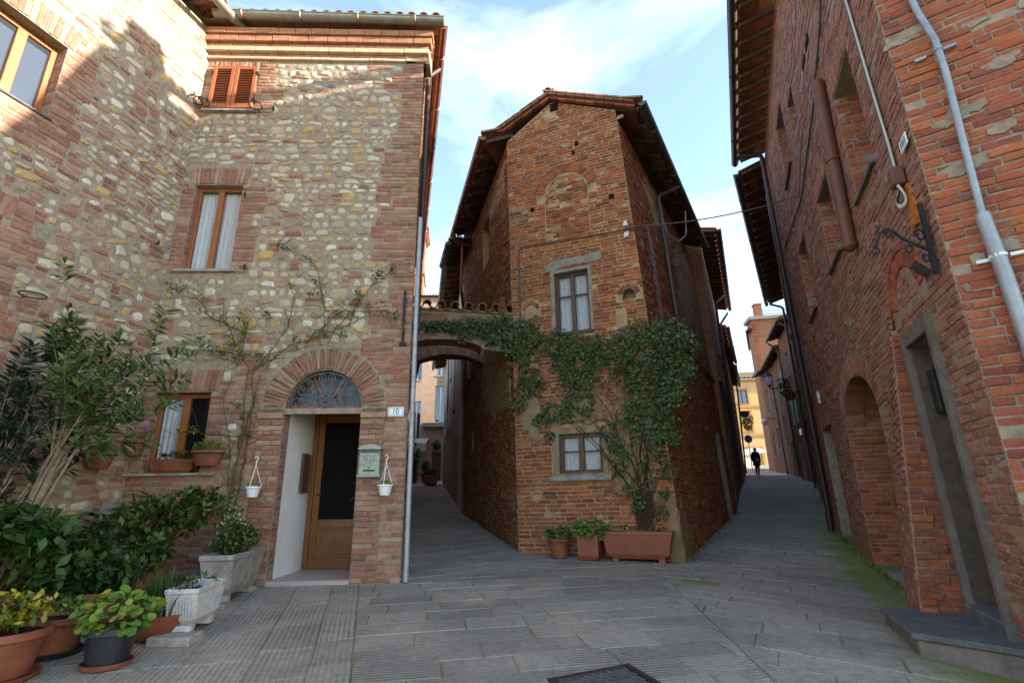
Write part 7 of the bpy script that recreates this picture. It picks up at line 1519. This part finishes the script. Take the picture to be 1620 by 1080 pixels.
MB().tube([NF.P(.20, 6.2, .05), NF.P(.22, 5.4, .05), NF.P(.25, 5.0, .06), NF.P(.30, 4.65, .07), NF.P(.30, 4.3, .07), NF.P(.27, 3.6, .07), NF.P(.245, 2.95, .07)], .026, 12).build('pipe', GREYP, t, smooth=True)
MB().tube([NF.P(.245, 3.0, .075), NF.P(.265, 2.5, .075), NF.P(.28, 1.2, .075), NF.P(.28, -.2, .075)], .048, 14).build('sleeve', GREYP, t, smooth=True)
for v, r_ in ((4.55, .032), (2.65, .054)): MB().tube([NF.P(.30 if v > 4 else .262, v - .012, .07), NF.P(.30 if v > 4 else .262, v + .012, .07)], r_, 12).wbox(NF, .33, .42, v - .012, v + .012, .02, .06).wbox(NF, .14, .22, v - .02, v + .005, .02, .05).build('clamp', GREYP if v > 4 else WHITEP, t)
# overhead cable
t = thing('overhead_cable', 'grey cable stapled to the wedge house and strung across the right street', 'cable', tuple(CF.P(.1, 5.9, .04)))
MB().tube([CF.P(.13, 4.0, .03), CF.P(.11, 5.85, .03), CF.P(.16, 5.93, .03), CF.P(.9, 5.92, .035), CF.P(1.7, 5.88, .035), CF.P(2.2, 5.86, .04), CF.P(2.44, 5.88, .05)] + sag(CF.P(2.5, 5.88, .06), RW.P(3.49, 6.2, .05), .12), .012, 6).build('cable', CABLE, t, smooth=True)
MB().tube(sag(RW.P(3.49, 6.22, .05), RW.P(4.4, 6.75, .02), .02, 6), .008, 5).build('stay_wire', CABLE, t)
for u in (.16, .8, 1.6, 2.3): MB().wbox(CF, u, u + .03, 5.89, 5.95, .02, .05).build('cable_clip', CABLE, t)
# street lantern
lp = lan_w.P(3.6, 0, 0); t = thing('street_lantern', 'black street lantern on a wall bracket down the right street', 'street lamp', (lp[0], lp[1], 6.6)); a_ = lan_w.P(3.9, 6.75, 0); e_ = lan_w.P(3.6, 6.72, .95)
MB().tube([a_, e_], .03, 6).tube([a_ - np.array([0, 0, .5]), (a_ + e_) / 2 - np.array([0, 0, .15]), e_], .015, 5).build('arm', IRON, t); b_ = e_ + np.array([0, 0, .05])
MB().lathe(b_, [(.02, 0), (.05, .05), (.10, .12), (.14, .16)], 6).lathe(b_, [(.27, .62), (.29, .64), (.12, .82), (.08, .9), (.02, .98)], 6).build('lantern_frame', IRON, t); MB().lathe(b_, [(.13, .16), (.24, .62)], 6).build('lantern_glass', LAMPG, t)
lw = thing('wall_lamp', 'small white wall lamp below the tower on the right street', 'street lamp', (17.55, 36.2, 5.7)); MB().tube([(18.5, 36.3, 6.1), (17.75, 36.2, 6.1)], .025, 6).build('arm', IRON, lw); MB().lathe((17.7, 36.2, 5.6), [(.05, 0), (.22, .12), (.26, .3), (.1, .45), (.03, .5)], 10).build('globe', LAMPG, lw, smooth=True)
rs_ = thing('road_sign', 'round blue road sign near the far end of the right street', 'sign', (18.2, 40.8, 4.6)); MB().lathe((0, 0, 0), [(.001, 0), (.30, 0), (.30, .03), (.001, .03)], 20).build('disc', BLUE, rs_); rs_.children[0].matrix_basis = Matrix.Translation((17.9, 39.6, 5.05)) @ Matrix.Rotation(math.radians(90), 4, 'X'); MB().tube([(17.9, 39.65, gz(17.9, 39.65)), (17.9, 39.65, 5.3)], .035, 8).build('post', GREYP, rs_)
sp_ = thing('street_name_plate', 'small white street plate on the house wall down the right street', 'sign', tuple(lan_w.P(2.3, 4.05, .02))); MB().wbox(lan_w, 2.1, 2.6, 3.95, 4.25, .01, .03).build('plate', WHITEP, sp_)

# ------------------------------------------------------------------ the walker
def person():
    x, y = 15.48, 33.58; z = gz(x, y); t = thing('person', 'person in a dark coat and purple cap walking down the street with tan bag', 'person', (x, y, z))
    J = {'pel': (0, 0, .95), 'che': (0, 0, 1.25), 'nk': (0, -.01, 1.47), 'hd': (0, -.03, 1.58), 'ht': (0, -.03, 1.69), 'sl': (-.18, 0, 1.40), 'el': (-.26, .03, 1.13), 'wl': (-.25, -.08, .90), 'hl': (-.24, -.12, .80), 'sr': (.18, 0, 1.40), 'er': (.27, .06, 1.13), 'wr': (.26, .05, .90), 'hr': (.25, .03, .80), 'pl': (-.1, 0, .90), 'kl': (-.11, -.10, .50), 'al': (-.10, .0, .09), 'tl': (-.11, -.16, .04), 'pr': (.1, 0, .90), 'kr': (.10, .02, .49), 'ar': (.10, .14, .10), 'tr': (.11, .0, .035)}
    E_ = [('pel', 'che'), ('che', 'nk'), ('nk', 'hd'), ('hd', 'ht'), ('che', 'sl'), ('sl', 'el'), ('el', 'wl'), ('wl', 'hl'), ('che', 'sr'), ('sr', 'er'), ('er', 'wr'), ('wr', 'hr'), ('pel', 'pl'), ('pl', 'kl'), ('kl', 'al'), ('al', 'tl'), ('pel', 'pr'), ('pr', 'kr'), ('kr', 'ar'), ('ar', 'tr')]
    Rr_ = dict(pel=.17, che=.19, nk=.065, hd=.095, ht=.075, sl=.09, el=.062, wl=.05, hl=.035, sr=.09, er=.062, wr=.05, hr=.035, pl=.115, kl=.075, al=.05, tl=.04, pr=.115, kr=.075, ar=.05, tr=.04)
    ks = list(J); me = bpy.data.meshes.new('body'); me.from_pydata([tuple(np.array(J[k]) + [x, y, z]) for k in ks], [(ks.index(a), ks.index(b)) for a, b in E_], []); o = obj('body', me, t); me.materials.append(CLOTH)
    md = o.modifiers.new('skin', 'SKIN'); sv = me.skin_vertices[0].data
    for k, v in zip(ks, sv): v.radius = (Rr_[k], Rr_[k] * (.75 if k in ('pel', 'che') else 1)); v.use_root = (k == 'pel')
    o.modifiers.new('sub', 'SUBSURF').render_levels = 2
    MB().lathe((x, y - .035, z + 1.53), [(.02, -.05), (.07, -.02), (.085, .05), (.08, .1)], 14, .95, 1.12).build('face', SKIN, t, smooth=True); MB().lathe((x, y - .03, z + 1.62), [(.105, 0), (.10, .05), (.07, .10), (.001, .125)], 14).build('cap', HAIRP, t, smooth=True)
    MB().lathe((x, y, z + .62), [(.24, 0), (.215, .35), (.2, .6), (.19, .78), (.08, .86)], 16, 1, .72).build('coat', CLOTH, t, smooth=True); MB().box(x - .14, x + .08, y - .24, y - .15, z + .86, z + 1.06).build('bag', BAGM, t, bevel=.02)
person()
# birds over the far street
bme = MB()
bme.lathe((0, 0, 0), [(.001, -.10), (.025, -.05), (.035, .0), (.02, .07), (.001, .11)], 8)
for s_ in (-1, 1): bme.prism([(s_ * .02, 0, .03), (s_ * .14, .03, .05), (s_ * .30, .02, -.03), (s_ * .15, .01, -.03), (s_ * .02, 0, -.04)], (0, .012, 0))
b0 = bme.build('bird', CLOTH, None); BP_ = [(18.3, 52, 27.2), (19.6, 54, 25.6), (19.9, 54, 25.1), (20.2, 55, 22.6), (20.8, 55, 22.0), (19.2, 54, 21.9), (23.4, 55, 23.6), (20.9, 53, 25.8), (22.1, 55, 27.5)]
for k, p in enumerate(BP_):
    o = b0 if k == 0 else b0.copy()
    if k: COL.objects.link(o)
    o.location = p; o.rotation_euler = (math.radians(70 + 15 * (k % 3)), 0, math.radians(40 * k)); top(o, 'tiny dark bird in the flock over the far end of the right street', 'bird', 'birds over the far street')

# fallen leaves and grit gathered along the wall feet
P, D = [], []
for k in range(420):
    f = RD.random()
    if f < .4: q = RW.P(RD.uniform(1.5, 7), 0, abs(RD.gauss(0, .35)) + .05)
    elif f < .65: q = np.array([RD.uniform(-4, -2.6), RD.uniform(3.6, 6.6), 0])
    elif f < .8: q = CF.P(RD.uniform(-.2, 2.9), 0, abs(RD.gauss(0, .25)) + .05)
    else: q = np.array([RD.uniform(-3, 4), RD.uniform(3.5, 9), 0])
    P.append((q[0], q[1], gz(q[0], q[1]) + .006)); D.append((RD.gauss(0, 1), RD.gauss(0, 1), RD.uniform(-.05, .15)))
lit = leaves('fallen_leaves', P, D, rng.uniform(.012, .035, len(P)), 'oval', leaf_mat('leaf_dry_brown', [(0.10, 0.06, 0.025), (0.22, 0.13, 0.05), (0.30, 0.22, 0.08), (0.12, 0.11, 0.03)], 0.8), None)
top(lit, 'dry fallen leaves scattered on the paving along the wall feet', 'leaves')
P, D = [], []
for k in range(260):
    f = RD.random(); q = RW.P(RD.uniform(.3, 6.6), 0, abs(RD.gauss(0, .05)) + .03) if f < .5 else SIDE.P(RD.uniform(.1, 6), 0, abs(RD.gauss(0, .04)) + .02) if f < .7 else CR_.P(RD.uniform(0, 7), 0, abs(RD.gauss(0, .05)) + .03)
    for j in range(4): P.append((q[0] + RD.gauss(0, .015), q[1] + RD.gauss(0, .015), gz(q[0], q[1]) - .01)); D.append((RD.gauss(0, .5), RD.gauss(0, .5), 1))
wd_ = leaves('wall_foot_weeds', P, D, rng.uniform(.03, .09, len(P)), 'lance', LF_GER, None)
top(wd_, 'tiny green weeds sprouting where walls meet the paving', 'weeds')
